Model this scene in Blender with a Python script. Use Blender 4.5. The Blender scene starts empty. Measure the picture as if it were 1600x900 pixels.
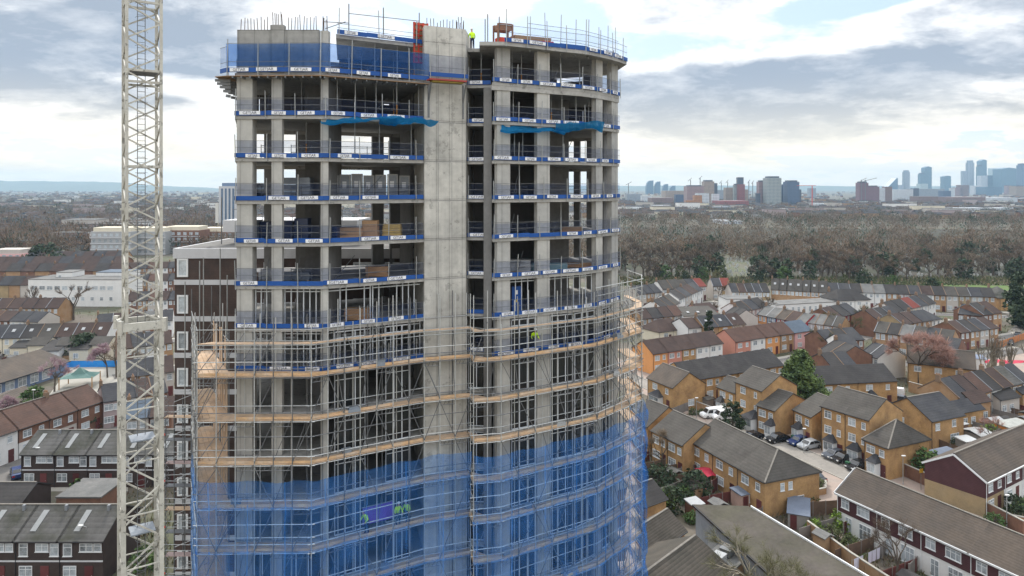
import bpy, bmesh, math, random
from mathutils import Vector, Matrix
random.seed(7)
R = math.radians
SC = bpy.context.scene
COL = SC.collection
# ------------------------------------------------------------ camera, sky, sun, exposure
F, CX, HY, CH = 1100.0, 800.0, 292.0, 45.0      # focal length in photo pixels, principal column, horizon row, camera height
cam_d = bpy.data.cameras.new('camera')
cam_d.sensor_width = 36.0
cam_d.lens = F / 1600 * 36
cam_d.shift_y = -(450 - HY) / 1600
cam_d.clip_start, cam_d.clip_end = 0.5, 60000
cam = bpy.data.objects.new('camera', cam_d)
cam.location = (0, 0, CH)
cam.rotation_euler = (R(90), 0, 0)
COL.objects.link(cam)
SC.camera = cam

HAZE = 0.00008
SUN_AZ, SUN_EL = -12.0, 40.0                       # degrees right of straight ahead, degrees up
wd = bpy.data.worlds.new('World')
SC.world = wd
wd.use_nodes = True
wn, wl = wd.node_tree.nodes, wd.node_tree.links
wn.clear()
def wnode(t, **k):
    n = wn.new(t)
    for a, v in k.items(): setattr(n, a, v)
    return n
def wmath(op, a, b=None, c=None, clamp=False):
    n = wnode('ShaderNodeMath', operation=op, use_clamp=clamp)
    for i, v in enumerate((a, b, c)):
        if v is None: continue
        if isinstance(v, (int, float)): n.inputs[i].default_value = v
        else: wl.new(v, n.inputs[i])
    return n.outputs[0]
def wmix(f, a, b):
    n = wnode('ShaderNodeMix', data_type='RGBA')
    if isinstance(f, (int, float)): n.inputs[0].default_value = f
    else: wl.new(f, n.inputs[0])
    for s, v in ((6, a), (7, b)):
        if isinstance(v, tuple): n.inputs[s].default_value = (*v, 1)
        else: wl.new(v, n.inputs[s])
    return n.outputs[2]
def wstep(x, lo, hi):
    n = wnode('ShaderNodeMapRange', interpolation_type='SMOOTHSTEP')
    wl.new(x, n.inputs[0]); n.inputs[1].default_value = lo; n.inputs[2].default_value = hi
    return n.outputs[0]
sky = wnode('ShaderNodeTexSky', sky_type='NISHITA')
sky.sun_disc = False
sky.sun_elevation = R(SUN_EL)
sky.sun_rotation = R(SUN_AZ)
sky.altitude = 50; sky.air_density = 1.0; sky.dust_density = 1.2
tc = wnode('ShaderNodeTexCoord')
sep = wnode('ShaderNodeSeparateXYZ'); wl.new(tc.outputs['Generated'], sep.inputs[0])
dx, dy, dz = sep.outputs
zz = wmath('ADD', wmath('MAXIMUM', dz, 0.0), 0.22)
comb = wnode('ShaderNodeCombineXYZ')
wl.new(wmath('DIVIDE', dx, zz), comb.inputs[0]); wl.new(wmath('DIVIDE', dy, zz), comb.inputs[1])
def wnoise(scale, detail, rough, off, sx=1.0, dist=0.0):
    mp = wnode('ShaderNodeMapping'); wl.new(comb.outputs[0], mp.inputs[0])
    mp.inputs['Location'].default_value = off; mp.inputs['Scale'].default_value = (sx, 1, 1)
    n = wnode('ShaderNodeTexNoise'); wl.new(mp.outputs[0], n.inputs[0])
    n.inputs['Scale'].default_value = scale; n.inputs['Detail'].default_value = detail
    n.inputs['Roughness'].default_value = rough; n.inputs['Distortion'].default_value = dist
    return n.outputs[0]
def blob(px, py, wx, wy, amp):                     # a cloud mass that stands in one compass direction
    v = Vector(((px - CX) / F, 1, (HY - py) / F)).normalized()
    a = wmath('MULTIPLY', wmath('SUBTRACT', dx, v.x), F / wx)
    b = wmath('MULTIPLY', wmath('SUBTRACT', dz, v.z), F / wy)
    r2 = wmath('ADD', wmath('MULTIPLY', a, a), wmath('MULTIPLY', b, b))
    g = wmath('DIVIDE', 1.0, wmath('ADD', 1.0, wmath('MULTIPLY', r2, r2)))
    return wmath('MULTIPLY', g, amp)
n1 = wnoise(1.25, 9.0, 0.56, (5.2, 2.3, 0), 0.85, 0.25)
n2 = wnoise(3.6, 8.0, 0.62, (7.7, 4.1, 0), 0.85, 0.35)
dens = wmath('ADD', n1, wmath('MULTIPLY', wmath('SUBTRACT', n2, 0.5), 0.5))
for b in ((1340, 150, 300, 65, .2), (90, 130, 120, 45, .1), (300, 70, 60, 40, .1), (1040, 60, 150, 60, .06), (1120, 130, 140, 40, .09), (60, 70, 150, 30, .15), (170, 155, 160, 24, .13), (330, 90, 80, 30, .1), (1560, 30, 120, 40, .1), (1000, 8, 200, 30, .1),
          (1180, 75, 150, 22, -.12), (560, 40, 150, 60, -.06), (900, 20, 70, 34, -.28), (1330, 6, 70, 16, -.3), (930, 60, 90, 14, -.1), (60, 10, 120, 30, .06), (1010, 90, 40, 30, -.06), (1250, 285, 700, 40, -.08), (30, 110, 120, 14, -.08), (330, 160, 120, 35, -.1), (1500, 55, 200, 22, -.06)):
    dens = wmath('ADD', dens, blob(*b))
n3 = wnoise(3.4, 10.0, 0.62, (1.7, 9.1, 0), 0.95, 0.15)
cover = wstep(dens, 0.34, 0.46)
thick = wmath('ADD', wmath('MULTIPLY', wstep(dens, 0.45, 0.70), 0.9), wmath('MULTIPLY', wmath('SUBTRACT', n3, 0.47), 2.0), None, True)
thick = wmath('MINIMUM', wmath('MAXIMUM', thick, 0.0), 1.0)
hz = wstep(dz, 0.11, -0.01)                       # haze and stacked cloud towards the horizon
low = wstep(dz, 0.16, 0.0)                        # reddened light low over the horizon
white = wmix(low, wmix(hz, (10.8, 10.8, 10.8), (9.6, 9.4, 9.0)), (11.2, 9.7, 7.3))
grey = wmix(low, wmix(hz, (3.5, 4.1, 5.0), (5.9, 6.1, 6.4)), (8.4, 7.5, 5.9))
cl = wmix(wmath('MULTIPLY', thick, wmath('SUBTRACT', 1.0, wmath('MULTIPLY', hz, 0.35))), white, grey)
blue = wmix(0.6, sky.outputs[0], (6.6, 8.4, 10.6))
cov = wmath('MAXIMUM', cover, wmath('MULTIPLY', hz, 0.85))
skc = wmix(cov, blue, cl)
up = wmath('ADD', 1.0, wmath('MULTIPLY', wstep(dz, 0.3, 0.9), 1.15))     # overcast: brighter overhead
bk = wmath('ADD', up, wmath('MULTIPLY', wstep(dy, 0.1, -0.6), 0.3))     # unseen sky behind the camera, raised to light camera-facing walls
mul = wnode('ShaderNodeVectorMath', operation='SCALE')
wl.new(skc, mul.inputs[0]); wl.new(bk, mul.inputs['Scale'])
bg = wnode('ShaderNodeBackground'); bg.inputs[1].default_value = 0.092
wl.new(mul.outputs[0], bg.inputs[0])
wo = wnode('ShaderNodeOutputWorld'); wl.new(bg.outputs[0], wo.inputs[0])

sd = bpy.data.lights.new('sun', 'SUN')
sd.energy = 2.7; sd.angle = R(6); sd.color = (1.0, 0.95, 0.87)
so = bpy.data.objects.new('sun', sd)
sv = Vector((math.sin(R(SUN_AZ)) * math.cos(R(SUN_EL)), math.cos(R(SUN_AZ)) * math.cos(R(SUN_EL)), math.sin(R(SUN_EL))))
so.rotation_euler = sv.to_track_quat('Z', 'Y').to_euler()
so.location = sv * 300
COL.objects.link(so)
SC.view_settings.view_transform = 'Standard'
SC.view_settings.look = 'None'
SC.view_settings.exposure = 0.4
SC.view_settings.gamma = 1.0
SC.cycles.use_denoising = True
SC.cycles.max_bounces = 6
SC.cycles.diffuse_bounces = 2
SC.cycles.glossy_bounces = 2
SC.cycles.transmission_bounces = 2
SC.cycles.volume_bounces = 0
SC.cycles.transparent_max_bounces = 24
SC.cycles.caustics_reflective = False
SC.cycles.caustics_refractive = False

# ------------------------------------------------------------ helpers
def W(px, py, z=0.0):
    "point at height z seen at photo pixel (px, py)"
    Y = (CH - z) * F / (py - HY)
    return Vector(((px - CX) / F * Y, Y, z))
def P(px, py, Y):
    return Vector(((px - CX) / F * Y, Y, CH + (HY - py) / F * Y))
def tag(o, label=None, cat=None, group=None, kind=None):
    if label: o['label'] = label
    if cat: o['category'] = cat
    if group: o['group'] = group
    if kind: o['kind'] = kind
    return o
def link(name, me, parent=None, loc=None, rz=0.0):
    o = bpy.data.objects.new(name, me)
    COL.objects.link(o)
    if parent: o.parent = parent
    if loc is not None: o.location = loc
    if rz: o.rotation_euler = (0, 0, rz)
    return o
def empty(name, loc, rz=0.0, label=None, cat=None, group=None):
    return tag(link(name, None, None, loc, rz), label, cat, group)
class MB:
    def __init__(s): s.v, s.f, s.m = [], [], []
    def poly(s, pts, m=0):
        n = len(s.v); s.v += [tuple(p) for p in pts]; s.f.append(tuple(range(n, n + len(pts)))); s.m.append(m); return s
    def box(s, x0, y0, z0, x1, y1, z1, m=0):
        return s.prism([(x0, y0), (x1, y0), (x1, y1), (x0, y1)], z0, z1, m)
    def prism(s, pts, z0, z1, m=0, mt=None, mb=None):
        n, k = len(s.v), len(pts)
        s.v += [(p[0], p[1], z0) for p in pts] + [(p[0], p[1], z1) for p in pts]
        for i in range(k):
            j = (i + 1) % k; s.f.append((n + i, n + j, n + k + j, n + k + i)); s.m.append(m)
        s.f.append(tuple(n + i for i in reversed(range(k)))); s.m.append(m if mb is None else mb)
        s.f.append(tuple(n + k + i for i in range(k))); s.m.append(m if mt is None else mt)
        return s
    def extx(s, pts, x0, x1, m=0):
        "extrude a (y, z) outline along x"
        n, k = len(s.v), len(pts)
        s.v += [(x0, p[0], p[1]) for p in pts] + [(x1, p[0], p[1]) for p in pts]
        for i in range(k):
            j = (i + 1) % k; s.f.append((n + i, n + k + i, n + k + j, n + j)); s.m.append(m)
        s.f.append(tuple(n + i for i in range(k))); s.m.append(m)
        s.f.append(tuple(n + k + i for i in reversed(range(k)))); s.m.append(m)
        return s
    def tube(s, a, b, r, m=0, n=4, r2=None, cap=True):
        a, b = Vector(a), Vector(b); d = b - a
        if d.length < 1e-6: return s
        d.normalize(); u = d.orthogonal().normalized(); w = d.cross(u); q = len(s.v); r2 = r if r2 is None else r2
        for c, rr in ((a, r), (b, r2)):
            for i in range(n):
                t = 2 * math.pi * (i + .5) / n; s.v.append(tuple(c + u * (rr * math.cos(t)) + w * (rr * math.sin(t))))
        for i in range(n):
            j = (i + 1) % n; s.f.append((q + i, q + j, q + n + j, q + n + i)); s.m.append(m)
        if cap:
            s.f.append(tuple(q + i for i in reversed(range(n)))); s.m.append(m); s.f.append(tuple(q + n + i for i in range(n))); s.m.append(m)
        return s
    def bar(s, a, b, w, h, m=0):
        "rectangular bar, h is measured upwards"
        a, b = Vector(a), Vector(b); d = (b - a)
        if d.length < 1e-6: return s
        d.normalize(); up = Vector((0, 0, 1)); sd_ = d.cross(up)
        if sd_.length < 1e-4: sd_ = Vector((1, 0, 0))
        sd_.normalize(); u2 = sd_.cross(d); q = len(s.v)
        for c in (a, b):
            for e, g in ((-1, -1), (1, -1), (1, 1), (-1, 1)): s.v.append(tuple(c + sd_ * (e * w / 2) + u2 * (g * h / 2)))
        for i in range(4):
            j = (i + 1) % 4; s.f.append((q + i, q + j, q + 4 + j, q + 4 + i)); s.m.append(m)
        s.f.append((q + 3, q + 2, q + 1, q)); s.m.append(m); s.f.append((q + 4, q + 5, q + 6, q + 7)); s.m.append(m)
        return s
    def mesh(s, name, mats, smooth=False):
        me = bpy.data.meshes.new(name)
        me.from_pydata(s.v, [], s.f)
        for mm in (mats if isinstance(mats, (list, tuple)) else [mats]): me.materials.append(mm)
        if any(s.m): me.polygons.foreach_set('material_index', s.m)
        if smooth: me.polygons.foreach_set('use_smooth', [True] * len(s.f))
        me.update(); return me
    def build(s, name, mats, parent=None, loc=None, rz=0.0, smooth=False):
        return link(name, s.mesh(name, mats, smooth), parent, loc, rz)

# ------------------------------------------------------------ materials
MC = {}
def mat(name, c, rough=0.85, var=0.25, scale=0.6, c2=None, spec=0.3, metal=0.0, rnd=0.0, tile=None, bump=0.0, streak=False, panel=None, wear=None):
    "procedural surface: base colour, mottled by two noises; tile = (direction, pitch) adds courses"
    if name in MC: return MC[name]
    m = bpy.data.materials.new(name); m.use_nodes = True; MC[name] = m
    nt = m.node_tree; N, L = nt.nodes, nt.links
    b = N['Principled BSDF']
    b.inputs['Roughness'].default_value = rough; b.inputs['Metallic'].default_value = metal
    b.inputs['Specular IOR Level'].default_value = spec
    tcn = N.new('ShaderNodeTexCoord'); oi = N.new('ShaderNodeObjectInfo')
    va = N.new('ShaderNodeVectorMath'); va.operation = 'MULTIPLY_ADD'
    L.new(oi.outputs['Random'], va.inputs[0]); va.inputs[1].default_value = (37, 53, 71); L.new(tcn.outputs['Object'], va.inputs[2])
    vec = va.outputs[0]
    def noise(sc, det, vecin=vec, ro=0.6):
        n = N.new('ShaderNodeTexNoise'); L.new(vecin, n.inputs[0]); n.inputs['Scale'].default_value = sc; n.inputs['Detail'].default_value = det; n.inputs['Roughness'].default_value = ro
        return n.outputs[0]
    def mth(op, x, y):
        n = N.new('ShaderNodeMath'); n.operation = op
        for i, q in enumerate((x, y)):
            if isinstance(q, (int, float)): n.inputs[i].default_value = q
            else: L.new(q, n.inputs[i])
        return n.outputs[0]
    n_a = noise(scale, 5); n_b = noise(scale * 7, 4)
    v = mth('ADD', mth('MULTIPLY', mth('SUBTRACT', n_a, 0.5), 2.4 * var), mth('MULTIPLY', mth('SUBTRACT', n_b, 0.5), 1.6 * var))
    if streak:
        mp = N.new('ShaderNodeMapping'); L.new(vec, mp.inputs[0]); mp.inputs['Scale'].default_value = (1.6, 1.6, 0.07)
        v = mth('ADD', v, mth('MULTIPLY', mth('SUBTRACT', noise(1.2, 4, mp.outputs[0]), 0.5), 1.5 * var))
    if rnd: v = mth('ADD', v, mth('MULTIPLY', mth('SUBTRACT', oi.outputs['Random'], 0.5), rnd))
    hgt = n_b
    if tile:
        w = N.new('ShaderNodeTexWave'); w.bands_direction = tile[0]; w.wave_profile = 'SAW'
        L.new(tcn.outputs['Object'], w.inputs[0]); w.inputs['Scale'].default_value = 0.314 / tile[1] * 1.0
        w.inputs['Distortion'].default_value = 0.25; w.inputs['Detail'].default_value = 1.0
        v = mth('ADD', v, mth('MULTIPLY', mth('SUBTRACT', w.outputs['Fac'], 0.5), tile[2]))
        hgt = w.outputs['Fac']
    if panel:                                        # formwork sheet joints, dark hairlines with stained surrounds
        sp = N.new('ShaderNodeSeparateXYZ'); L.new(tcn.outputs['Object'], sp.inputs[0]); hx_ = mth('ADD', sp.outputs[0], mth('MULTIPLY', sp.outputs[1], .55))
        for co, per, wd_, am in ((hx_, panel[0], .025, .32), (sp.outputs[2], panel[1], .03, .36), (hx_, panel[0], .14, .05), (sp.outputs[2], panel[1], .25, .06)):
            v = mth('SUBTRACT', v, mth('MULTIPLY', mth('LESS_THAN', mth('PINGPONG', co, per / 2), wd_), am))
    f = mth('MAXIMUM', mth('ADD', v, 1.0), .25)
    if wear:
        f = mth('MULTIPLY', f, mth('SUBTRACT', 1.0, mth('MULTIPLY', mth('GREATER_THAN', noise(wear[0], 6, vec, .7), wear[1]), wear[2])))
    cm = N.new('ShaderNodeVectorMath'); cm.operation = 'SCALE'
    if c2:
        mx = N.new('ShaderNodeMix'); mx.data_type = 'RGBA'
        mr = N.new('ShaderNodeMapRange'); L.new(noise(scale * 0.55, 6, vec, 0.65), mr.inputs[0]); mr.inputs[1].default_value = 0.42; mr.inputs[2].default_value = 0.62
        L.new(mr.outputs[0], mx.inputs[0]); mx.inputs[6].default_value = (*c, 1); mx.inputs[7].default_value = (*c2, 1)
        L.new(mx.outputs[2], cm.inputs[0])
    else: cm.inputs[0].default_value = c
    L.new(f, cm.inputs['Scale'])
    L.new(cm.outputs[0], b.inputs['Base Color'])
    if bump:
        bp = N.new('ShaderNodeBump'); bp.inputs['Strength'].default_value = bump; bp.inputs['Distance'].default_value = 0.05
        L.new(hgt, bp.inputs['Height']); L.new(bp.outputs[0], b.inputs['Normal'])
    return m
def net_mat(name, col, tcol, fac, nscale=0.5, nvar=0.25, sheets=False):
    m = bpy.data.materials.new(name); m.use_nodes = True; MC[name] = m
    N, L = m.node_tree.nodes, m.node_tree.links; N.clear()
    o = N.new('ShaderNodeOutputMaterial'); t = N.new('ShaderNodeBsdfTransparent'); t.inputs[0].default_value = (*tcol, 1)
    d = N.new('ShaderNodeBsdfDiffuse'); d.inputs[0].default_value = (*col, 1); tr = N.new('ShaderNodeBsdfTranslucent'); tr.inputs[0].default_value = (*col, 1)
    m1 = N.new('ShaderNodeMixShader'); m1.inputs[0].default_value = 0.45; L.new(d.outputs[0], m1.inputs[1]); L.new(tr.outputs[0], m1.inputs[2])
    tcn = N.new('ShaderNodeTexCoord'); n = N.new('ShaderNodeTexNoise'); n.inputs['Scale'].default_value = nscale; n.inputs['Detail'].default_value = 5
    mp = N.new('ShaderNodeMapping'); L.new(tcn.outputs['Object'], mp.inputs[0]); mp.inputs['Scale'].default_value = (1, 1, .35 if sheets else 1); L.new(mp.outputs[0], n.inputs[0])
    mr = N.new('ShaderNodeMapRange'); L.new(n.outputs[0], mr.inputs[0]); mr.inputs[1].default_value = 0.3; mr.inputs[2].default_value = 0.7
    mr.inputs[3].default_value = fac - nvar * fac; mr.inputs[4].default_value = fac + nvar * fac
    f = mr.outputs[0]
    if sheets:                                       # overlaps between the hung sheets, in width and in height
        sp = N.new('ShaderNodeSeparateXYZ'); L.new(tcn.outputs['Object'], sp.inputs[0])
        for k, (ax, per, wd_) in enumerate(((0, 2.7, .06), (2, FHN, .10))):
            q = N.new('ShaderNodeMath'); q.operation = 'PINGPONG'; L.new(sp.outputs[ax], q.inputs[0]); q.inputs[1].default_value = per / 2
            l = N.new('ShaderNodeMath'); l.operation = 'LESS_THAN'; L.new(q.outputs[0], l.inputs[0]); l.inputs[1].default_value = wd_
            g = N.new('ShaderNodeMath'); g.operation = 'MULTIPLY_ADD'; L.new(l.outputs[0], g.inputs[0]); g.inputs[1].default_value = .16; L.new(f, g.inputs[2]); f = g.outputs[0]
    m2 = N.new('ShaderNodeMixShader'); L.new(f, m2.inputs[0]); L.new(t.outputs[0], m2.inputs[1]); L.new(m1.outputs[0], m2.inputs[2]); L.new(m2.outputs[0], o.inputs[0])
    return m
FHN = 52 * 66.5 / F
concrete = mat('concrete', (.44, .43, .40), .9, .2, .35, c2=(.34, .335, .32), streak=True, bump=.15, panel=(1.22, 3.1437))
concrete_dark = mat('site_concrete_grey', (.195, .192, .188), .9, .3, .4, streak=True)  # inner walls: interior shade put into the darker colour; also colours pour joints
slab_mat = mat('slab_concrete', (.36, .35, .33), .9, .35, .5, wear=(1.4, .6, .35))
core_mat = mat('core_concrete', (.49, .475, .435), .88, .34, .28, c2=(.40, .39, .36), streak=True, bump=.15, panel=(1.25, 3.1437), wear=(.9, .60, .25))
site_blue = mat('site_blue', (.012, .075, .29), .5, .2, 1.5)
banner_white = mat('banner_white', (.75, .76, .78), .5, .08, 2)
letter_black = mat('letter_black', (.02, .025, .06), .6, .1, 2)
galv = mat('galvanised_tube', (.33, .34, .335), .45, .3, 1.2, metal=.35)
galv_dark = mat('weathered_tube', (.16, .165, .17), .5, .3, 1.2, metal=.3)
board_mat = mat('scaffold_board', (.58, .41, .27), .85, .3, 1.3, c2=(.46, .35, .26))
board_edge = mat('board_edge', (.56, .36, .20), .8, .4, 1.0, c2=(.52, .41, .31))
net_blue = net_mat('debris_net', (.09, .36, 1.0), (.76, .87, 1.0), .215, .9, .5, True)
net_dense = net_mat('edge_screen', (.03, .13, .42), (.6, .76, 1.0), .42, .8, .25)
mesh_fine = net_mat('fine_wire_mesh', (.05, .08, .18), (.9, .93, 1.0), .15, 1.5, .3)
tarp_blue = net_mat('catch_net', (.02, .20, .42), (.4, .75, 1), .8, 1.2, .2)
frame_grey = mat('window_frame_grey', (.66, .69, .73), .4, .1, 2)
glass_dark = mat('dark_glass', (.018, .02, .022), .08, .3, .8, spec=.6)
glass_mid = mat('house_glass', (.33, .36, .38), .12, .7, 1.2, spec=.6, rnd=.8)
galv_light = mat('new_tube', (.50, .51, .50), .4, .2, 1.2, metal=.3)
upvc = mat('white_window_frame', (.68, .69, .69), .45, .06, 2)
crane_mat = mat('crane_cream', (.50, .485, .43), .5, .25, .7, c2=(.42, .40, .35), wear=(2.2, .58, .5))
steel_red = mat('formwork_red', (.50, .05, .03), .55, .25, 1.5)
timber = mat('timber', (.42, .24, .11), .8, .3, 1.5)
ply = mat('ply_sheet', (.30, .19, .11), .8, .3, 1.2)
grey_wrap = mat('grey_wrapping', (.22, .25, .29), .35, .3, 2.2, spec=.5)
white_wrap = mat('pale_wrapping', (.33, .335, .335), .35, .25, 2.2, spec=.5)
blue_wrap = mat('blue_wrapping', (.02, .035, .09), .35, .3, 2.2, spec=.5)
cardboard = mat('cardboard', (.46, .29, .17), .8, .2, 1.5)
yellow_p = mat('yellow_paint', (.62, .40, .03), .5, .2, 2)
hivis = mat('hi_vis_cloth', (.55, .85, .02), .7, .1, 3)
navy = mat('navy_cloth', (.015, .02, .05), .8, .2, 3)
skin_m = mat('skin', (.42, .24, .16), .6, .1, 4)
purple = mat('purple_sheet', (.16, .08, .42), .6, .15, 1.2)
black_p = mat('black_paint', (.02, .02, .022), .5, .2, 2)
white_p = mat('white_paint', (.60, .60, .58), .6, .08, 1)
# ------------------------------------------------------------ the unfinished tower
FH = 52 * 66.5 / F                      # storey height
def zk(k): return 47.13 - FH * k        # top of the floor slab of level k (0 is just above the camera)
def V2(x, y): return Vector((x, y))
fA, fB, fC = V2(-20.47, 52.0), V2(-13.95, 52.0), V2(-6.95, 56.2)
cR, d1, d2, f1 = V2(-3.80, 57.6), V2(-3.78, 58.2), V2(-1.66, 58.0), V2(-1.60, 56.5)
right_run = [f1, V2(-0.9, 56.75), V2(1.42, 57.95), V2(3.6, 59.2), V2(5.9, 60.4), V2(7.6, 62.1), V2(8.9, 63.7), V2(9.94, 65.3)]
left_run = [fA, fB, fC]
back_run = [V2(9.6, 72.0), V2(4.5, 74.5), V2(-6.9, 70.0), V2(-16.8, 64.4), V2(-24.5, 63.0)]
outline = left_run + [cR, d1, d2] + right_run + back_run
def offset(pl, d):
    "offset an open polyline to its right by d (towards the viewer for left-to-right lines)"
    out = []
    for i, p in enumerate(pl):
        ns = []
        if i: e = (pl[i] - pl[i - 1]).normalized(); ns.append(V2(e.y, -e.x))
        if i < len(pl) - 1: e = (pl[i + 1] - pl[i]).normalized(); ns.append(V2(e.y, -e.x))
        n = sum(ns, V2(0, 0)).normalized(); c = max(0.5, n.dot(ns[0])); out.append(p + n * (d / c))
    return out
def walk(pl, step, start=0.0):
    "points every step metres along a polyline, with the unit direction"
    res, acc, nxt = [], 0.0, start
    for a, b in zip(pl, pl[1:]):
        L_ = (b - a).length; e = (b - a) / L_
        while nxt <= acc + L_ + 1e-6:
            res.append((a + e * (nxt - acc), e)); nxt += step
        acc += L_
    return res
def hit(px, a, b):
    "where the plan line a-b crosses the sight line through column px"
    s = (px - CX) / F; t = (s * a.y - a.x) / ((b.x - a.x) - s * (b.y - a.y)); return a + (b - a) * t
def hit_pl(px, pl):
    for a, b in zip(pl, pl[1:]):
        s = (px - CX) / F; den = (b.x - a.x) - s * (b.y - a.y)
        if abs(den) < 1e-9: continue
        t = (s * a.y - a.x) / den
        if -1e-6 <= t <= 1 + 1e-6: return a + (b - a) * t, (b - a).normalized()
    if abs(px - CX - F * pl[0].x / pl[0].y) < abs(px - CX - F * pl[-1].x / pl[-1].y): return pl[0], (pl[1] - pl[0]).normalized()
    return pl[-1], (pl[-1] - pl[-2]).normalized()
def inset_pt(px, pl, d):
    p, e = hit_pl(px, pl); return p + V2(-e.y, e.x) * d
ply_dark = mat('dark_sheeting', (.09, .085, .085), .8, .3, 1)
tower = empty('apartment_tower', (0, 0, 0), 0, 'unfinished concrete apartment tower with open upper floors, scaffold and blue netting below', 'apartment tower')
KT, KB = -2, 14
for k in range(KT, KB + 1):
    m = MB(); m.prism([(p.x, p.y) for p in outline], zk(k) - .25, zk(k), 0)
    if k in (-2, -1) or k >= 0:             # down-stand along the rear edge, deep edge beam under the top right floors
        bi = offset(back_run, -.55); bo = offset(back_run, -.12)
        for i in range(len(bi) - 1):
            m.prism([bi[i], bi[i + 1], bo[i + 1], bo[i]], zk(k) - .55, zk(k) - .252)
    if k in (-2,):
        ro, ri = offset(right_run, -.02), offset(right_run, -.3)
        for i in range(len(ro) - 1):
            m.prism([ro[i], ro[i + 1], ri[i + 1], ri[i]], zk(k) - .62, zk(k) - .252)
    m.build('floor_slab', slab_mat, tower)
# unfinished top floor: two patches of soffit
tl = [V2(-13.3, 53.2), V2(-7.3, 57.0), V2(-8.6, 64.5), V2(-15.5, 62.5)]
MB().prism(tl, zk(-3) - .3, zk(-3) + .0).build('floor_slab', slab_mat, tower)
tr = offset(right_run, .75); tr[0] = V2(-2.6, 56.0)
MB().prism(tr + [V2(9.9, 71), V2(4.3, 73.5), V2(-3.0, 66.0)], zk(-3) - .3, zk(-3)).build('floor_slab', slab_mat, tower)
z0, ZT = 0.0, zk(-2) - .26
def column(px0, px1, pl, dep, zt=ZT, inset=.1, name='column', mt=None, zb=0.0):
    "upright pier behind the slab edge, between two sight lines"
    a, e = hit_pl(px0, pl); b, e2 = hit_pl(px1, pl); e = (b - a).normalized(); n = V2(-e.y, e.x)
    q = [a + n * inset, b + n * inset, b + n * (inset + dep), a + n * (inset + dep)]
    return MB().prism(q, zb, zt).build(name, mt or concrete, tower)
column(369, 393.5, left_run, .9)
column(423.5, 440, left_run, .45)
column(502.5, 513.5, left_run, .5)
for a, b, d_, zt in ((777.5, 798, .5, zk(-3) - .31), (840.5, 860, .5, zk(-3) - .31), (932.5, 943, .45, zk(-3) - .31), (957.5, 967, .5, zk(-3) - .31)):
    column(a, b, right_run, d_, zt)
# wall upstand on the top left, already cast to the next level
a, b = V2(-20.35, 52.12), V2(-14.3, 52.12)
wall_grey = mat('upstand_concrete', (.30, .295, .28), .9, .3, .4, streak=True, panel=(1.2, 3.1437))
top_wall = MB().prism([a, b, b + V2(0, .3), a + V2(0, .3)], zk(-2) + .002, zk(-2) + 3.22).build('upstand_wall', wall_grey, tower)
MB().box(-17.85, 51.98, zk(-2) + .002, -16.85, 52.5, zk(-2) + 3.55).build('pilaster', wall_grey, tower)
MB().prism([V2(-14.2, 52.1), V2(-13.6, 52.1), V2(-13.6, 52.7), V2(-14.2, 52.7)], zk(-2) + .002, zk(-2) + 3.15).build('column', concrete, tower)
# stair core
core = [V2(-6.97, 56.0), V2(-3.78, 57.5), V2(-3.5, 62.6), V2(-8.6, 61.8)]
ctop = CH + (HY - 43) / F * 56.8
cw = MB(); cw.prism(core, 0, ctop)
cw.build('core_wall', core_mat, tower)
jm = MB()                                               # day joints and tie-hole lines of the pours
e = (core[1] - core[0]).normalized(); nn = V2(e.y, -e.x)
for k in range(-2, 12):
    z = zk(k) - .12; a, b = core[0] + nn * .004, core[1] + nn * .004
    jm.prism([a, b, b - nn * .003, a - nn * .003], z, z + .05)
for t in (.33, .66):
    p = core[0].lerp(core[1], t) + nn * .004
    for k in range(-2, 12): jm.prism([p - e * .018, p + e * .018, p + e * .018 - nn * .003, p - e * .018 - nn * .003], zk(k) - .03, zk(k) + FH - .18)
jm.build('pour_joint', concrete_dark, tower)
# rear wall piers and inner partitions
br = list(reversed(back_run))
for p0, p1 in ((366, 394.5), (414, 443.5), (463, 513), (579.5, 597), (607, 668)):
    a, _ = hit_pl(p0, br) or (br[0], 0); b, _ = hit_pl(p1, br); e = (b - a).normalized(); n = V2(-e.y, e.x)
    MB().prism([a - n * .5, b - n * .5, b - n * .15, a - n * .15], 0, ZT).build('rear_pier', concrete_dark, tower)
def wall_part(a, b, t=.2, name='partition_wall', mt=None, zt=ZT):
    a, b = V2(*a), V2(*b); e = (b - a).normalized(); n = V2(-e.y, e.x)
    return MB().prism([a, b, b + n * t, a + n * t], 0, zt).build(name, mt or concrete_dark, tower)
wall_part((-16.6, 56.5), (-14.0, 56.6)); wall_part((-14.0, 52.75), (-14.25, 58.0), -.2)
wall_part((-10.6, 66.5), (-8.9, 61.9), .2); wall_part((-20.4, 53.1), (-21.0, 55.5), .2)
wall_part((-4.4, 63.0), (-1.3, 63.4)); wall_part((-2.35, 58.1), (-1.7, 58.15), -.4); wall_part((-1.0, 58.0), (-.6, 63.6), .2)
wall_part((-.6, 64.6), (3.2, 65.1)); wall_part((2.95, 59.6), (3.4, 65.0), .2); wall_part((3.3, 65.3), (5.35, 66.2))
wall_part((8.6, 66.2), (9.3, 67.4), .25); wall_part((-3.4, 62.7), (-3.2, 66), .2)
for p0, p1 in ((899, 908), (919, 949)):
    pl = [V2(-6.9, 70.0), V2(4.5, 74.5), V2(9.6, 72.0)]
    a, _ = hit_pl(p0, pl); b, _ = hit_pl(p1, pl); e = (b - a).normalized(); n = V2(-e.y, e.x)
    MB().prism([a - n * .5, b - n * .5, b - n * .12, a - n * .12], 0, ZT).build('rear_pier', concrete_dark, tower)
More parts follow.
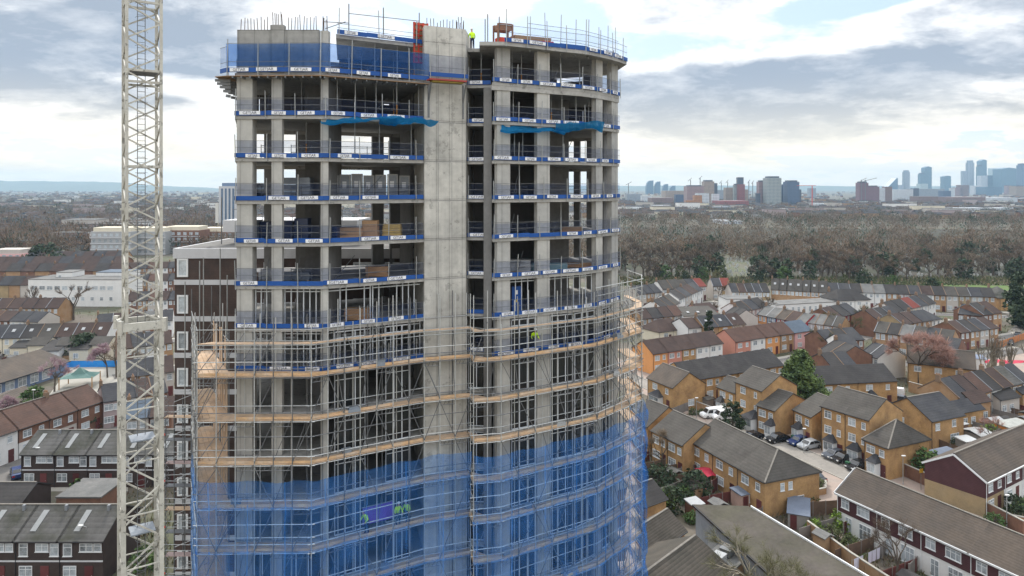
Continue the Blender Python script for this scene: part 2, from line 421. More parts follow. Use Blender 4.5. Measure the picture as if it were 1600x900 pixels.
for p0, p1 in ((690, 884),):
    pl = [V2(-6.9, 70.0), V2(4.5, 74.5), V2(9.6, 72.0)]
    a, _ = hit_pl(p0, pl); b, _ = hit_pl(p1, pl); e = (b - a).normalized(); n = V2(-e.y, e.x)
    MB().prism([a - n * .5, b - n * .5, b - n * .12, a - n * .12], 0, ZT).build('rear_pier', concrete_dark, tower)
# sheeted rear openings and falsework walls of the top storeys
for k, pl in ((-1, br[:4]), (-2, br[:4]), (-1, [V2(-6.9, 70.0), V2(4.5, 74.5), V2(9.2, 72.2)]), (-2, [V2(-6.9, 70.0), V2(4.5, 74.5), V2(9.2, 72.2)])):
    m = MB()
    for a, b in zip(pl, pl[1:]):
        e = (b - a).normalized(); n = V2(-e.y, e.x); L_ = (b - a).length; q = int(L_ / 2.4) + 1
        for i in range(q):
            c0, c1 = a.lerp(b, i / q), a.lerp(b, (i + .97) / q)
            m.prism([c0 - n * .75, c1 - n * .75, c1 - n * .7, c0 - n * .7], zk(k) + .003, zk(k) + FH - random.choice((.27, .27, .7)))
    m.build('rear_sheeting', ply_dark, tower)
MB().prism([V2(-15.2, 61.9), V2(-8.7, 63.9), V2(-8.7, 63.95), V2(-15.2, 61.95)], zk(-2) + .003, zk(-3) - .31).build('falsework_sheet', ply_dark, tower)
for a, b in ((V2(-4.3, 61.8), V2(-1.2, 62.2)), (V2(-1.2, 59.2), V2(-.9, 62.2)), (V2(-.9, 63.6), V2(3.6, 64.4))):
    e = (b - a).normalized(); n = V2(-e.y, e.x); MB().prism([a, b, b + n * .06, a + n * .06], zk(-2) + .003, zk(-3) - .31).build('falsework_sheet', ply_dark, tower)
# starter bars standing out of the walls
bar_me = MB().tube((0, 0, 0), (0, 0, 1), .028, 0, 4).mesh('starter_bar', mat('rebar_steel', (.12, .085, .07), .7, .3, 3))
def bars(a, b, n, z, h, j=.25):
    for i in range(n):
        p = a.lerp(b, (i + .5) / n)
        o = link('starter_bar', bar_me, tower, (p.x + random.uniform(-.04, .04), p.y + random.uniform(-.08, .08), z))
        o.scale = (1, 1, h * random.uniform(1 - j, 1)); o.rotation_euler = (random.uniform(-.06, .06), random.uniform(-.06, .06), 0)
bars(V2(-20.2, 52.2), V2(-18.0, 52.2), 9, zk(-2) + 3.2, 1.05); bars(V2(-17.8, 52.2), V2(-16.9, 52.2), 6, zk(-2) + 3.5, 1.1)
bars(V2(-16.7, 52.2), V2(-14.4, 52.2), 10, zk(-2) + 3.2, 1.15); bars(V2(-14.15, 52.3), V2(-13.65, 52.3), 4, zk(-2) + 3.1, 1.3, .4)
bars(V2(-6.9, 56.15), V2(-3.9, 57.6), 12, ctop - .02, .75, .6); bars(V2(-4.6, 57.2), V2(-3.9, 57.6), 4, ctop - .02, 1.2, .4)
bars(V2(8.2, 63.6), V2(9.6, 65.2), 8, zk(-3), 1.1, .6)
# falsework props under the fresh soffits
def prop_mesh(h):
    m = MB(); m.tube((0, 0, 0), (0, 0, h * .55), .05, 0, 5); m.tube((0, 0, h * .55), (0, 0, h), .035, 0, 5); m.box(-.1, -.1, 0, .1, .1, .02, 0); m.box(-.1, -.1, h - .02, .1, .1, h, 0); return m.mesh('steel_prop', [galv])
pm = prop_mesh(FH - .27)
pm_o = MB().tube((0, 0, 0), (0, 0, 1.2), .055, 0, 5).tube((0, 0, 1.2), (0, 0, FH - .27), .04, 1, 5).mesh('steel_prop', [mat('prop_orange', (.5, .22, .03), .6, .2, 2), galv])
for k, pts in ((-2, [(-12.6, 54.4), (-10.8, 55.4), (-9.2, 56.4), (-8.0, 57.6), (-12.4, 58), (-10, 59.4), (0, 58.4), (.8, 60), (4.2, 61), (6.0, 62.4), (7.2, 64.5), (-2.6, 59.4)]),
               (-1, [(-13.2, 53.2), (-12.0, 53.9), (-10.6, 54.9), (-9.1, 55.6), (-7.5, 56.6), (-16.2, 54.2), (-12, 57.5), (-9.8, 58.3), (.1, 58.2), (4.3, 60.6), (5.6, 61.6), (3.4, 61), (6.9, 63.4)]),
               (0, [(-12.1, 54.2), (-10.4, 55.2), (-8.1, 56.6), (-15.9, 54.4), (.2, 58.2), (.9, 59.2), (4.4, 60.8)]),
               (1, [(-1.0 + 1.6, 58.2)]), (2, [(4.2, 60.4)])):
    for i, (x, y) in enumerate(pts):
        o = link('steel_prop', pm_o if i % 4 == 3 else pm, None, (x, y, zk(k)))
        hgt_l = {-2: 'top open floor', -1: 'second floor from the top', 0: 'third floor from the top', 1: 'fourth floor from the top', 2: 'fifth floor from the top'}[k]
        side = 'left' if x < -5 else 'right'
        tag(o, f'{"orange-footed " if i % 4 == 3 else "grey "}steel prop under the soffit, {hgt_l}, {side} bays', 'prop', f'steel props on the {hgt_l} {side}{" orange" if i % 4 == 3 else ""}')
# windows: grey multi-pane frames on the lower floors
def window_unit(a, b, z, h, n, name='window', pane=True, low=.05):
    "frame across a-b with n lights; the glass is a child"
    L_ = (b - a).length; e = (b - a) / L_; t = .07
    m = MB()
    for i in range(n + 1):
        x = L_ * i / n; m.box(max(0, x - t / 2), -.04, t, min(L_, x + t / 2), .06, h - t)
    m.box(0, -.045, 0, L_, .065, t); m.box(0, -.045, h - t, L_, .065, h)
    if n > 2: m.box(t, -.03, h * .8, L_ - t, .05, h * .8 + .05)
    o = m.build(name, frame_grey, tower, (a.x, a.y, z), math.atan2(e.y, e.x))
    if pane: MB().box(.02, .0, .02, L_ - .02, .02, h - .02).build('pane', glass_dark, o)
    return o
rec = [d1, d2]
for k in range(5, 12):
    z = zk(k) + .06; h = FH - .45
    full = k >= 6
    for p0, p1, pl, n in ((395, 422, left_run, 2), (442, 500, left_run, 3), (524, 572, left_run, 3), (604, 642, left_run, 3), (731, 757, rec, 2), (801, 838, right_run, 3), (862, 897, right_run, 3), (900, 931, right_run, 3), (944, 956, right_run, 2)):
        if p0 in (395, 442) and k < 10 : continue
        if k == 5 and p0 in (395, 442, 731): continue
        window_unit(inset_pt(p0, pl, .22), inset_pt(p1, pl, .22), z, h, n, pane=full or p0 > 700)
stud = mat('steel_stud', (.52, .55, .57), .45, .15, 2, metal=.2)
for k in (5, 6, 7, 4):                       # light steel framing waiting for glass
    z = zk(k)
    for p0, p1, pl, n in ((396, 422, left_run, 3), (442, 501, left_run, 6), (515, 660, left_run, 14), (800, 839, right_run, 4), (862, 931, right_run, 7)):
        if k > 5: continue
        a, b = inset_pt(p0, pl, .5), inset_pt(p1, pl, .5)
        if p0 == 515: segs = [(inset_pt(515, pl, .5), inset_pt(582, pl, .5), 7), (inset_pt(586, pl, .5), inset_pt(660, pl, .5), 8)]
        else: segs = [(a, b, n)]
        m = MB()
        for a, b, n in segs:
            for i in range(n + 1):
                if random.random() < .2: continue
                p = a.lerp(b, i / n); m.box(p.x - .035, p.y - .05, z, p.x + .035, p.y + .05, z + FH - .26)
            for zz in (.03, FH - .5): m.bar((a.x, a.y, z + zz), (b.x, b.y, z + zz), .09, .07)
        m.build('steel_stud_frame', stud, tower)
# ------------------------------------------------------------ edge barriers: blue toe boards with white name plates, fine mesh, posts
def text_mesh(s, size, name):
    c = bpy.data.curves.new(name, 'FONT'); c.body = s; c.size = size; c.extrude = .004; c.align_x = 'CENTER'; c.align_y = 'CENTER'
    o = bpy.data.objects.new(name, c); COL.objects.link(o)
    bpy.context.view_layer.update()
    me = bpy.data.meshes.new_from_object(o.evaluated_get(bpy.context.evaluated_depsgraph_get()))
    bpy.data.objects.remove(o); me.materials.clear(); me.materials.append(letter_black)
    return me
lettering = text_mesh('GETJAR', .28, 'lettering')
plate_me = MB().box(-.7, -.012, -.13, .7, 0, .13).mesh('banner', banner_white)
post_me = MB().tube((0, 0, -.25), (0, 0, 1.55), .035, 0, 5).mesh('post', galv)
def barrier(pl, k, label, z=None, hmesh=1.25, step=2.3, mesh_m=None, tilt=0, post_h=1.0, plates=True, pname='edge_barrier', ban0=1.0):
    z = zk(k) + .03 if z is None else z
    po = offset(pl, .06); o0 = po[0]
    root = empty(pname, (o0.x, o0.y, z), 0, label, 'edge barrier', 'blue edge barriers round the open floors')
    off = Vector((o0.x, o0.y, z))
    tb = MB(); pi_ = offset(pl, .03); q_o = offset(pl, .10); nm = MB()
    for i in range(len(po) - 1):
        Ls = (po[i + 1] - po[i]).length; ns = max(1, round(Ls / 2.4))
        for j in range(ns):                          # one board per bay, none quite level with the next
            zz = random.uniform(-.035, .035); u0, u1 = j / ns, (j + 1) / ns; jo = random.uniform(-.01, .012)
            qa, qb, qc, qd = q_o[i].lerp(q_o[i + 1], u0), q_o[i].lerp(q_o[i + 1], u1), pi_[i].lerp(pi_[i + 1], u1), pi_[i].lerp(pi_[i + 1], u0); sh = (qa - qd).normalized() * jo
            tb.prism([qa + sh - o0, qb + sh - o0, qc - o0, qd - o0], zz, .33 + zz)
        a, b = po[i] - o0, po[i + 1] - o0; sg_ = random.uniform(-.12, .04)
        nm.poly([(a.x, a.y, .42), (b.x, b.y, .42), (b.x, b.y, hmesh + sg_), (a.x, a.y, hmesh + sg_)])
    t_ = tb.build('toe_board', site_blue, root)
    nm.build('mesh_panel', mesh_m or mesh_fine, root)
    rail = MB()
    for i in range(len(po) - 1):
        a, b = po[i] - o0, po[i + 1] - o0
        for h in (.75, hmesh): rail.bar((a.x, a.y, h), (b.x, b.y, h), .025, .03)
    rail.build('rail', galv_dark, root)
    for p, e in walk(po, step, .1):
        n = V2(e.y, -e.x); q = p - o0 + n * .1
        o = link('post', post_me, root, (q.x, q.y, 0)); o.scale = (1, 1, post_h * random.uniform(.9, 1.25)); o.rotation_euler = (random.uniform(-.02, .02), random.uniform(-.025, .025), 0)
    if plates:
        for p, e in walk(po, step, ban0):
            if (p - po[-1]).length < .9 or random.random() < .14: continue
            p = p + e * random.uniform(-.3, .25)
            n = V2(e.y, -e.x); q = p - o0 + n * .07
            bn = link('banner', plate_me, t_, (q.x, q.y, .165), math.atan2(e.y, e.x))
            bn.scale.x = random.choice((.75, 1, 1.1, .9)); bn.rotation_euler.y = random.uniform(-.03, .03); bn.location.z += random.uniform(-.03, .03)
            lt = link('lettering', lettering, bn, (0, -.016, -.01)); lt.rotation_euler = (R(90), 0, 0)
    return root
ordn = {-3: 'roof deck', -2: 'top full floor', -1: 'second floor from the top', 0: 'third floor from the top', 1: 'fourth floor from the top', 2: 'fifth floor from the top', 3: 'sixth floor from the top', 4: 'seventh floor from the top', 5: 'lowest floor with a barrier'}
for k in range(-1, 6):
    barrier([fA, fB, fC - V2(.15, .09)], k, f'blue mesh barrier across the left bays, {ordn[k]}', ban0=random.uniform(.9, 1.2), step=random.choice((2.2, 2.3, 2.4)))
for k in range(-2, 6):
    barrier([d1 + V2(.1, 0), d2 - V2(.08, 0)], k, f'short blue barrier in the recess right of the core, {ordn[k]}', step=2.0)
    barrier(right_run, k, f'curved blue barrier round the right bays, {ordn[k]}', ban0=1.1, step=random.choice((2.1, 2.2, 2.3)))
lw = [V2(-21.0, 51.8), V2(-13.95, 51.55), V2(-6.6, 55.9)]
barrier(lw, -2, 'tall dense blue screen barrier along the left bays of the top full floor', hmesh=2.1, mesh_m=net_dense, post_h=1.5)
barrier([V2(-13.2, 53.1), V2(-7.3, 56.9)], -3, 'blue toe board along the raised soffit deck beside the red formwork', z=zk(-3) + .02, hmesh=.43, step=3.2, post_h=1.2)
barrier(tr[1:], -3, 'blue banded barrier with tall posts round the curved right roof deck', z=zk(-3) + .02, hmesh=1.3, step=1.9, mesh_m=net_mat('thin_net', (.2, .24, .3), (.97, .98, 1), .08, 1, .2), post_h=1.35)
barrier([V2(-21.0, 51.8), V2(-21.85, 52.6)], -2, 'short blue barrier return at the left tip of the top floor', hmesh=1.9, step=1.3, plates=False)
barrier([V2(-6.6, 55.75), V2(-3.6, 57.2)], -2, 'mesh barrier across the core on the top full floor', hmesh=1.7, step=2.9, plates=False, z=zk(-2) + .35)
crown = barrier(offset(tr[2:], -.9), -3, 'inner row of rails and thin posts behind the roof deck barrier', z=zk(-3) + .02, hmesh=1.9, step=1.5, mesh_m=net_mat('crown_net', (.25, .28, .32), (.97, .98, 1), .07, 1, .3), post_h=1.6, plates=False)
for k in range(-2, 6):                           # loose guard rails, trestles and diagonal tubes standing inside the bays
    for px0, px1, pl, dd in ((396, 421, left_run, 1.6), (443, 476, left_run, 1.8), (518, 655, left_run, 2.2), (802, 838, right_run, 1.5), (864, 930, right_run, 1.8)):
        a, b = inset_pt(px0, pl, dd), inset_pt(px1, pl, dd); z = zk(k)
        rl = MB()
        for h in (.5, 1.0): rl.tube((a.x, a.y, z + h), (b.x, b.y, z + h + random.uniform(-.12, .12)), .025)
        if random.random() < .7: t0 = random.uniform(.1, .6); p = a.lerp(b, t0); q = a.lerp(b, min(1, t0 + .25)); rl.tube((p.x, p.y, z), (q.x, q.y, z + 1.9), .03)
        for t0 in (0, .5, 1): p = a.lerp(b, t0); rl.tube((p.x, p.y, z), (p.x, p.y, z + 1.1), .028)
        rl.build('inner_rail', galv_dark, tower)
# tall scaffold poles above the roof
pole_me = MB().tube((0, 0, 0), (0, 0, 1), .045, 0, 5).mesh('scaffold_pole', galv_dark)
for px, yt, yb, Yd, nm in ((545, 6, 50, 53.5, 'left of the raised soffit deck'), (599, 12, 55, 55.2, 'middle of the raised soffit deck'), (655, 20, 90, 57.2, 'against the red formwork'), (506, 28, 60, 52.6, 'on the top of the left column'),
                       (762, 22, 75, 57.6, 'left of the roof deck stacks'), (758, 30, 80, 58.6, 'behind the recess'), (780, 26, 60, 58.0, 'beside the rusty frame'), (714, 34, 60, 57.6, 'at the right of the core head')):
    a = P(px, yb, Yd); b = P(px, yt, Yd); o = link('scaffold_pole', pole_me, None, a); o.scale = (1, 1, b.z - a.z)
    tag(o, f'upright grey scaffold pole {nm}', 'pole', 'poles standing above the tower top')
hr = MB()
for (x0, y0, x1, y1, Yd) in ((545, 21, 655, 33, 54.5), (506, 34, 545, 36, 53), (508, 45, 540, 34, 52.8)): hr.tube(P(x0, y0, Yd), P(x1, y1, Yd + (2.4 if x1 > 600 else .4)), .03)
tag(hr.build('guard_rail', galv_dark), 'thin grey guard rail strung between poles over the raised soffit deck', 'rail')
# deck under the tall screen, and the cantilevered formwork at the top left
fan = empty('cantilever_platform', (-21.5, 52, zk(-2)), 0, 'grey cantilevered formwork platform stepping out from the top left corner', 'platform')
fo = Vector((-21.5, 52, zk(-2)))
dk = [V2(-21.9, 51.9), V2(-20.9, 51.5), V2(-13.95, 51.25), V2(-6.4, 55.55), V2(-6.6, 56.0), V2(-13.95, 51.93), V2(-20.5, 51.93), V2(-21.0, 57.5), V2(-22.6, 57.5)]
MB().prism([(p.x - fo.x, p.y - fo.y) for p in dk], -.32, -.27).build('deck', ply, fan)
for i in range(6):
    y = 52.3 + i * .95; st = MB()
    for j, (w, h) in enumerate(((1.1, .26), (.95, .5), (.75, .75), (.5, 1.05), (.3, 1.4))):
        st.bar((-20.9 - fo.x + .0, y - fo.y, -.42 - h + .12), (-20.9 - w - fo.x - .0, y - fo.y - .15, -.42 - h + .16 + .0), .1, .2)
    st.build('bracket', galv_dark, fan)
m = MB()
for i in range(11):
    a = V2(-20.4, 51.4).lerp(V2(-13.95, 51.3), i / 10); m.bar((a.x - fo.x, a.y - fo.y - .05, -.4), (a.x - fo.x, a.y - fo.y + 1.2, -.4), .09, .14)
for i in range(11):
    a = V2(-13.7, 51.5).lerp(V2(-6.8, 55.5), i / 10); m.bar((a.x - fo.x, a.y - fo.y - .05, -.4), (a.x - fo.x - .55, a.y - fo.y + 1.0, -.4), .09, .14)
m.build('joist', galv_dark, fan)
# red lattice formwork and red-edged platform by the core
fw = empty('wall_formwork', P(646, 98, 56.6), .55, 'red lattice wall formwork panel standing beside the core head', 'formwork')
m = MB()
for i in range(4): m.box(i * .4, -.05, 0, i * .4 + .1, .05, 3.3)
for j in range(8): m.box(0, -.045, j * .44, 1.3, .045, j * .44 + .1)
m.build('frame', steel_red, fw); MB().box(0, .06, 0, 1.3, .1, 3.3).build('sheet', ply, fw)
rp = empty('loading_platform', (-5.3, 56.2, zk(-2) - .05), math.atan2(1.5, 3.2), 'narrow red-edged loading platform bolted to the core face', 'platform')
MB().box(-1.55, -.75, 0, 1.55, .1, .12).build('edge_beam', mat('faded_red', (.34, .06, .05), .7, .3, 2), rp); MB().box(-1.3, -.6, -.12, 1.3, .05, -.01).build('underside', mat('faded_yellow', (.35, .26, .06), .8, .3, 2), rp)
for x in (-1.5, 1.4): MB().box(x, -.1, -2.9, x + .14, .02, -.2).bar((x + .07, -.05, -1.6), (x + .07, -.65, -.2), .1, .1).build('bracket', galv_dark, rp)
# blue catch nets
def catch(pts, label, back, dep):
    "pts: pixel line of the outer edge at given depth, back: pixel line on the facade"
    m = MB(); n = 14
    for i in range(n):
        for j in range(4):
            q = []
            for (ii, jj) in ((i, j), (i + 1, j), (i + 1, j + 1), (i, j + 1)):
                u, v = ii / n, jj / 4
                a = pts[0].lerp(pts[1], u); b = back[0].lerp(back[1], u); p = a.lerp(b, v)
                p = p + Vector((0, 0, -dep * math.sin(math.pi * v) * (1 + .35 * math.sin(u * 7)) - .05 * math.sin(u * 14)))
                q.append(p)
            m.poly(q)
    rj = random.Random(len(label)); jit = {}
    def jg(v):
        k = tuple(round(c, 3) for c in v)
        if k not in jit: jit[k] = (v[0] + rj.uniform(-.05, .05), v[1] + rj.uniform(-.09, .09), v[2] + rj.uniform(-.1, .05))
        return jit[k]
    m.v = [jg(v) for v in m.v]
    o = m.build('catch_net', tarp_blue, None, None, 0, True)
    return tag(o, label, 'catch net', 'blue catch nets slung under the upper floors')
catch((P(500, 190, 51.0), P(620, 183, 53.2)), 'turquoise catch net slung under the second floor on the left bays', (P(512, 184, 52.3), P(622, 183, 54.6)), .26)
catch((P(592, 183, 52.6), P(686, 187, 54.6)), 'darker blue catch net overlapping the turquoise one next to the core', (P(594, 181, 54.0), P(664, 184, 56.0)), .5)
catch((P(782, 203, 55.6), P(885, 204, 58.8)), 'pale turquoise catch net under the second floor on the right bays', (P(784, 194, 56.9), P(880, 200, 59.8)), .3)
catch((P(868, 192, 58.4), P(944, 189, 61.3)), 'deep blue sagging catch net on the curved right bays', (P(868, 192, 59.5), P(938, 196, 62.0)), .6)
# ------------------------------------------------------------ goods stacked on the floors
def goods(name, mt, px, py, Yd, w, d, h, label, cat, group=None, rz=0, kind='wrap', n=1):
    "stack standing on slab: (px, py) is the middle of its foot"
    b = P(px, py, Yd); k = round((47.13 - b.z) / FH); b.z = zk(k) + .004
    root = empty(name, b, rz, label, cat, group)
    if kind == 'wrap':
        m = MB(); nx = 6
        for i in range(3):
            z0_ = .14 + (h - .14) * i / 3; z1_ = .14 + (h - .14) * (i + 1) / 3 - .02; s = 1 - .02 * i + random.uniform(-.02, .02)
            m.prism([(-w / 2 * s, -d / 2 * s + .04), (-w / 2 * s + .05, -d / 2 * s), (w / 2 * s - .05, -d / 2 * s), (w / 2 * s, -d / 2 * s + .04), (w / 2 * s, d / 2 * s), (-w / 2 * s, d / 2 * s)], z0_, z1_)
        m.build('load', mt, root)
        p = MB()
        for x in (-w / 2, -.07, w / 2 - .14): p.box(x, -d / 2, 0, x + .14, d / 2, .1)
        p.box(-w / 2, -d / 2, .1, w / 2, d / 2, .135); p.build('pallet', timber, root)
    elif kind == 'boards':
        m = MB(); nb = max(3, int(h / .12))
        for i in range(nb): m.box(-w / 2 + random.uniform(-.06, .06), -d / 2, .1 + h * i / nb, w / 2 + random.uniform(-.06, .06), d / 2, .1 + h * (i + 1) / nb - .015)
        m.build('load', mt, root)
        p = MB()
        for x in (-w / 2 + .1, w / 2 - .2): p.box(x, -d / 2, 0, x + .1, d / 2, .095)
        p.build('bearer', timber, root)
    elif kind == 'window':
        m = MB()
        m.box(-w / 2, -d / 2, 0, -w / 2 + .09, d / 2, h); m.box(w / 2 - .09, -d / 2, 0, w / 2, d / 2, h); m.box(-w / 2 + .09, -d / 2, h - .09, w / 2 - .09, d / 2, h); m.box(-w / 2 + .09, -d / 2, 0, w / 2 - .09, d / 2, .09)
        m.build('frame', white_wrap, root); MB().box(-w / 2 + .09, -d / 2 + .06, .09, w / 2 - .09, d / 2 - .02, h - .09).build('load', mt, root)
        MB().box(-.2, -d / 2 + .045, h * .45, .12, -d / 2 + .058, h * .72).build('paper_label', banner_white, root)
    return root
for i in range(7):
    goods('wrapped_pallet', grey_wrap, 521 + i * 18.5, 310, 56.6 + i * .42, .86, .9, 1.95 + .06 * (i % 3), f'{["leftmost", "second", "third", "middle", "fifth", "sixth", "rightmost"][i]} of the row of tall grey wrapped window pallets left of the core', 'pallet', 'grey wrapped window pallets', .15, 'window')
goods('wrapped_pallet', grey_wrap, 466, 310, 55.0, 2.2, 1.0, 1.75, 'broad grey wrapped pallet in the second bay from the left', 'pallet')
goods('wrapped_pallet', white_wrap, 400, 311, 55.6, 1.0, .9, 1.3, 'pale wrapped pallet in the left corner bay, level with the grey pallets', 'pallet')
goods('wrapped_pallet', black_p, 402, 311, 54.2, 1.2, .6, .55, 'low dark bundle in front of the pale wrapped pallet', 'bundle')
for px, w, h, l in ((449, 1.0, 1.55, 'blue-black wrapped stack left of the tall one in the second bay'), (473, 1.15, 1.75, 'tall blue-black wrapped stack against the grey wall in the second bay'), (416, .8, 1.5, 'dark blue wrapped stack in the left corner bay'), (520, .9, 1.1, 'dark blue wrapped stack at the left of the wide bay with brown boxes')):
    goods('wrapped_pallet', blue_wrap, px, 376, 54.6, w, .9, h, l, 'pallet')
goods('wrapped_pallet', grey_wrap, 400, 377, 54.9, .8, .9, 1.6, 'translucent grey sheeted stack beside the dark blue one in the corner bay', 'pallet')
goods('box_stack', cardboard, 548, 374, 55.6, 1.9, .9, .95, 'low brown cardboard stack in the wide bay', 'box stack')
goods('box_stack', cardboard, 579, 373, 56.3, 1.25, 1.0, 1.5, 'taller banded brown stack in the wide bay', 'box stack')
goods('box_stack', mat('yellow_wrap', (.52, .36, .12), .5, .3, 3), 613, 372, 57.2, 1.5, 1, 1.15, 'yellow and white wrapped stack nearest the core', 'box stack')
goods('timber_stack', timber, 590, 436, 57.0, 1.7, .9, .8, 'brown timber stack beside the core on the floor with the studs below', 'timber stack', kind='boards')
goods('timber_stack', timber, 559, 503, 55.2, 1.9, .9, .85, 'brown timber stack framed by steel studs in the wide bay', 'timber stack', kind='boards')
goods('bundle', mat('pipe_bundle', (.16, .18, .2), .5, .3, 2), 460, 446, 54.6, 2.6, .8, .6, 'long grey bundle lying in the second bay from the left', 'bundle', kind='boards')
goods('bundle', cardboard, 396, 446, 54.2, .5, .8, .7, 'small open brown carton in the left corner bay', 'carton')
goods('wrapped_pallet', white_wrap, 812, 425, 60.0, 1.9, 1.0, 1.15, 'pale wrapped block in the bay right of the recess', 'pallet')
goods('wrapped_pallet', mat('teal_wrap', (.16, .25, .27), .4, .25, 2), 836, 424, 60.4, 1.0, 1, .8, 'low teal wrapped block behind the right columns', 'pallet')
goods('wrapped_pallet', mat('teal_wrap', (.16, .25, .27), .4, .25, 2), 872, 422, 61.0, 1.6, 1, .7, 'wide low teal wrapped block in the curved bay', 'pallet')
goods('timber_stack', ply, 893, 360, 62.5, 1.9, .9, .5, 'dark ply stack in the curved bay', 'timber stack', kind='boards')
goods('timber_stack', timber, 905, 420, 63.5, 2.4, .9, .35, 'low pale timber stack in the curved bay', 'timber stack', kind='boards')
dr = empty('site_door', P(807, 484, 58.6), .45, 'bright blue site door with paper notices in the bay right of the recess', 'door'); dr.location.z = zk(4) + .004
MB().box(-.42, -.03, 0, .42, .03, 2.15).build('leaf', site_blue, dr); MB().box(-.12, -.036, 1.5, .1, -.031, 1.85).build('notice', banner_white, dr); MB().box(-.14, -.036, .85, .08, -.031, 1.1).build('notice', yellow_p, dr)
MB().box(-.5, -.05, 0, -.43, .05, 2.25).box(.43, -.05, 0, .5, .05, 2.25).box(-.43, -.05, 2.16, .43, .05, 2.25).build('frame', navy, dr)
# roof deck
zt = zk(-3)
def roof(name, mt, px, Yd, w, d, h, label, cat, rz, kind='boards'):
    x = (px - CX) / F * Yd; root = goods(name, mt, px, HY - (zt - CH) * F / Yd, Yd, w, d, h, label, cat, None, rz, kind); root.location = (x, Yd, zt + .004); return root
roof('timber_stack', ply, 828, 60.5, 3.4, 1.3, 1.15, 'long brown stack of shuttering ply on the roof deck', 'ply stack', .42)
roof('formwork_stack', steel_red, 853, 60.4, 1.0, 1.0, .75, 'short red formwork stack at the right end of the ply stack', 'formwork stack', .42)
roof('formwork_stack', mat('slate_panel', (.05, .08, .14), .6, .3, 2), 884, 62.5, 2.6, 1.1, .85, 'slate-blue panel stack on the roof deck near the curve', 'panel stack', .5)
roof('timber_stack', timber, 925, 64.2, 2.0, .8, .3, 'low timber pile on the curve of the roof deck', 'timber pile', .7)
rf = empty('rusty_stillage', (-.75, 58.6, zt + .004), .4, 'rusty open steel stillage frame standing on the roof deck', 'stillage')
m = MB()
for x in (-.65, .65):
    for y in (-.5, .5): m.box(x - .06, y - .06, 0, x + .06, y + .06, 1.9)
for z in (.25, 1.35, 1.84):
    for y in (-.5, .5): m.box(-.59, y - .05, z, .59, y + .05, z + .1)
m.box(-.6, -.44, 1.4, .6, .44, 1.83); m.build('frame', mat('rusty_steel', (.22, .12, .08), .8, .3, 3), rf)
MB().box(-.55, -.42, .36, .5, .42, .8).build('load', steel_red, rf)
# ------------------------------------------------------------ people
def person(loc, rz, label, lean=0.25, vest=None, helmet=True, arms=((.28, .05, 1.02), (-.3, .18, 1.0)), bend=0.0):
    vs = [(0, 0, .95), (0, .02, 1.12), (0, .02 + lean * .35, 1.38), (0, lean * .55 + .02, 1.52), (0, lean * .75 + .04, 1.66), (0, lean * .8 + .05, 1.78),
          (.1, 0, .90), (.12, bend * .25 + .02, .5), (.13, -.02, .08), (.13, .13, .04), (-.1, 0, .90), (-.12, .0, .5), (-.13, -.06, .08), (-.13, .09, .04),
          (.2, lean * .42, 1.42), (.27, lean * .45, 1.18), (arms[0][0], lean * .5 + arms[0][1] + .15, arms[0][2]), (-.2, lean * .42, 1.42), (-.28, lean * .45 + .03, 1.18), (arms[1][0], lean * .5 + arms[1][1] + .15, arms[1][2])]
    es = [(0, 1), (1, 2), (2, 3), (3, 4), (4, 5), (0, 6), (6, 7), (7, 8), (8, 9), (0, 10), (10, 11), (11, 12), (12, 13), (2, 14), (14, 15), (15, 16), (2, 17), (17, 18), (18, 19)]
    rs = [.15, .145, .165, .07, .1, .09, .1, .075, .05, .04, .1, .075, .05, .04, .08, .055, .045, .08, .055, .045]
    me = bpy.data.meshes.new('person_skeleton'); me.from_pydata(vs, es, []); o = bpy.data.objects.new('person', me); COL.objects.link(o)
    sk = o.modifiers.new('skin', 'SKIN'); o.modifiers.new('sub', 'SUBSURF').levels = 1
    for i, r in enumerate(rs): me.skin_vertices[0].data[i].radius = (r, r)
    me.skin_vertices[0].data[0].use_root = True
    bpy.context.view_layer.update()
    m2 = bpy.data.meshes.new_from_object(o.evaluated_get(bpy.context.evaluated_depsgraph_get())); bpy.data.objects.remove(o)
    for mm in (vest or hivis, navy, skin_m): m2.materials.append(mm)
    for p in m2.polygons:
        c = p.center; p.use_smooth = True
        p.material_index = 2 if c.z > 1.53 or (abs(c.x) > .2 and c.z < 1.08 and c.z > .8 and c.y > .1) else (0 if c.z > 1.0 else 1)
    r = link('person', m2, None, loc, rz); tag(r, label, 'person')
    if helmet:
        h = MB(); cz, cy = 1.80, lean * .8 + .05
        rings = [(0, .135), (.05, .13), (.09, .1), (.115, .05)]
        for (za, ra), (zb, rb) in zip(rings, rings[1:]):
            for i in range(8):
                t0, t1 = i * math.pi / 4, (i + 1) * math.pi / 4
                h.poly([(ra * math.cos(t0), cy + ra * math.sin(t0), cz + za), (ra * math.cos(t1), cy + ra * math.sin(t1), cz + za), (rb * math.cos(t1), cy + rb * math.sin(t1), cz + zb), (rb * math.cos(t0), cy + rb * math.sin(t0), cz + zb)])
        h.poly([(.05 * math.cos(i * math.pi / 4), cy + .05 * math.sin(i * math.pi / 4), cz + .115) for i in range(8)])
        h.build('helmet', mat('helmet_white', (.7, .7, .68), .4, .05, 2), r)
    return r
x_ = (834 - CX) / F * 58.6
person((x_, 58.6, zk(5) + .004), R(195), 'worker in a yellow hi-vis jacket bending in the bay above the board lifts', .55, bend=.3)
person(((729 + 9 - CX) / F * 59.4, 59.4, zk(-3) - .02), R(20), 'worker in a hi-vis vest on the deck right of the core head', .2)
MB().box(-3.7, 58.6, zk(-3) - .32, -2.7, 63, zk(-3) - .03).build('floor_slab', slab_mat, tower)
ORDINAL = ['topmost', 'second highest', 'third highest', 'fourth highest', 'fifth highest', 'sixth highest', 'seventh highest', 'eighth highest']
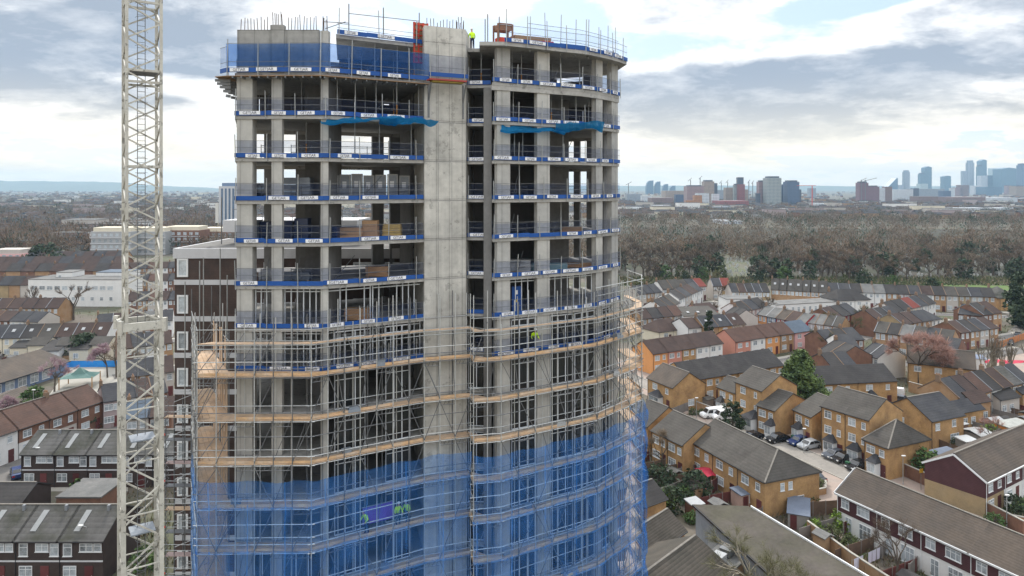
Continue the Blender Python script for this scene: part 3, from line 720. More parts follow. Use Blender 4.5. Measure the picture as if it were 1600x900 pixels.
# ------------------------------------------------------------ scaffold round the lower half
S_out = [V2(-26.4, 58.0), V2(-22.5, 50.3), V2(-14.4, 50.5), V2(-11.3, 52.4), V2(-6.85, 55.0), V2(-3.32, 56.2), V2(-2.99, 54.8), V2(-.85, 55.3), V2(3.3, 57.9), V2(7.3, 60.3), V2(10.7, 64.2), V2(12.2, 66.1), V2(12.7, 69), V2(12.0, 73)]
S_in = [V2(-25.0, 58.6), V2(-20.85, 51.85), V2(-13.95, 51.85), V2(-11.0, 53.65), V2(-7.0, 56.0), V2(-3.7, 57.2), V2(-1.95, 56.0), V2(-.95, 56.5), V2(2.5, 58.3), V2(6.4, 60.5), V2(9.5, 64.3), V2(10.5, 66.1), V2(11.3, 69.1), V2(10.7, 72.8)]
scaf = empty('tube_scaffold', (0, 0, 0), 0, 'galvanised tube scaffold with timber board lifts wrapped round the lower half of the tower', 'scaffold')
segs = list(range(len(S_out) - 1))
lifts = list(range(5, 14))
stations = []                                   # (outer, inner, segment index)
for i in segs:
    L_ = (S_out[i + 1] - S_out[i]).length; n = max(1, round(L_ / 1.45))
    for j in range(n): stations.append((S_out[i].lerp(S_out[i + 1], j / n), S_in[i].lerp(S_in[i + 1], j / n), i))
stations.append((S_out[-1], S_in[-1], segs[-1]))
for q, (a, b, i) in enumerate(stations):
    zt_ = 33.9 + random.choice((.6, 1.2, 1.9, 2.6)) + (.9 if i >= 10 else 0)
    for pt in (a, b):
        if pt is b and zt_ > 36.5: zt_ -= 1.2
        MB().tube((pt.x, pt.y, 0), (pt.x, pt.y, zt_ + random.uniform(-.3, .3)), .038, 0, 5).build('standard', galv_light if random.random() < .65 else galv_dark, scaf)
def tube_line(pts, z, name='ledger', r=.032, ex=.25):
    m = MB()
    for a, b in zip(pts, pts[1:]):
        e = (b - a).normalized() * ex; m.tube((a.x - e.x, a.y - e.y, z), (b.x + e.x, b.y + e.y, z), r, 0, 4)
    m.build(name, random.choice((galv_light, galv, galv_dark)), scaf)
top_lift = zk(5) + 2.35
for k in lifts:
    z = zk(k) - .02
    tube_line(S_out, z - .1); tube_line(S_in, z - .12)
    tube_line(S_out, z + .55, 'guard_rail'); tube_line(S_out, z + 1.05, 'guard_rail')
    if k % 2: tube_line(offset(S_out, .04), z + 2.0)
tube_line(S_out, top_lift - .1); tube_line(S_out, top_lift + 1.0, 'guard_rail'); tube_line(S_in, top_lift - .1); tube_line(S_out[9:], top_lift + .5, 'guard_rail'); tube_line(S_out[9:], top_lift + 1.9, 'guard_rail'); tube_line(S_out[9:], top_lift + 2.6, 'guard_rail')
def deck(i, z, ww=(0, 1), nb=5, jit=.012):
    "boards of one bay as separate planks in one mesh, with their bearers"
    m = MB(); a0, a1 = S_out[i], S_out[i + 1]; b0, b1 = S_in[i], S_in[i + 1]
    for j in range(nb):
        t0, t1 = ww[0] + (ww[1] - ww[0]) * j / nb, ww[0] + (ww[1] - ww[0]) * (j + .94) / nb
        L_ = (a1 - a0).length; k_ = max(1, round(L_ / 3.9)); zo = random.uniform(0, jit)
        for s in range(k_):
            u0, u1 = s / k_, (s + .985) / k_
            A0, A1, B0, B1 = a0.lerp(a1, u0), a0.lerp(a1, u1), b0.lerp(b1, u0), b0.lerp(b1, u1)
            q = [A0.lerp(B0, t0), A1.lerp(B1, t0), A1.lerp(B1, t1), A0.lerp(B0, t1)]
            m.prism(q, z - .045 + zo, z + zo + random.uniform(0, .006))
    return m
for k in lifts:
    z = zk(k)
    md, me_ = MB(), MB()
    for i in segs:
        d_ = deck(i, z); n = len(md.v); md.v += d_.v; md.f += [tuple(x + n for x in f) for f in d_.f]; md.m += d_.m
    md.build('platform', board_mat, scaf)
    eo = offset(S_out, -.06)
    for a, b in zip(eo, eo[1:]):
        L_ = (b - a).length; n = max(1, round(L_ / 3.2))
        for j in range(n):
            if random.random() < .08: continue
            p, q = a.lerp(b, j / n), a.lerp(b, (j + .99) / n)
            h = random.uniform(.17, .22); zz = random.uniform(0, .03)
            me_.bar((p.x, p.y, z + .03 + h / 2 + zz), (q.x, q.y, z + .03 + h / 2 + random.uniform(0, .03)), .04, h)
    me_.build('toe_board', board_edge, scaf)
    tr_ = MB()
    for a, b, i in stations: e = (b - a).normalized() * .2; tr_.tube((a.x - e.x, a.y - e.y, z - .06), (b.x + e.x, b.y + e.y, z - .06), .03, 0, 4)
    tr_.build('transom', galv_dark, scaf)['kind'] = 'stuff'
    br_ = MB()
    for q in range(0, len(stations) - 1):
        a, b, i = stations[q]; a2 = stations[q + 1][0]
        if random.random() < .42:
            if (q + k) % 2: a, a2 = a2, a
            br_.tube((a.x, a.y - .06, z + .1), (a2.x, a2.y - .06, z + FH - .1), .028, 0, 4)
        if random.random() < .4: br_.tube((a.x, a.y, z + .2), (b.x, b.y, z + FH - .3), .028, 0, 4)
        if random.random() < .4:             # short ladder beam lattice under a board lift
            p0, p1 = stations[q][0], stations[q + 1][0]; zz = z - .45
            br_.tube((p0.x, p0.y, zz), (p1.x, p1.y, zz), .026, 0, 4)
            for s in range(4): u = p0.lerp(p1, s / 4); w = p0.lerp(p1, (s + .5) / 4); br_.tube((u.x, u.y, zz), (w.x, w.y, z - .1), .02, 0, 4)
    br_.build('brace', galv_dark, scaf)['kind'] = 'stuff'
md = MB()
for i in segs:
    if i in (0,): continue
    d_ = deck(i, top_lift, (0, .45), 2); n = len(md.v); md.v += d_.v; md.f += [tuple(x + n for x in f) for f in d_.f]; md.m += d_.m
md.build('platform', board_mat, scaf)
# boards stood up along the left return
bm_ = MB()
for k in lifts:
    for j in range(9):
        if random.random() < .12: continue
        a = S_out[0].lerp(S_out[1], .12 + j * .095); b = S_in[0].lerp(S_in[1], .12 + j * .095)
        zt_ = zk(k) + random.uniform(2.2, 2.75)
        q = [a.lerp(b, .55), a.lerp(b, .85)]
        e = (S_out[1] - S_out[0]).normalized() * .33
        bm_.prism([b, b + e * 2.1, b + e * 2.1 + V2(-.04, .0), b + V2(-.04, 0)], zk(k) + .08, zt_)
bm_.build('board_screen', board_mat, scaf)
rnd_g = random.Random(14)
for k in range(5, 12):                           # loose boards, fittings and odd sheets left on the lifts
    for n_ in range(3):
        i = rnd_g.choice((1, 2, 3, 7, 8, 9)); u = rnd_g.uniform(.1, .75); a = S_out[i].lerp(S_out[i + 1], u).lerp(S_in[i].lerp(S_in[i + 1], u), rnd_g.uniform(.2, .6)); e = (S_out[i + 1] - S_out[i]).normalized(); L_ = rnd_g.uniform(1.0, 2.4)
        kind = rnd_g.choice(('loose_board', 'loose_board', 'folded_sheet', 'fitting_tub')); ln = ORDINAL[k - 5]
        where = {1: 'in front of the left bays', 2: 'at the kink of the left bays', 3: 'left of the core', 7: 'just right of the step', 8: 'on the curved bays', 9: 'near the right end'}[i]
        if kind == 'loose_board': o = MB().box(0, -.12, 0, L_, .1, .05).box(.2, -.05, .052, L_ * .9, .16, .1).build('loose_board', board_edge, None, (a.x, a.y, zk(k) + .03), math.atan2(e.y, e.x) + rnd_g.uniform(-.12, .12)); tag(o, f'loose timber boards lying on the {ln} lift {where}', 'board', f'loose boards on the {ln} lift {where}')
        elif kind == 'folded_sheet': o = MB().prism([(0, -.3), (.9, -.35), (1.1, .2), (.1, .3)], 0, .22).prism([(.1, -.2), (.8, -.25), (.9, .1), (.2, .2)], .22, .38).build('folded_sheet', white_wrap if n_ % 2 else grey_wrap, None, (a.x, a.y, zk(k) + .03), math.atan2(e.y, e.x)); tag(o, f'crumpled folded sheet left on the {ln} lift {where}', 'sheet', f'sheets on the {ln} lift {where}')
        else: o = MB().prism([(-.3, -.2), (.3, -.2), (.3, .2), (-.3, .2)], 0, .4).box(-.34, -.24, .4, .34, .24, .45).build('fitting_tub', grey_wrap, None, (a.x, a.y, zk(k) + .03), math.atan2(e.y, e.x)); tag(o, f'grey tub of fittings on the {ln} lift {where}', 'tub', f'grey tubs on the {ln} lift {where}')
# ------------------------------------------------------------ debris netting
def net(i0, i1, zt_, zb_, label, amp=.05):
    po = offset(S_out, .1)[i0:i1 + 1]; m = MB(); pts = [p for p, e in walk(po, .7)] + [po[-1]]
    zs = [zt_ - (zt_ - zb_) * j / 44 for j in range(45)]
    def pt(p, i, j):
        lift = abs(math.sin((zs[j] - zk(9)) * math.pi / FH)) * 1.4; a = amp * (lift * (1 + .6 * math.sin(i * .9)) + .8 * math.sin(i * 1.7 + j * .35) + .6 * random.random())
        return (p.x + a * .7, p.y - a * .7, zs[j] - (.16 * abs(math.sin(i * .61)) + .05 * random.random() if j == 0 else 0))
    g = [[pt(p, i, j) for j in range(45)] for i, p in enumerate(pts)]
    for i in range(len(pts) - 1):
        for j in range(44): m.poly([g[i][j], g[i][j + 1], g[i + 1][j + 1], g[i + 1][j]])
    return tag(m.build('debris_netting', net_blue, None, None, 0, True), label, 'debris netting', 'blue debris netting hung on the scaffold')
net(0, 1, 24.0, 3.0, 'blue debris netting on the narrow left return of the scaffold', .12)
net(1, 5, 24.1, 3.0, 'blue debris netting in front of the left bays and the core', .11)
net(6, 11, 24.15, 3.0, 'blue debris netting on the stepped-out curved right bays', .11)
net(11, 13, 24.2, 3.0, 'creased bright blue debris netting round the far right end', .2)
def board_z(px, py, i):
    pass
for px, sg, k, rz, nm, lean in ((573, 2, 8, 150, 'crouching worker in a yellow vest left of the purple sheet behind the netting', .5), (622, 3, 8, 200, 'worker in a pale green vest right of the purple sheet behind the netting', .25), (637, 3, 8, 160, 'second worker in a yellow vest at the end of the purple sheet, nearer the core', .35)):
    a, e = hit_pl(px, [S_out[sg].lerp(S_in[sg], .5), S_out[sg + 1].lerp(S_in[sg + 1], .5), S_out[sg + 2].lerp(S_in[sg + 2], .5)])
    person((a.x, a.y, zk(9) + .03), R(rz), nm, lean, helmet=px != 573)
pa, pb = hit_pl(567, S_in)[0], hit_pl(615, S_in)[0]
e = (pb - pa).normalized()
o = empty('plastic_sheet', (pa.x, pa.y - .12, zk(9) + .5), math.atan2(e.y, e.x), 'purple plastic sheet hung behind the netting beside the workers', 'plastic sheet')
m = MB(); L_ = (pb - pa).length
for i in range(12):
    x0, x1 = L_ * i / 12, L_ * (i + 1) / 12; y0, y1 = .04 * math.sin(i * 1.9), .04 * math.sin((i + 1) * 1.9)
    m.poly([(x0, y0, 0), (x1, y1, 0), (x1, y1, 1.35), (x0, y0, 1.35)])
m.build('sheet', purple, o); MB().tube((-.1, -.06, 1.37), (L_ + .1, -.06, 1.37), .03).build('rail', galv, o)
# ------------------------------------------------------------ tower crane mast
crane = empty('tower_crane', (0, 0, 0), 0, 'cream lattice tower crane mast with an inner ladder, left of the tower', 'tower crane')
def mast(px_fl, px_fr, px_bl, px_br, Yc, w, zb, zt_, pan, rc, x_brace, nm):
    th = math.atan2((227 - CX), F); ux = V2(math.cos(th), math.sin(th) * -1); 
    c = V2((px_fl + px_fr) / 2 - CX, F) * (Yc / F)
    ang = -th
    ex = V2(math.cos(ang), math.sin(ang)); 
    ex = V2(math.cos(R(9)), math.sin(R(9))) if False else ex
    ray = V2(c.x, c.y).normalized(); perp = V2(ray.y, -ray.x)
    phi = R(7); ex = V2(perp.x * math.cos(phi) - perp.y * math.sin(phi), perp.x * math.sin(phi) + perp.y * math.cos(phi)); ey = V2(-ex.y, ex.x)
    cn = [c - ex * w / 2 , c + ex * w / 2, c + ex * w / 2 + ey * w, c - ex * w / 2 + ey * w]
    for p in cn:
        m = MB(); q = [p + ex * s * rc + ey * t * rc for s, t in ((-1, -1), (1, -1), (1, 1), (-1, 1))]; m.prism(q, zb, zt_)
        m.build('chord', crane_mat, crane)
    n = int(round((zt_ - zb) / pan))
    for side in range(4):
        a, b = cn[side], cn[(side + 1) % 4]; m = MB()
        for i in range(n):
            z0_, z1_ = zb + (zt_ - zb) * i / n, zb + (zt_ - zb) * (i + 1) / n; zm = (z0_ + z1_) / 2
            fl = (side in (0, 2)); p, q = (a, b) if not fl else (b, a)
            m.bar((p.x, p.y, z0_), (q.x, q.y, zm), .09, .09); m.bar((q.x, q.y, zm), (p.x, p.y, z1_), .09, .09)
            if x_brace: m.bar((p.x, p.y, zm), (q.x, q.y, zm), .07, .07)
        m.build('lattice', crane_mat, crane)
    return cn, ex, ey
zj = CH + (HY - 508) / F * 44
cnU, ex, ey = mast(198.5, 252, 0, 0, 44.0, 1.92, zj + .2, 74, 2.1, .085, False, 'upper')
cnL, ex, ey = mast(193.5, 252.5, 0, 0, 43.9, 2.12, 0, zj - .25, 3.3, .13, True, 'lower')
m = MB(); cc = sum(cnL, V2(0, 0)) / 4
def frame_box(c, hw, t, z0_, z1_):
    o_ = [c + ex * s * hw + ey * u * hw for s, u in ((-1, -1), (1, -1), (1, 1), (-1, 1))]; i_ = [c + ex * s * (hw - t) + ey * u * (hw - t) for s, u in ((-1, -1), (1, -1), (1, 1), (-1, 1))]
    mm = MB()
    for q in range(4): r = (q + 1) % 4; mm.prism([o_[q], o_[r], i_[r], i_[q]], z0_, z1_)
    return mm
frame_box(cc, 1.27, .22, zj - .28, zj + .22).build('collar', crane_mat, crane)
m = MB()
for s, u in ((-1, -1), (1, -1), (1, 1), (-1, 1)):
    p = cc + ex * s * 1.22 + ey * u * 1.22; m.prism([p + V2(-.13, -.13), p + V2(.13, -.13), p + V2(.13, .13), p + V2(-.13, .13)], zj - .45, zj + .4)
m.build('collar_lug', crane_mat, crane)
cu = sum(cnU, V2(0, 0)) / 4
for yy in (110, 128, 260, 3):
    z = CH + (HY - yy) / F * 44; frame_box(cu, .98, .12, z - .07, z + .07).build('joint_ring', crane_mat, crane)
for yy, hw in ((112, .8), (690, .7), (836, .7)):
    z = CH + (HY - yy) / F * 44; MB().prism([cu + ex * s * hw + ey * u * hw for s, u in ((-1, -1), (1, -1), (1, 1), (-1, 1))], z - .04, z + .04).build('rest_platform', galv_dark if yy < 200 else grey_wrap, crane)
lad = MB(); lc = cu + ey * .35
for s in (-.22, .22): p = lc + ex * s; lad.tube((p.x, p.y, 0), (p.x, p.y, 74), .025)
for i in range(210): z = i * .35; a, b = lc - ex * .22, lc + ex * .22; lad.tube((a.x, a.y, z), (b.x, b.y, z), .016)
lad.build('ladder', galv_dark, crane)
hoop = MB(); pr = None
for t in range(7):
    an = math.pi * t / 6; p = ex * (.36 * math.cos(an)) - ey * (.6 * math.sin(an))
    if pr is not None: hoop.tube((pr.x, pr.y, 0), (p.x, p.y, 0), .014)
    pr = p
hoop = hoop.mesh('safety_hoop', galv_dark)
for i in range(60): link('safety_hoop', hoop, crane, (lc.x, lc.y, 18 + i * .9))
# ------------------------------------------------------------ scaffold stair tower between the crane and the old block
st = empty('stair_scaffold', (0, 0, 0), 0, 'grey scaffold stair tower in front of the old brown block', 'stair tower')
Yd = 61.0; xs = [(p - CX) / F * Yd for p in (259, 272, 288, 303)]; ys = [Yd, Yd + 1.6, Yd + 3.2]
for x in xs:
    for y in ys: MB().tube((x, y, 0), (x, y, CH + (HY - random.uniform(615, 660)) / F * y), .04, 0, 5).build('standard', galv_dark, st)
lat = MB()
for i in range(60):
    z = i * .45; a = xs[0] - .1; lat.tube((a, Yd - .1, z), (a + .4, Yd - .1, z + .45), .02); lat.tube((a + .4, Yd - .1, z), (a, Yd - .1, z + .45), .02)
lat.build('ladder_beam', galv_dark, st)
for i in range(13):
    z = 1.0 + i * 2.0
    m = MB(); m.box(xs[0] - .1, ys[0] - .05, z, xs[-1] + .1, ys[0] + .62, z + .05); m.build('platform', (board_mat, galv_dark, mat('pink_board', (.40, .30, .28), .8, .25, 1), galv_dark)[i % 4], st)
    m = MB()
    for h in (.55, 1.05): m.tube((xs[0] - .3, ys[0] - .08, z + h), (xs[-1] + .3, ys[0] - .08, z + h + random.uniform(-.1, .1)), .03); m.tube((xs[0] - .3, ys[2], z + h + .8), (xs[-1] + .3, ys[2], z + h + .8), .03)
    m.tube((xs[0], ys[1] - .1, z), (xs[-1], ys[1] - .1, z + 1), .04); m.tube((xs[0], ys[1] - .1, z + .9), (xs[-1], ys[1] - .1, z + 1.9), .03); m.build('ledger', galv, st)
    if i % 2: MB().box(xs[0] - .15, ys[0] - .14, z + .5, xs[0] + .02, ys[0] - .12, z + .68).build('red_tag', steel_red, st)
# ------------------------------------------------------------ old brown block behind
brown_brick = mat('brown_brick', (.075, .052, .045), .9, .3, 1.2, c2=(.06, .045, .04), tile=('Z', .15, .25))
fascia = mat('white_fascia', (.50, .50, .51), .7, .12, .5, streak=True)
ob = empty('tower_block', ((273 - CX) / F * 67, 67, 0), 0, 'old dark brown brick tower block with white floor bands behind the scaffold', 'tower block')
LX, fz = 23.0, 57 * 67 / F; ztop = CH - 96 / F * 67
MB().box(0, 0, 0, LX, 13, ztop - 1.0).build('wall', brown_brick, ob)
MB().box(-.12, -.12, ztop - .95, LX + .12, 13.12, ztop).build('parapet', fascia, ob)
MB().box(.3, .3, ztop + .002, LX - .3, 12.7, ztop + .03).build('roof', mat('flat_roof_felt', (.11, .105, .10), .9, .25, .4, c2=(.15, .145, .135)), ob)
for i in range(1, 11):
    z = ztop - i * fz; MB().box(-.06, -.06, z, LX + .06, 13.06, z + .48).build('floor_band', fascia, ob)
    for x0 in (.25, 8.5, 11.5, 17, 20):
        m = MB(); w, h = (1.05, 1.75) if x0 < 1 else (1.9, 1.4); zz = z + fz - .98 - h + .9 - (.6 if i else 0)
        zz = z + .75
        m.box(x0, -.09, zz, x0 + .16, .0, zz + h); m.box(x0 + w - .16, -.09, zz, x0 + w, .0, zz + h); m.box(x0 + .16, -.09, zz, x0 + w - .16, 0, zz + .16); m.box(x0 + .16, -.09, zz + h - .16, x0 + w - .16, 0, zz + h)
        o = m.build('window', upvc, ob); MB().box(x0 + .16, -.03, zz + .16, x0 + w - .16, -.004, zz + h - .16).build('pane', glass_mid, o)
ph = CH - 52 / F * 71
MB().box(4.2, 4.5, ztop + .03, 16, 10, ph - 1.2).build('roof_housing', fascia, ob)
MB().box(3.0, 3.8, ph - 1.2, 16.5, 10.5, ph).build('housing_parapet', fascia, ob)
MB().tube((2.6, 4.5, ztop), (2.6, 4.5, ztop + 4.8), .06).build('antenna_mast', galv_dark, ob); MB().box(2.05, 4.3, ztop + 2.2, 2.35, 4.6, ztop + 4.2).build('antenna', white_p, ob)
m = MB()
for i in range(12): m.tube((4 + i, 3.9, ph), (4 + i, 3.9, ph + 1.1), .03)
m.tube((4, 3.9, ph + 1.1), (16, 3.9, ph + 1.1), .03); m.build('roof_rail', galv_dark, ob)
for px, yt, h in ((312, 408, 9), (318, 402, 9.5), (344, 388, 9), (355, 430, 6), (289, 440, 5)):
    t = P(px, yt, 62 if px > 300 else 63); MB().tube((t.x, t.y, 0), t, .05, 0, 5).build('standard', galv, st)
# ------------------------------------------------------------ ground
ground_m = mat('ground_earth', (.125, .105, .085), .95, .5, .11, c2=(.075, .08, .045))
asphalt = mat('asphalt', (.15, .14, .13), .9, .3, .3, wear=(.5, .6, .25))
paving = mat('pink_paving', (.31, .24, .20), .9, .15, .5, c2=(.27, .225, .195))
pale_paving = mat('pale_paving', (.33, .31, .27), .9, .15, .4)
grass_m = mat('lawn_grass', (.075, .14, .03), .95, .3, .5, c2=(.10, .11, .04))
GR = MB().poly([(-30000, -400, 0), (30000, -400, 0), (30000, 30000, 0), (-30000, 30000, 0)]).build('ground', ground_m); GR['kind'] = 'structure'
def sheet(name, m, pix, z, px=True, pts=None):
    q = [W(a, b) for a, b in pix] if pts is None else [Vector((a, b, 0)) for a, b in pts]
    n = Vector((0, 0, 0))
    for i in range(len(q)): n += q[i].cross(q[(i + 1) % len(q)])
    if n.z < 0: q.reverse()
    o = MB().poly([(p.x, p.y, z) for p in q]).build(name, m); o['kind'] = 'structure'; return o
# street between the brick terraces, running from the upper left down to the lower right
uS = Vector((.40, -.917, 0)); vS = Vector((.917, .40, 0))
sc_ = W(1160, 668)
def strip(name, m, c, u, a, b, v, w0, w1, z):
    q = [c + u * a + v * w0, c + u * b + v * w0, c + u * b + v * w1, c + u * a + v * w1]
    return sheet(name, m, None, z, pts=[(p.x, p.y) for p in q])
street_m = mat('street_surface', (.24, .22, .195), .9, .3, .3, wear=(.6, .6, .2))
strip('pavement', paving, sc_, uS, -70, 95, vS, -4.8, 7.5, .02)
strip('road', street_m, sc_, uS, -70, 95, vS, -2.2, 2.1, .028)
sheet('path', paving, ((1255, 742), (1330, 752), (1330, 800), (1250, 790)), .034)
for w0, w1 in ((-2.35, -2.2), (2.1, 2.25)):
    q = [sc_ + uS * -70 + vS * w0, sc_ + uS * 95 + vS * w0, sc_ + uS * 95 + vS * w1, sc_ + uS * -70 + vS * w1]
    MB().prism([(p.x, p.y) for p in q], .0, .13).build('kerb', pale_paving)['kind'] = 'structure'
sheet('forecourt', pale_paving, ((1060, 850), (1150, 800), (1200, 850), (1110, 900)), .02)
sheet('square_paving', paving, ((1470, 580), (1500, 553), (1625, 540), (1640, 575), (1570, 600), (1480, 605)), .02)
sheet('road', asphalt, ((1490, 566), (1545, 545), (1590, 505), (1605, 508), (1570, 545), (1510, 570)), .03)
sheet('patio', mat('patio_stone', (.46, .37, .29), .9, .15, .6), ((1275, 828), (1330, 805), (1345, 825), (1300, 850)), .03)
for pix in (((1300, 850), (1345, 833), (1375, 855), (1335, 890)), ((1040, 765), (1085, 757), (1095, 772), (1050, 782)), ((1420, 590), (1470, 575), (1485, 590), (1440, 603)), ((1025, 725), (1070, 735), (1060, 755), (1020, 750)), ((1545, 790), (1600, 775), (1610, 795), (1570, 805))):
    sheet('lawn', grass_m, pix, .025)
sheet('school_yard', pale_paving, ((60, 640), (110, 572), (190, 575), (190, 615), (120, 640)), .02)
sheet('road', asphalt, ((-60, 740), (120, 672), (200, 645), (200, 665), (60, 735), (-40, 790)), .02)
sheet('pavement', pale_paving, ((-80, 775), (30, 757), (200, 757), (200, 768), (30, 768), (-80, 790)), .03)
sheet('lawn', grass_m, ((27, 388), (150, 376), (150, 392), (30, 402)), .02)
sheet('woodland_floor', mat('woodland_floor', (.05, .043, .032), .95, .5, .1, c2=(.045, .05, .028)), ((600, 432), (1660, 444), (1760, 360), (600, 352)), .012)
sheet('lawn', grass_m, ((1300, 445), (1600, 455), (1620, 447), (1290, 440)), .02)
sheet('lawn', mat('cemetery_grass', (.085, .095, .05), .95, .4, .1, c2=(.11, .10, .075)), ((1085, 440), (1200, 440), (1200, 395), (1110, 395)), .02)
# ------------------------------------------------------------ house builder
brick_or = mat('orange_stock_brick', (.41, .25, .112), .9, .4, .7, c2=(.31, .185, .088), tile=('Z', .15, .12))
brick_red = mat('red_brick', (.20, .105, .07), .9, .3, .8, c2=(.16, .085, .06))
brick_buff = mat('buff_brick', (.34, .25, .14), .9, .2, .8, c2=(.29, .22, .13))
brick_tan = mat('tan_brick', (.35, .225, .13), .9, .2, .8, c2=(.31, .18, .09))
brick_dk = mat('dark_brown_brick', (.05, .036, .032), .9, .3, 1.1, tile=('Z', .15, .3))
hung_maroon = mat('maroon_tile_hanging', (.075, .032, .035), .8, .25, 1, tile=('Z', .22, .35))
RND = dict(white=(.66, .65, .63), cream=(.62, .56, .44), coral=(.50, .23, .17), orange=(.62, .29, .11), pink=(.62, .36, .35), blue=(.15, .20, .30), red=(.30, .03, .035), pale=(.44, .40, .36), mauve=(.34, .275, .27), grey=(.34, .34, .34))
RND = {k: mat('render_' + k, v, .85, .1, .5, streak=True) for k, v in RND.items()}
WALL = dict(RND, brick=brick_or, rbrick=brick_red, buff=brick_buff, tan=brick_tan, dark=brick_dk, maroon=hung_maroon)
WALLW = dict(white='white', cream='cream', coral='coral pink', orange='orange', pink='pink', blue='slate blue', red='dark red', pale='pale', mauve='mauve', grey='grey', brick='orange brick', rbrick='red brick', buff='buff brick', tan='tan brick', dark='dark brown brick', maroon='maroon')
def rt(n, c, c2=None, p=.26, amp=.22): return mat('roof_tiles_' + n, c, .9, .34, .45, c2=c2, tile=('Z', p, amp), bump=.3)
ROOF = dict(grey=rt('grey', (0.070, 0.064, 0.056), (0.056, 0.050, 0.044)), brown=rt('brown', (0.063, 0.041, 0.034), (0.050, 0.034, 0.030)), slate=rt('slate', (0.041, 0.041, 0.046), (0.056, 0.055, 0.056)), moss=rt('moss', (0.089, 0.085, 0.080), (0.044, 0.044, 0.033), .34, .3), warm=rt('warm', (0.085, 0.067, 0.053), (0.067, 0.055, 0.046), .18, .36),
            pale=rt('pale', (0.148, 0.144, 0.137), (0.111, 0.111, 0.107)), red=rt('red', (0.170, 0.041, 0.030)), rust=rt('rust', (0.089, 0.050, 0.038), (0.074, 0.044, 0.034)), blue=rt('blue', (0.081, 0.104, 0.133)), dark=rt('dark', (0.037, 0.034, 0.033), (0.048, 0.044, 0.042)))
ROOFW = dict(grey='grey', brown='brown', slate='dark slate', moss='mossy grey', warm='brown-grey ribbed', pale='pale grey', red='red', rust='rust-brown', blue='blue-grey', dark='near-black')
ridge_m = mat('ridge_tiles', (.17, .155, .135), .9, .3, 2)
lead = mat('lead_flashing', (.20, .21, .225), .5, .15, 1.5)
door_m = mat('house_door', (.10, .03, .03), .5, .3, 1, rnd=.8)
chim_m = mat('chimney_brick', (.20, .135, .09), .9, .3, 1)
pot_m = mat('chimney_pot', (.30, .17, .10), .8, .2, 2)
WM = {}
def win_mesh(w, h, n):
    k = (round(w, 2), round(h, 2), n)
    if k not in WM:
        m = MB(); t = .07
        m.box(-w / 2, -.07, 0, -w / 2 + t, .01, h); m.box(w / 2 - t, -.07, 0, w / 2, .01, h); m.box(-w / 2 + t, -.07, h - t, w / 2 - t, .01, h); m.box(-w / 2 + t, -.07, 0, w / 2 - t, .01, t)
        m.box(-w / 2 - .06, -.12, -.06, w / 2 + .06, .0, -.002)
        for i in range(1, n): x = -w / 2 + w * i / n; m.box(x - .03, -.065, t, x + .03, .005, h - t)
        m.box(-w / 2 + t, -.06, h * .66, w / 2 - t, .0, h * .66 + .05)
        pm_ = MB(); pm_.box(-w / 2 + t, -.03, t, w / 2 - t, -.012, h - t)
        m2 = MB(); m2.v, m2.f, m2.m = list(m.v), list(m.f), list(m.m)
        q = len(m2.v); m2.v += pm_.v; m2.f += [tuple(x + q for x in f) for f in pm_.f]; m2.m += [1] * len(pm_.f)
        WM[k] = (m.mesh('window', upvc), pm_.mesh('pane', glass_mid), m2.mesh('window', [upvc, glass_mid]))
    return WM[k]
def place_win(par, x, y, z, w, h, n, lv, face='f', name='window'):
    a, b, c = win_mesh(w, h, n); rz = {'f': 0, 'r': R(90), 'l': R(-90)}[face]
    o = link(name, a if lv >= 2 else c, par, (x, y, z), rz)
    if lv >= 2: link('pane', b, o)
    return o
HC = {}
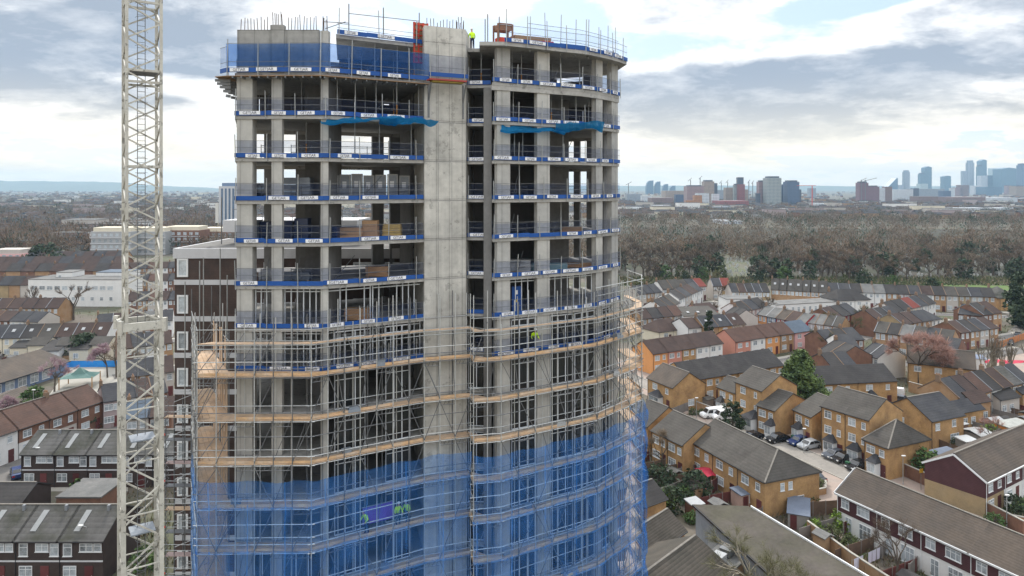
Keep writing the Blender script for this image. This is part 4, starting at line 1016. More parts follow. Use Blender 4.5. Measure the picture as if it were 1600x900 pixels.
def house(origin, rz, L_, D, ze, rise, wall, roof, lv=1, rtype='gable', label='', group=None, wins=None, lower=None, zsplit=2.6, chim=None, sidewins=(), door=None, fascia=False, party=False, ov=.3, name='house', cat='house', zb=0.0, apex=.5, porch=None, vel=0, rend=False, flush=False):
    "local x along the front, y to the back; front faces -y"
    root = empty(name, (origin.x, origin.y, zb), rz, label, cat, group)
    pk = D * apex
    key = (round(L_, 1), round(D, 1), round(ze, 1), round(rise, 1), wall, roof, rtype, lower, party, apex, ov, fascia, flush)
    if key not in HC:
        t = .16; m = MB(); mw = [WALL[wall]]
        if lower: mw.append(WALL[lower])
        z0_ = -.3
        if lower: m.box(0, 0, -.3, L_, D, zsplit, 1); z0_ = zsplit; m.v = [(x, y + (.06 if abs(y) < .01 else 0), z) for x, y, z in m.v]
        if rtype in ('gable', 'hipR', 'hipL', 'hip', 'mono'):
            if rtype == 'gable': m.extx([(0, z0_), (D, z0_), (D, ze), (pk, ze + rise), (0, ze)], 0, L_)
            elif rtype == 'mono': m.extx([(0, z0_), (D, z0_), (D, ze + rise), (0, ze)], 0, L_)
            elif rtype == 'hip': m.box(0, 0, z0_, L_, D, ze)
            else:
                x1 = L_ if rtype == 'hipL' else L_ - pk
                if rtype == 'hipR': m.extx([(0, z0_), (D, z0_), (D, ze), (pk, ze + rise), (0, ze)], 0, .25); m.box(.25, 0, z0_, L_, D, ze)
                else: m.box(0, 0, z0_, L_ - .25, D, ze); m.extx([(0, z0_), (D, z0_), (D, ze), (pk, ze + rise), (0, ze)], L_ - .25, L_)
        elif rtype == 'cross': # ridge runs front to back, gable to the front
            q = len(m.v); xs_ = [(0, z0_), (L_, z0_), (L_, ze), (L_ / 2, ze + rise), (0, ze)]
            m.v += [(x, 0, z) for x, z in xs_] + [(x, D, z) for x, z in xs_]
            for i in range(5): j = (i + 1) % 5; m.f.append((q + j, q + i, q + 5 + i, q + 5 + j)); m.m.append(0)
            m.f.append(tuple(q + i for i in range(5))); m.f.append(tuple(q + 5 + i for i in reversed(range(5)))); m.m += [0, 0]
        else: m.box(0, 0, z0_, L_, D, ze)
        wm = m.mesh('wall', mw)
        m = MB(); e = -.001 if (party or flush) else ov * .6; sl = rise / max(pk, .1); sb = rise / max(D - pk, .1)
        zf, zbk = ze - ov * sl, ze - ov * sb
        if rtype == 'gable':
            m.extx([(-ov, zf), (pk, ze + rise), (D + ov, zbk), (D + ov, zbk + t), (pk, ze + rise + t), (-ov, zf + t)], -e, L_ + e)
            m.v = [(x, y, z + .01) for x, y, z in m.v]
        elif rtype == 'mono':
            m.extx([(-ov, ze - ov * rise / D + .01), (D + ov, ze + rise + ov * rise / D + .01), (D + ov, ze + rise + ov * rise / D + t), (-ov, ze - ov * rise / D + t)], -e, L_ + e)
        elif rtype in ('hipR', 'hipL', 'hip'):
            xl = -e if rtype == 'hipR' else -ov; xr = L_ + e if rtype == 'hipL' else L_ + ov
            rl = -e if rtype == 'hipR' else min(pk, L_ / 2); rr = L_ + e if rtype == 'hipL' else max(L_ - pk, L_ / 2)
            zc = ze - ov * sl + .02; A, B_, C_, D_ = (xl, -ov), (xr, -ov), (xr, D + ov), (xl, D + ov); ztp = ze + rise + t
            base = [(*p, zc) for p in (A, B_, C_, D_)]; top = [(*p, zc + t) for p in (A, B_, C_, D_)]
            r1, r2 = (rl, pk, ztp), (rr, pk, ztp)
            m.poly([base[3], base[2], base[1], base[0]])
            for i in range(4): j = (i + 1) % 4; m.poly([base[i], base[j], top[j], top[i]])
            m.poly([top[0], top[1], r2, r1]); m.poly([top[1], top[2], r2]); m.poly([top[2], top[3], r1, r2]); m.poly([top[3], top[0], r1])
        elif rtype == 'cross':
            s2 = rise / (L_ / 2); zf2 = ze - ov * s2
            pts = [(-ov, zf2), (L_ / 2, ze + rise), (L_ + ov, zf2), (L_ + ov, zf2 + t), (L_ / 2, ze + rise + t), (-ov, zf2 + t)]
            q = len(m.v); m.v += [(x, -ov * .6, z + .01) for x, z in pts] + [(x, D + ov * .6, z + .01) for x, z in pts]
            for i in range(6): j = (i + 1) % 6; m.f.append((q + i, q + j, q + 6 + j, q + 6 + i)); m.m.append(0)
            m.f.append(tuple(q + i for i in reversed(range(6)))); m.f.append(tuple(q + 6 + i for i in range(6))); m.m += [0, 0]
        else:
            m.box(-.1, -.1, ze + .002, L_ + .1, D + .1, ze + .2)
        rm = m.mesh('roof', ROOF[roof])
        HC[key] = (wm, rm, zf)
    wm, rm, zf = HC[key]
    link('wall', wm, root); ro = link('roof', rm, root)
    if fascia and rtype in ('gable', 'mono', 'hipR', 'hipL'):
        m = MB(); m.box(-.15, -ov - .05, zf - .1, L_ + .15, -ov - .005, zf + .14)
        if rtype == 'gable':
            for x in ([-.24] if 'first' in label else []) + ([L_ + .19] if rend else []): m.bar((x + .02, -ov, zf + .02), (x + .02, pk, ze + rise + .02), .05, .26); m.bar((x + .02, pk, ze + rise + .02), (x + .02, D + ov, ze - ov * sl_b(rise, D, pk) + .02), .05, .26)
        m.build('fascia', upvc, root)
    if lv >= 2 and rtype in ('gable', 'hipR', 'hipL', 'hip') and L_ > 3:
        r = MB(); zr = ze + rise + .19; rl = 0 if rtype in ('gable', 'hipR') else min(pk, L_ / 2); rr = L_ if rtype in ('gable', 'hipL') else max(L_ - pk, L_ / 2)
        if rr - rl > .1: r.bar((rl, pk, zr), (rr, pk, zr), .24, .1)
        zc = ze - ov * rise / pk + .2
        if rtype in ('hipR', 'hip'): r.bar((rr, pk, zr), (L_ + ov, -ov, zc), .22, .08); r.bar((rr, pk, zr), (L_ + ov, D + ov, zc), .22, .08)
        if rtype in ('hipL', 'hip'): r.bar((rl, pk, zr), (-ov, -ov, zc), .22, .08); r.bar((rl, pk, zr), (-ov, D + ov, zc), .22, .08)
        r.build('ridge_tile', ridge_m, ro)
    if party and rtype == 'gable' and lv >= 1:
        m = MB(); m.bar((0, -ov, zf + .2), (0, pk, ze + rise + .18), .16, .16); m.bar((0, pk, ze + rise + .18), (0, D + ov, ze - ov * rise / (D - pk) + .18), .16, .16); m.build('parapet', random.choice((lead, ROOF['slate'], chim_m)), ro)
    if chim is not None:
        for cx in (chim if isinstance(chim, (tuple, list)) else (chim,)):
            m = MB(); zc = ze + rise; m.box(cx - .25, pk - .42, zc - .5, cx + .25, pk + .42, zc + .9, 0)
            for i in range(3): m.tube((cx, pk - .27 + .27 * i, zc + .9), (cx, pk - .27 + .27 * i, zc + 1.25), .09, 1, 6)
            m.build('chimney', [chim_m, pot_m], ro)
    if lv >= 1 and rtype in ('gable', 'hipR', 'hipL', 'hip') and L_ > 3:
        g = MB(); g.bar((-.1, -ov - .06, zf + .1), (L_ + .1, -ov - .06, zf + .1), .12, .1); g.tube((.12, -.07, 0), (.12, -.07, zf - .1), .045); g.tube((.12, -.07, zf - .1), (.12, -ov - .06, zf + .06), .045); g.build('gutter', black_p if not fascia else upvc, root)
    for (x, z, w, h, n) in (wins or ()): place_win(root, x, 0.055 if (lower and z < zsplit - .2) else 0, z, w, h, n, lv)
    for (f, y, z, w, h, n) in sidewins: place_win(root, L_ if f == 'r' else 0, y, z, w, h, n, lv, f)
    for x in ([] if door is None else (door if isinstance(door, (tuple, list)) else [door])):
        yy = .06 if lower else 0
        dm = MB(); dm.box(-.48, -.05, 0, .48, .005, 2.1); o = dm.build('door', door_m, root, (x, yy, 0)); 
        if lv >= 2: MB().box(.3, -.09, 1, .38, -.052, 1.06).build('handle', galv, o)
    if porch:
        for (x, w, d) in porch:
            m = MB(); m.box(x - w / 2, -d, -.2, x + w / 2, -.002, 2.3); po_ = m.build('porch', upvc if w > 1.25 else WALL[wall], root)
            r = MB(); zt_ = 2.3; A = [(x - w / 2 - .2, -d - .2, zt_), (x + w / 2 + .2, -d - .2, zt_), (x + w / 2 + .2, -.01, zt_), (x - w / 2 - .2, -.01, zt_)]; tp = [(x - .3, -.01, zt_ + 1.1), (x + .3, -.01, zt_ + 1.1)]
            r.poly([A[0], A[1], tp[1], tp[0]]); r.poly([A[1], A[2], tp[1]]); r.poly([A[3], A[0], tp[0]]); r.poly(A[::-1]); r.poly([A[2], A[3], tp[0], tp[1]]); r.build('porch_roof', ROOF['slate'], po_)
            if w > 1.25: MB().box(x - w / 2 + .15, -d - .03, .9, x - .06, -d - .002, 2.1).box(x + .06, -d - .03, .9, x + w / 2 - .15, -d - .002, 2.1).build('porch_window', glass_mid, po_)
    for i in range(vel):
        x = L_ * (i + .7) / (vel + .6); y = pk * .5; z = ze + rise * .5 + t_ if False else ze + rise * .5 + .2
        a = math.atan2(rise, pk); m = MB(); m.box(-.4, -.5, 0, .4, .5, .06); o = m.build('roof_light', white_wrap, ro, (x, y, z)); o.rotation_euler = (a, 0, 0)
    return root
def sl_b(rise, D, pk): return rise / (D - pk)
def eave_line(pa, pb, ze):
    a, b = W(*pa, ze), W(*pb, ze); a.z = b.z = 0; return a, b
def std_wins(L_, ze, kind):
    "front window pattern of one unit"
    if kind == 0: return ()
    up = ze - 1.75; r = []
    if kind == 1: r = [(L_ * .28, up, 1.0, 1.35, 1), (L_ * .74, up, 1.0, 1.35, 1), (L_ * .3, .9, 1.5, 1.4, 3)]
    if kind == 2: r = [(L_ * .3, up, 1.5, 1.2, 2), (L_ * .76, up, .9, 1.1, 1), (L_ * .32, .95, 1.7, 1.2, 3)]
    if kind == 3: r = [(L_ * .3, up - .1, .95, 1.5, 1), (L_ * .72, up - .1, .95, 1.5, 1), (L_ * .3, .8, 1.6, 1.6, 3)]
    if kind == 4: r = [(L_ * .5, up, 1.6, 1.2, 2)]
    if kind == 5: r = [(L_ * .3, up, 1.3, 1.25, 2), (L_ * .76, up, .7, 1.1, 1), (L_ * .3, up - 2.5, 1.3, 1.25, 2), (L_ * .76, up - 2.5, .7, 1.1, 1), (L_ * .55, up - 5, 1.2, 1.2, 2)] if ze > 6.5 else [(L_ * .3, up, 1.3, 1.25, 2), (L_ * .76, up, .8, 1.1, 1)]
    return tuple(r)
ORD = ['first', 'second', 'third', 'fourth', 'fifth', 'sixth', 'seventh', 'eighth', 'ninth', 'tenth', 'eleventh', 'twelfth', 'thirteenth', 'fourteenth', 'fifteenth', 'sixteenth']
NS = [0]
def street(a, e, Lt):
    "pavement and road in front of a row"
    n = Vector((e.y, -e.x, 0)); NS[0] += 1; z = .034 + .0012 * NS[0]
    for nm, m_, d0, d1 in (('pavement', pale_paving, 2.6, 4.2), ('road', asphalt, 4.2, 9.0)):
        q = [a + n * d0 - e * 2, a + n * d1 - e * 2, a + n * d1 + e * (Lt + 2), a + n * d0 + e * (Lt + 2)]
        MB().poly([(p.x, p.y, z if nm == 'road' else z + .0005) for p in q]).build(nm, m_)['kind'] = 'structure'
def terrace(row, pa, pb, n, D, ze, rise, walls, roofs, lv=1, kind=1, where='terrace', chim=True, rtype=None, party=True, L_total=None, ends=('gable', 'gable'), lower=None, **kw):
    "n houses between two photo points on the front eave (left one first)"
    a, b = eave_line(pa, pb, ze) if row == 'px' else (pa, pb)
    d = (b - a); Lt = d.length; e = d / Lt; rz = math.atan2(e.y, e.x); L_ = Lt / n; out = []
    ws = walls.split(); rs = roofs.split(); street(a, e, Lt)
    for i in range(n):
        w, r = ws[i % len(ws)], rs[i % len(rs)]
        rty = rtype or (ends[0] if i == 0 else ends[1] if i == n - 1 else 'gable')
        lab = f'{WALLW[w]} house, {ROOFW[r]} roof, {ORD[i]} from left, {where}' if n > 1 else f'{WALLW[w]} house, {ROOFW[r]} roof, {where}'
        out.append(house(a + e * (L_ * i), rz, L_, D, ze, rise, w, r, lv, rty, lab, f'houses of the {where}' if n > 1 else None, std_wins(L_, ze, kind), lower, chim=(.0 if (chim and i % 2 == 0) else None), door=L_ * .8 if (lv >= 1 and kind) else None, party=party, name='terraced_house' if n > 1 else 'house', **kw))
    return out
# ------------------------------------------------------------ houses on the right
def xy(p): return Vector((p[0], p[1], 0))
G2 = [('r', 2.3, 3.2, 1.1, 1.2, 2)]
# long terrace at the lower right: maroon upper storey over white rendered ground floor
a, b = W(1308, 768, 5.0), W(1600, 900, 5.0); a.z = b.z = 0; e = (b - a).normalized(); b = a + e * 34
Lu = 34 / 6; rz = math.atan2(e.y, e.x)
for i in range(6):
    house(a + e * (Lu * i), rz, Lu, 7.4, 5.0, 2.3, 'maroon', 'warm', 2, 'gable', f'maroon-over-white house, {ORD[i]} from the far end of the lower right terrace', 'houses of the lower right terrace',
          [(Lu * .22, 3.25, 1.15, 1.15, 2), (Lu * .68, 3.25, 1.75, 1.15, 3), (Lu * .3, .25, 1.0, 2.0, 2), (Lu * .72, .25, 1.7, 2.0, 3)], 'white', fascia=True, ov=.35, name='terraced_house', party=False, rend=i == 5, flush=True)
# its neighbour at the right edge
a, b = W(1540, 752, 5.0), W(1600, 723, 5.0); a.z = b.z = 0; e = (b - a).normalized(); rz = math.atan2(e.y, e.x); Lu = 5.6
for i in range(4):
    house(a + e * (Lu * i), rz, Lu, 8.0, 5.0, 2.4, 'maroon', 'warm', 2, 'gable', f'maroon-clad house over pale ground floor, {ORD[i]} from the yellow brick gable at the right edge', 'houses of the right edge terrace',
          [(Lu * .25, 3.25, 1.3, 1.15, 2), (Lu * .72, 3.25, 1.0, 1.0, 1), (Lu * .3, .8, 1.6, 1.3, 3)], 'buff' if i == 0 else 'white', fascia=True, name='terraced_house', door=Lu * .75, apex=.5, flush=True)
# orange brick terrace left of the street
def block(pa, pb, n, D, ze, rise, label, roof='grey', wall='brick', kind=2, ends=('gable', 'gable'), grp=None, lv=2, porch=None, L_=None, sidewins=(), chim=None, door=True, vel=0):
    a, b = W(*pa, ze), W(*pb, ze); a.z = b.z = 0; e = (b - a).normalized(); rz = math.atan2(e.y, e.x); Lt = L_ or (b - a).length; Lu = Lt / n
    for i in range(n):
        rty = ends[0] if i == 0 else ends[1] if i == n - 1 else 'gable'
        house(a + e * (Lu * i), rz, Lu, D, ze, rise, wall, roof, lv, rty, (label if n == 1 else f'{label}, {ORD[i]} unit from the left'), grp, std_wins(Lu, ze, kind), None, door=Lu * .8 if door else None, name='brick_house', porch=porch, sidewins=sidewins if i == n - 1 else (), party=False, flush=n > 1, ov=.28, chim=chim, vel=vel if i == 0 else 0)
block((1078, 688), (1195, 753), 3, 9.6, 5.0, 2.7, 'orange brick house of the hip-ended terrace', ends=('gable', 'hipR'), grp='houses of the hipped brick terrace', sidewins=[('r', 3.0, 3.3, .7, 1.1, 1), ('r', 4.4, 3.3, .7, 1.1, 1), ('r', 6.0, .9, 1.6, 1.3, 2)])
pz = empty('garden_porch', W(1237, 785, 0), math.atan2(.51, .86), 'white-windowed porch with dark hipped roof at the hipped end of the brick terrace', 'porch')
MB().box(-1.2, -.9, 0, 1.2, .9, 2.3).build('wall', upvc, pz); MB().box(-1.0, -.93, .9, -.1, -.902, 2.0).box(.1, -.93, .9, 1.0, -.902, 2.0).build('window', glass_mid, pz)
m = MB()
for q in (((-1.5, -1.2), (1.5, -1.2)), ((1.5, -1.2), (1.5, 1.2)), ((1.5, 1.2), (-1.5, 1.2)), ((-1.5, 1.2), (-1.5, -1.2))): m.poly([(*q[0], 2.3), (*q[1], 2.3), (0, 0, 3.5)])
m.poly([(-1.5, 1.2, 2.3), (1.5, 1.2, 2.3), (1.5, -1.2, 2.3), (-1.5, -1.2, 2.3)]); m.build('roof', ROOF['slate'], pz)
block((1018, 672), (1068, 696), 2, 9.0, 5.0, 2.5, 'orange brick house stepped back beyond the hipped brick terrace', grp='houses stepped back beyond the hipped terrace')
block((985, 655), (1012, 667), 1, 9.0, 5.0, 2.5, 'orange brick house half hidden by the netting beyond the stepped terrace')
# brick houses right of the street
block((1283, 634), (1359, 657), 2, 9.0, 7.6, 2.6, 'three-storey orange brick house behind parked cars', kind=5, grp='three-storey brick houses', porch=[(2.0, 1.9, 1.0)], sidewins=[])
block((1240, 640), (1268, 652), 1, 10.5, 5.0, 2.4, 'narrow orange brick house joined to the left of the three-storey house', porch=[(1.6, 1.5, 1.2)])
block((1149, 596), (1191, 611), 1, 8.6, 7.4, 2.4, 'three-storey orange brick house with white conservatory by the white vans', kind=5, porch=[(5.2, 2.6, 2.2)])
block((1183, 633), (1211, 642), 1, 9.8, 4.9, 2.3, 'two-storey orange brick house with lead-edged roof joined to the right of the conservatory house', porch=[(3.2, 1.4, 1.2)])
block((1121, 604), (1149, 614), 1, 5.5, 4.9, 1.8, 'small orange brick house with low roof left of the conservatory house', porch=[(1.2, 1.3, 1.0)])
block((1350, 686), (1387, 700), 1, 9.4, 5.0, 3.0, 'hip-roofed orange brick house at the end of the three-storey row', ends=('hip', 'hip'), porch=[(2.2, 1.5, 1.2)], sidewins=[])

# detached brick house with its gable to the viewer, right of the street
a = W(1455, 658, 5.0); a.z = 0
house(a, math.atan2(.40, .917), 8.4, 9.0, 5.0, 2.7, 'brick', 'slate', 2, 'gable', 'orange brick house with slate roof and plain side gable behind the white shed', None, [(1.6, 3.2, 1.1, 1.2, 2), (5.8, 3.3, 1.0, 1.2, 2), (6.0, .5, 2.2, 1.6, 3)], sidewins=[('l', 5.4, 3.0, .7, 1.1, 1)], name='brick_house')
# long brick terrace running away behind, with its front block
block((1074, 595), (1224, 570), 6, 8.5, 5.0, 2.7, 'house of the long dark-roofed orange brick terrace', roof='dark', kind=2, grp='houses of the long dark-roofed brick terrace', lv=1)
block((1012, 590), (1052, 606), 1, 8.0, 5.0, 2.5, 'orange brick end house with brown-grey roof at the scaffold side of the long terrace', roof='warm', porch=[(3.5, 3.2, 1.2)], sidewins=[('r', 4.5, .9, 1.5, 1.3, 3)])
a = W(1275, 632, 5.0)
block((1276, 600.5), (1375, 596), 2, 8.5, 5.0, 2.4, 'orange brick house behind the three-storey row', roof='dark', kind=2, porch=[(3.0, 1.6, 1.2)], lv=1, grp='houses behind the three-storey row', L_=18)
# painted terraces
terrace('px', (1020, 553), (1129, 536), 5, 7.5, 5.0, 2.4, 'orange coral brick white white', 'brown', 1, 2, 'front painted terrace', chim=False, party=False, ends=('gable', 'gable'))
terrace('px', (1149, 534), (1240, 520), 4, 7.5, 5.0, 2.4, 'coral white orange tan', 'rust', 1, 2, 'second painted terrace', chim=False, party=False)
terrace('px', (1241, 520), (1268, 516), 1, 7.5, 5.0, 2.2, 'pink', 'blue', 1, 2, 'at the right end of the second painted terrace', chim=False, party=False)
terrace('px', (1030, 519), (1072, 513), 2, 8, 3.2, 2.6, 'cream cream', 'brown', 1, 4, 'low bungalow pair behind the front painted terrace', chim=False, party=False, ends=('hipL', 'hipR'))
terrace('px', (1075, 513), (1096, 511), 1, 8, 4.6, 2.0, 'white', 'brown', 1, 4, 'white-fronted with a loft storey beside the bungalows', chim=False)
terrace('px', (1100, 512), (1165, 506), 3, 7.5, 4.6, 2.5, 'tan brick pale', 'slate slate brown', 1, 4, 'row behind the spire conifer', vel=1)
terrace('px', (1003, 498), (1068, 492), 4, 7.5, 5.0, 2.3, 'tan mauve brick pale', 'brown dark brown rust', 1, 1, 'brown-roofed row left of the flat roof')
house(xy(W(1068, 494, 5)), .15, 12, 9, 5.0, 1.2, 'white', 'grey', 1, 'mono', 'pale building with sloping flat grey roof and three roof lights', None, vel=3, name='low_building', cat='building')
terrace('px', (1160, 487), (1200, 478), 3, 7.5, 5.2, 2.4, 'white mauve white', 'dark slate dark', 1, 1, 'white terrace left of the multicoloured one')
terrace('px', (1184, 491), (1258, 506), 5, 7.5, 5.2, 2.3, 'orange blue red red red', 'pale pale warm brown pale', 1, 3, 'multicoloured bay-fronted terrace')
terrace('px', (1261, 504), (1314, 511), 4, 7.5, 5.4, 2.2, 'tan', 'pale pale grey grey', 1, 3, 'tan terrace beyond the multicoloured one')
terrace('px', (1366, 518), (1487, 534), 6, 7.5, 6.0, 2.2, 'tan', 'grey dark pale grey slate grey', 1, 3, 'terrace behind the pink tree')
a, b = eave_line((1040, 486), (1050, 481), 5.0)
# white gabled house at upper left, with its row going back
terrace('px', (1038, 484), (1062, 473), 3, 8, 5.2, 2.6, 'white', 'dark dark grey', 1, 1, 'white row running back to the wood')
terrace('px', (1061, 468), (1098, 452), 4, 8, 5.2, 2.4, 'white pale white white', 'dark slate brown slate', 1, 1, 'rear part of the white row running back')
terrace('px', (998, 460), (1034, 456), 3, 8, 5.6, 2.5, 'pale tan pale', 'slate', 1, 1, 'grey row at the scaffold tips')
terrace('px', (1035, 452), (1066, 450), 2, 8, 6, 2.8, 'white', 'grey', 1, 1, 'tall white pair below the wood')
terrace('px', (1066, 450), (1104, 447), 3, 8, 5.6, 2.6, 'pale', 'grey slate red', 1, 1, 'row with one red roof below the wood')
terrace('px', (1114, 447), (1142, 447), 2, 8, 5.6, 2.6, 'pale buff', 'slate red', 1, 1, 'second red-roofed pair')
terrace('px', (1143, 456), (1203, 456), 5, 8, 5.6, 2.6, 'pale buff tan pale buff', 'slate brown dark slate dark', 1, 1, 'row left of the dormer terrace')
terrace('px', (1205, 452), (1292, 457), 7, 8.5, 6.2, 3.6, 'tan', 'grey', 1, 1, 'grey-roofed terrace with dormers', party=False, vel=1)
terrace('px', (1294, 455), (1556, 464), 14, 8, 6.0, 2.6, 'mauve pale pale white white tan mauve tan white tan pale buff pale tan', 'slate slate dark pale pale dark dark slate brown dark grey grey slate dark', 1, 1, 'terrace along the wood edge')
terrace('px', (1310, 470), (1360, 468), 2, 10, 5.6, 3.0, 'white', 'dark', 1, 2, 'pair of white hip-roofed houses', ends=('hipL', 'hipR'), party=False)
terrace('px', (1370, 500), (1408, 493), 3, 8, 5.4, 2.4, 'rbrick tan tan', 'brown dark slate', 1, 1, 'tan row right of the multicoloured terrace')
terrace('px', (1397, 488), (1462, 473), 5, 7.5, 5.4, 2.6, 'white white cream white white', 'dark dark red slate dark', 1, 1, 'white terrace with one red roof')
terrace('px', (1410, 507), (1470, 498), 4, 8, 5.2, 2.3, 'buff tan tan white', 'brown brown slate slate', 1, 1, 'short row above the tall tan terrace', ends=('gable', 'hipR'))
terrace('px', (1497, 490), (1535, 494), 2, 9, 5.4, 2.5, 'rbrick', 'slate dark', 1, 2, 'pair near the right edge')
terrace('px', (1536, 492), (1565, 488), 2, 9, 5.8, 2.8, 'rbrick tan', 'dark brown', 1, 2, 'pair by the tall dark evergreen')
terrace('px', (1562, 466), (1590, 466), 1, 12, 4.5, 3.4, 'brick', 'moss', 1, 4, 'low hip-roofed hall at the right edge of the wood', ends=('hip', 'hip'), party=False)
terrace('px', (1302, 497), (1342, 488), 3, 8, 5.4, 2.4, 'rbrick red rbrick', 'brown dark slate', 1, 1, 'dark red row behind the multicoloured terrace')
terrace('px', (1095, 488), (1122, 485), 1, 8, 4.5, 2.0, 'coral', 'brown', 1, 2, 'amid the white rows')
terrace('px', (1130, 492), (1148, 498), 2, 8, 4.8, 2.4, 'red pale', 'dark', 1, 2, 'red gabled pair left of the white terrace')
for i_, (pa, pb, n_, wl, rf_, nm) in enumerate((((1292, 535), (1350, 530), 3, 'rbrick tan rbrick', 'slate dark slate', 'row left of the white plain gable'), ((1345, 552), (1372, 560), 2, 'pale white', 'slate', 'pair behind the pink bare tree'), ((1455, 543), (1496, 549), 2, 'tan rbrick', 'dark slate', 'pair behind the low shop'), ((1500, 520), (1560, 512), 4, 'rbrick tan pale tan', 'brown dark slate brown', 'row above the square'), ((1300, 575), (1340, 572), 2, 'rbrick', 'dark slate', 'pair left of the pink tree'))):
    terrace('px', pa, pb, n_, 8, 5.0, 2.3, wl, rf_, 1, 1, nm)
house(xy(W(1135, 468, 6)), .05, 12, 8, 6, .4, 'white', 'pale', 1, 'flat', 'white flat-roofed house in the middle distance', None, [(2, 3.6, 1.2, 1.2, 1), (5, 3.6, 1.2, 1.2, 1), (8, 3.6, 1.2, 1.2, 1)], name='house')
house(xy(W(1213, 477, 5)), -.02 + .3, 26, 8, 5, .4, 'white', 'pale', 1, 'flat', 'long white flat-roofed building with a row of tall windows', None, [(2 + i * 2.3, 2.2, 1.0, 1.9, 1) for i in range(10)], name='low_building', cat='building')
terrace('px', (1280, 548), (1310, 559), 2, 9, 5.2, 2.4, 'rbrick', 'dark', 1, 2, 'pair beside the big conifer', ends=('gable', 'gable'))
terrace('px', (1318, 545), (1345, 545), 1, 10, 5.4, 2.4, 'white', 'slate', 1, 2, 'with white plain gable left of the tall tan terrace', chim=False)
a, b = W(1430, 560, 5.0), W(1472, 577, 5.0)
house(xy(W(1418, 566, 5)), math.atan2(-.5, .86), 13, 10, 5.0, 2.8, 'brick', 'warm', 2, 'gable', 'orange brick house with brown roof behind the pink bare tree', None, [(2, 3.2, 1.4, 1.2, 2), (6, 3.2, 1.4, 1.2, 2), (10, 3.2, 1.4, 1.2, 2)], sidewins=[('r', 5, 3.4, .8, 1.6, 1)], name='brick_house')


terrace('px', (1497, 622), (1612, 594), 7, 7.5, 5.2, 2.6, 'tan pale tan white buff tan pale', 'slate brown rust dark brown moss slate', 1, 2, 'mixed-roof terrace below the square')
for i, (px, py, wl, rf_, L_, D) in enumerate(((1520, 640, 'tan', 'brown', 5, 4), (1562, 628, 'pale', 'dark', 6, 5), (1596, 618, 'brick', 'slate', 5, 5), (1500, 648, 'brick', 'slate', 6.5, 4))):
    house(xy(W(px, py, 3.2)), .4, L_, D, 3.6 if i else 4.4, 1.4, wl, rf_, 1, 'gable', f'{WALLW[wl]} back extension with {ROOFW[rf_]} roof {["near the orange shed", "with pale gable and two windows", "at the right edge", ""][i]} behind the mixed-roof terrace', None, [(1.4, 1.2, 1.2, 1.2, 2), (3.6, 1.2, 1.2, 1.2, 2)], name='house_extension', cat='extension')
# workshop with shallow roof and grey side wall, and the two ribbed roofs at the bottom
block_wall = mat('grey_blockwork', (.27, .30, .34), .9, .2, .6, c2=(.22, .245, .28), streak=True); WALL['block'] = block_wall; WALLW['block'] = 'grey'
ROOF['ribbed'] = rt('ribbed', (.075, .064, .052), (.055, .049, .039), .17, .6); ROOFW['ribbed'] = 'ribbed brown'
felt = mat('roof_felt_brown', (.085, .073, .063), .95, .4, .3, c2=(.07, .064, .046)); ROOF['felt'] = felt; ROOFW['felt'] = 'brown felt'
A_, B_, C_, D_ = [Vector(v) for v in ((23.2, 88.9, 4.6), (29.1, 86.4, 5.5), (37.4, 66.5, 5.5), (29.0, 64.5, 4.6))]
ws = empty('workshop', (A_.x, A_.y, 0), 0, 'long low workshop with brown felt roof and grey block side wall at the bottom', 'workshop')
def off_(p, z=0.0): return (p.x - A_.x, p.y - A_.y, p.z + z)
def hexa(m, bot, top): 
    m.poly([bot[i] for i in (0, 3, 2, 1)][::-1] if False else list(reversed(bot))); m.poly(top)
    for i in range(4): j = (i + 1) % 4; m.poly([bot[i], bot[j], top[j], top[i]])
    return m
ring = [A_, D_, C_, B_]
hexa(MB(), [(p.x - A_.x, p.y - A_.y, -.2) for p in ring], [off_(p, -.02) for p in ring]).build('wall', block_wall, ws)
cen = (A_ + B_ + C_ + D_) / 4
rg = [p + (p - cen).normalized() * .45 for p in ring]
for p, q in zip(rg, ring): p.z = q.z
hexa(MB(), [off_(p) for p in rg], [off_(p, .14) for p in rg]).build('roof', felt, ws)
MB().bar(off_(B_ + Vector((.25, .1, 0)), .25), off_(C_ + Vector((.25, .1, 0)), .25), .16, .2).build('gutter', upvc, ws)
MB().bar(off_(rg[0] + Vector((-.1, 0, 0)), .02), off_(rg[1] + Vector((-.1, 0, 0)), .02), .14, .22).build('gutter', black_p, ws)
e = (D_ - A_); e.z = 0; e.normalize()
for t in (3.2, 6.0, 8.6): MB().box(0, -.05, .4, 1.9, .0, 2.7).build('shutter', mat('shutter_grey', (.34, .37, .40), .7, .15, 1), ws, (e.x * t, e.y * t, 0), math.atan2(e.y, e.x))
vv = Vector((.68, .73, 0))
house(Vector((23.9, 72.7, 0)) - vv * 13, math.atan2(.73, .68), 13, 11, 4.2, 2.8, 'tan', 'ribbed', 2, 'gable', 'large ribbed dark-roofed house cut by the bottom edge', None, (), name='house')
house(Vector((20.5, 83.7, 0)) - vv * 8, math.atan2(.73, .68), 8, 4.6, 4.2, 1.7, 'tan', 'ribbed', 2, 'gable', 'smaller ribbed brown-roofed house next to the netting edge', None, (), name='house')
house(xy(W(1005, 806, 3.0)), R(35), 4.2, 5, 4.2, 1.5, 'brick', 'dark', 2, 'gable', 'small orange brick outbuilding with dark roof at the netting edge', None, (), name='outbuilding', cat='outbuilding')
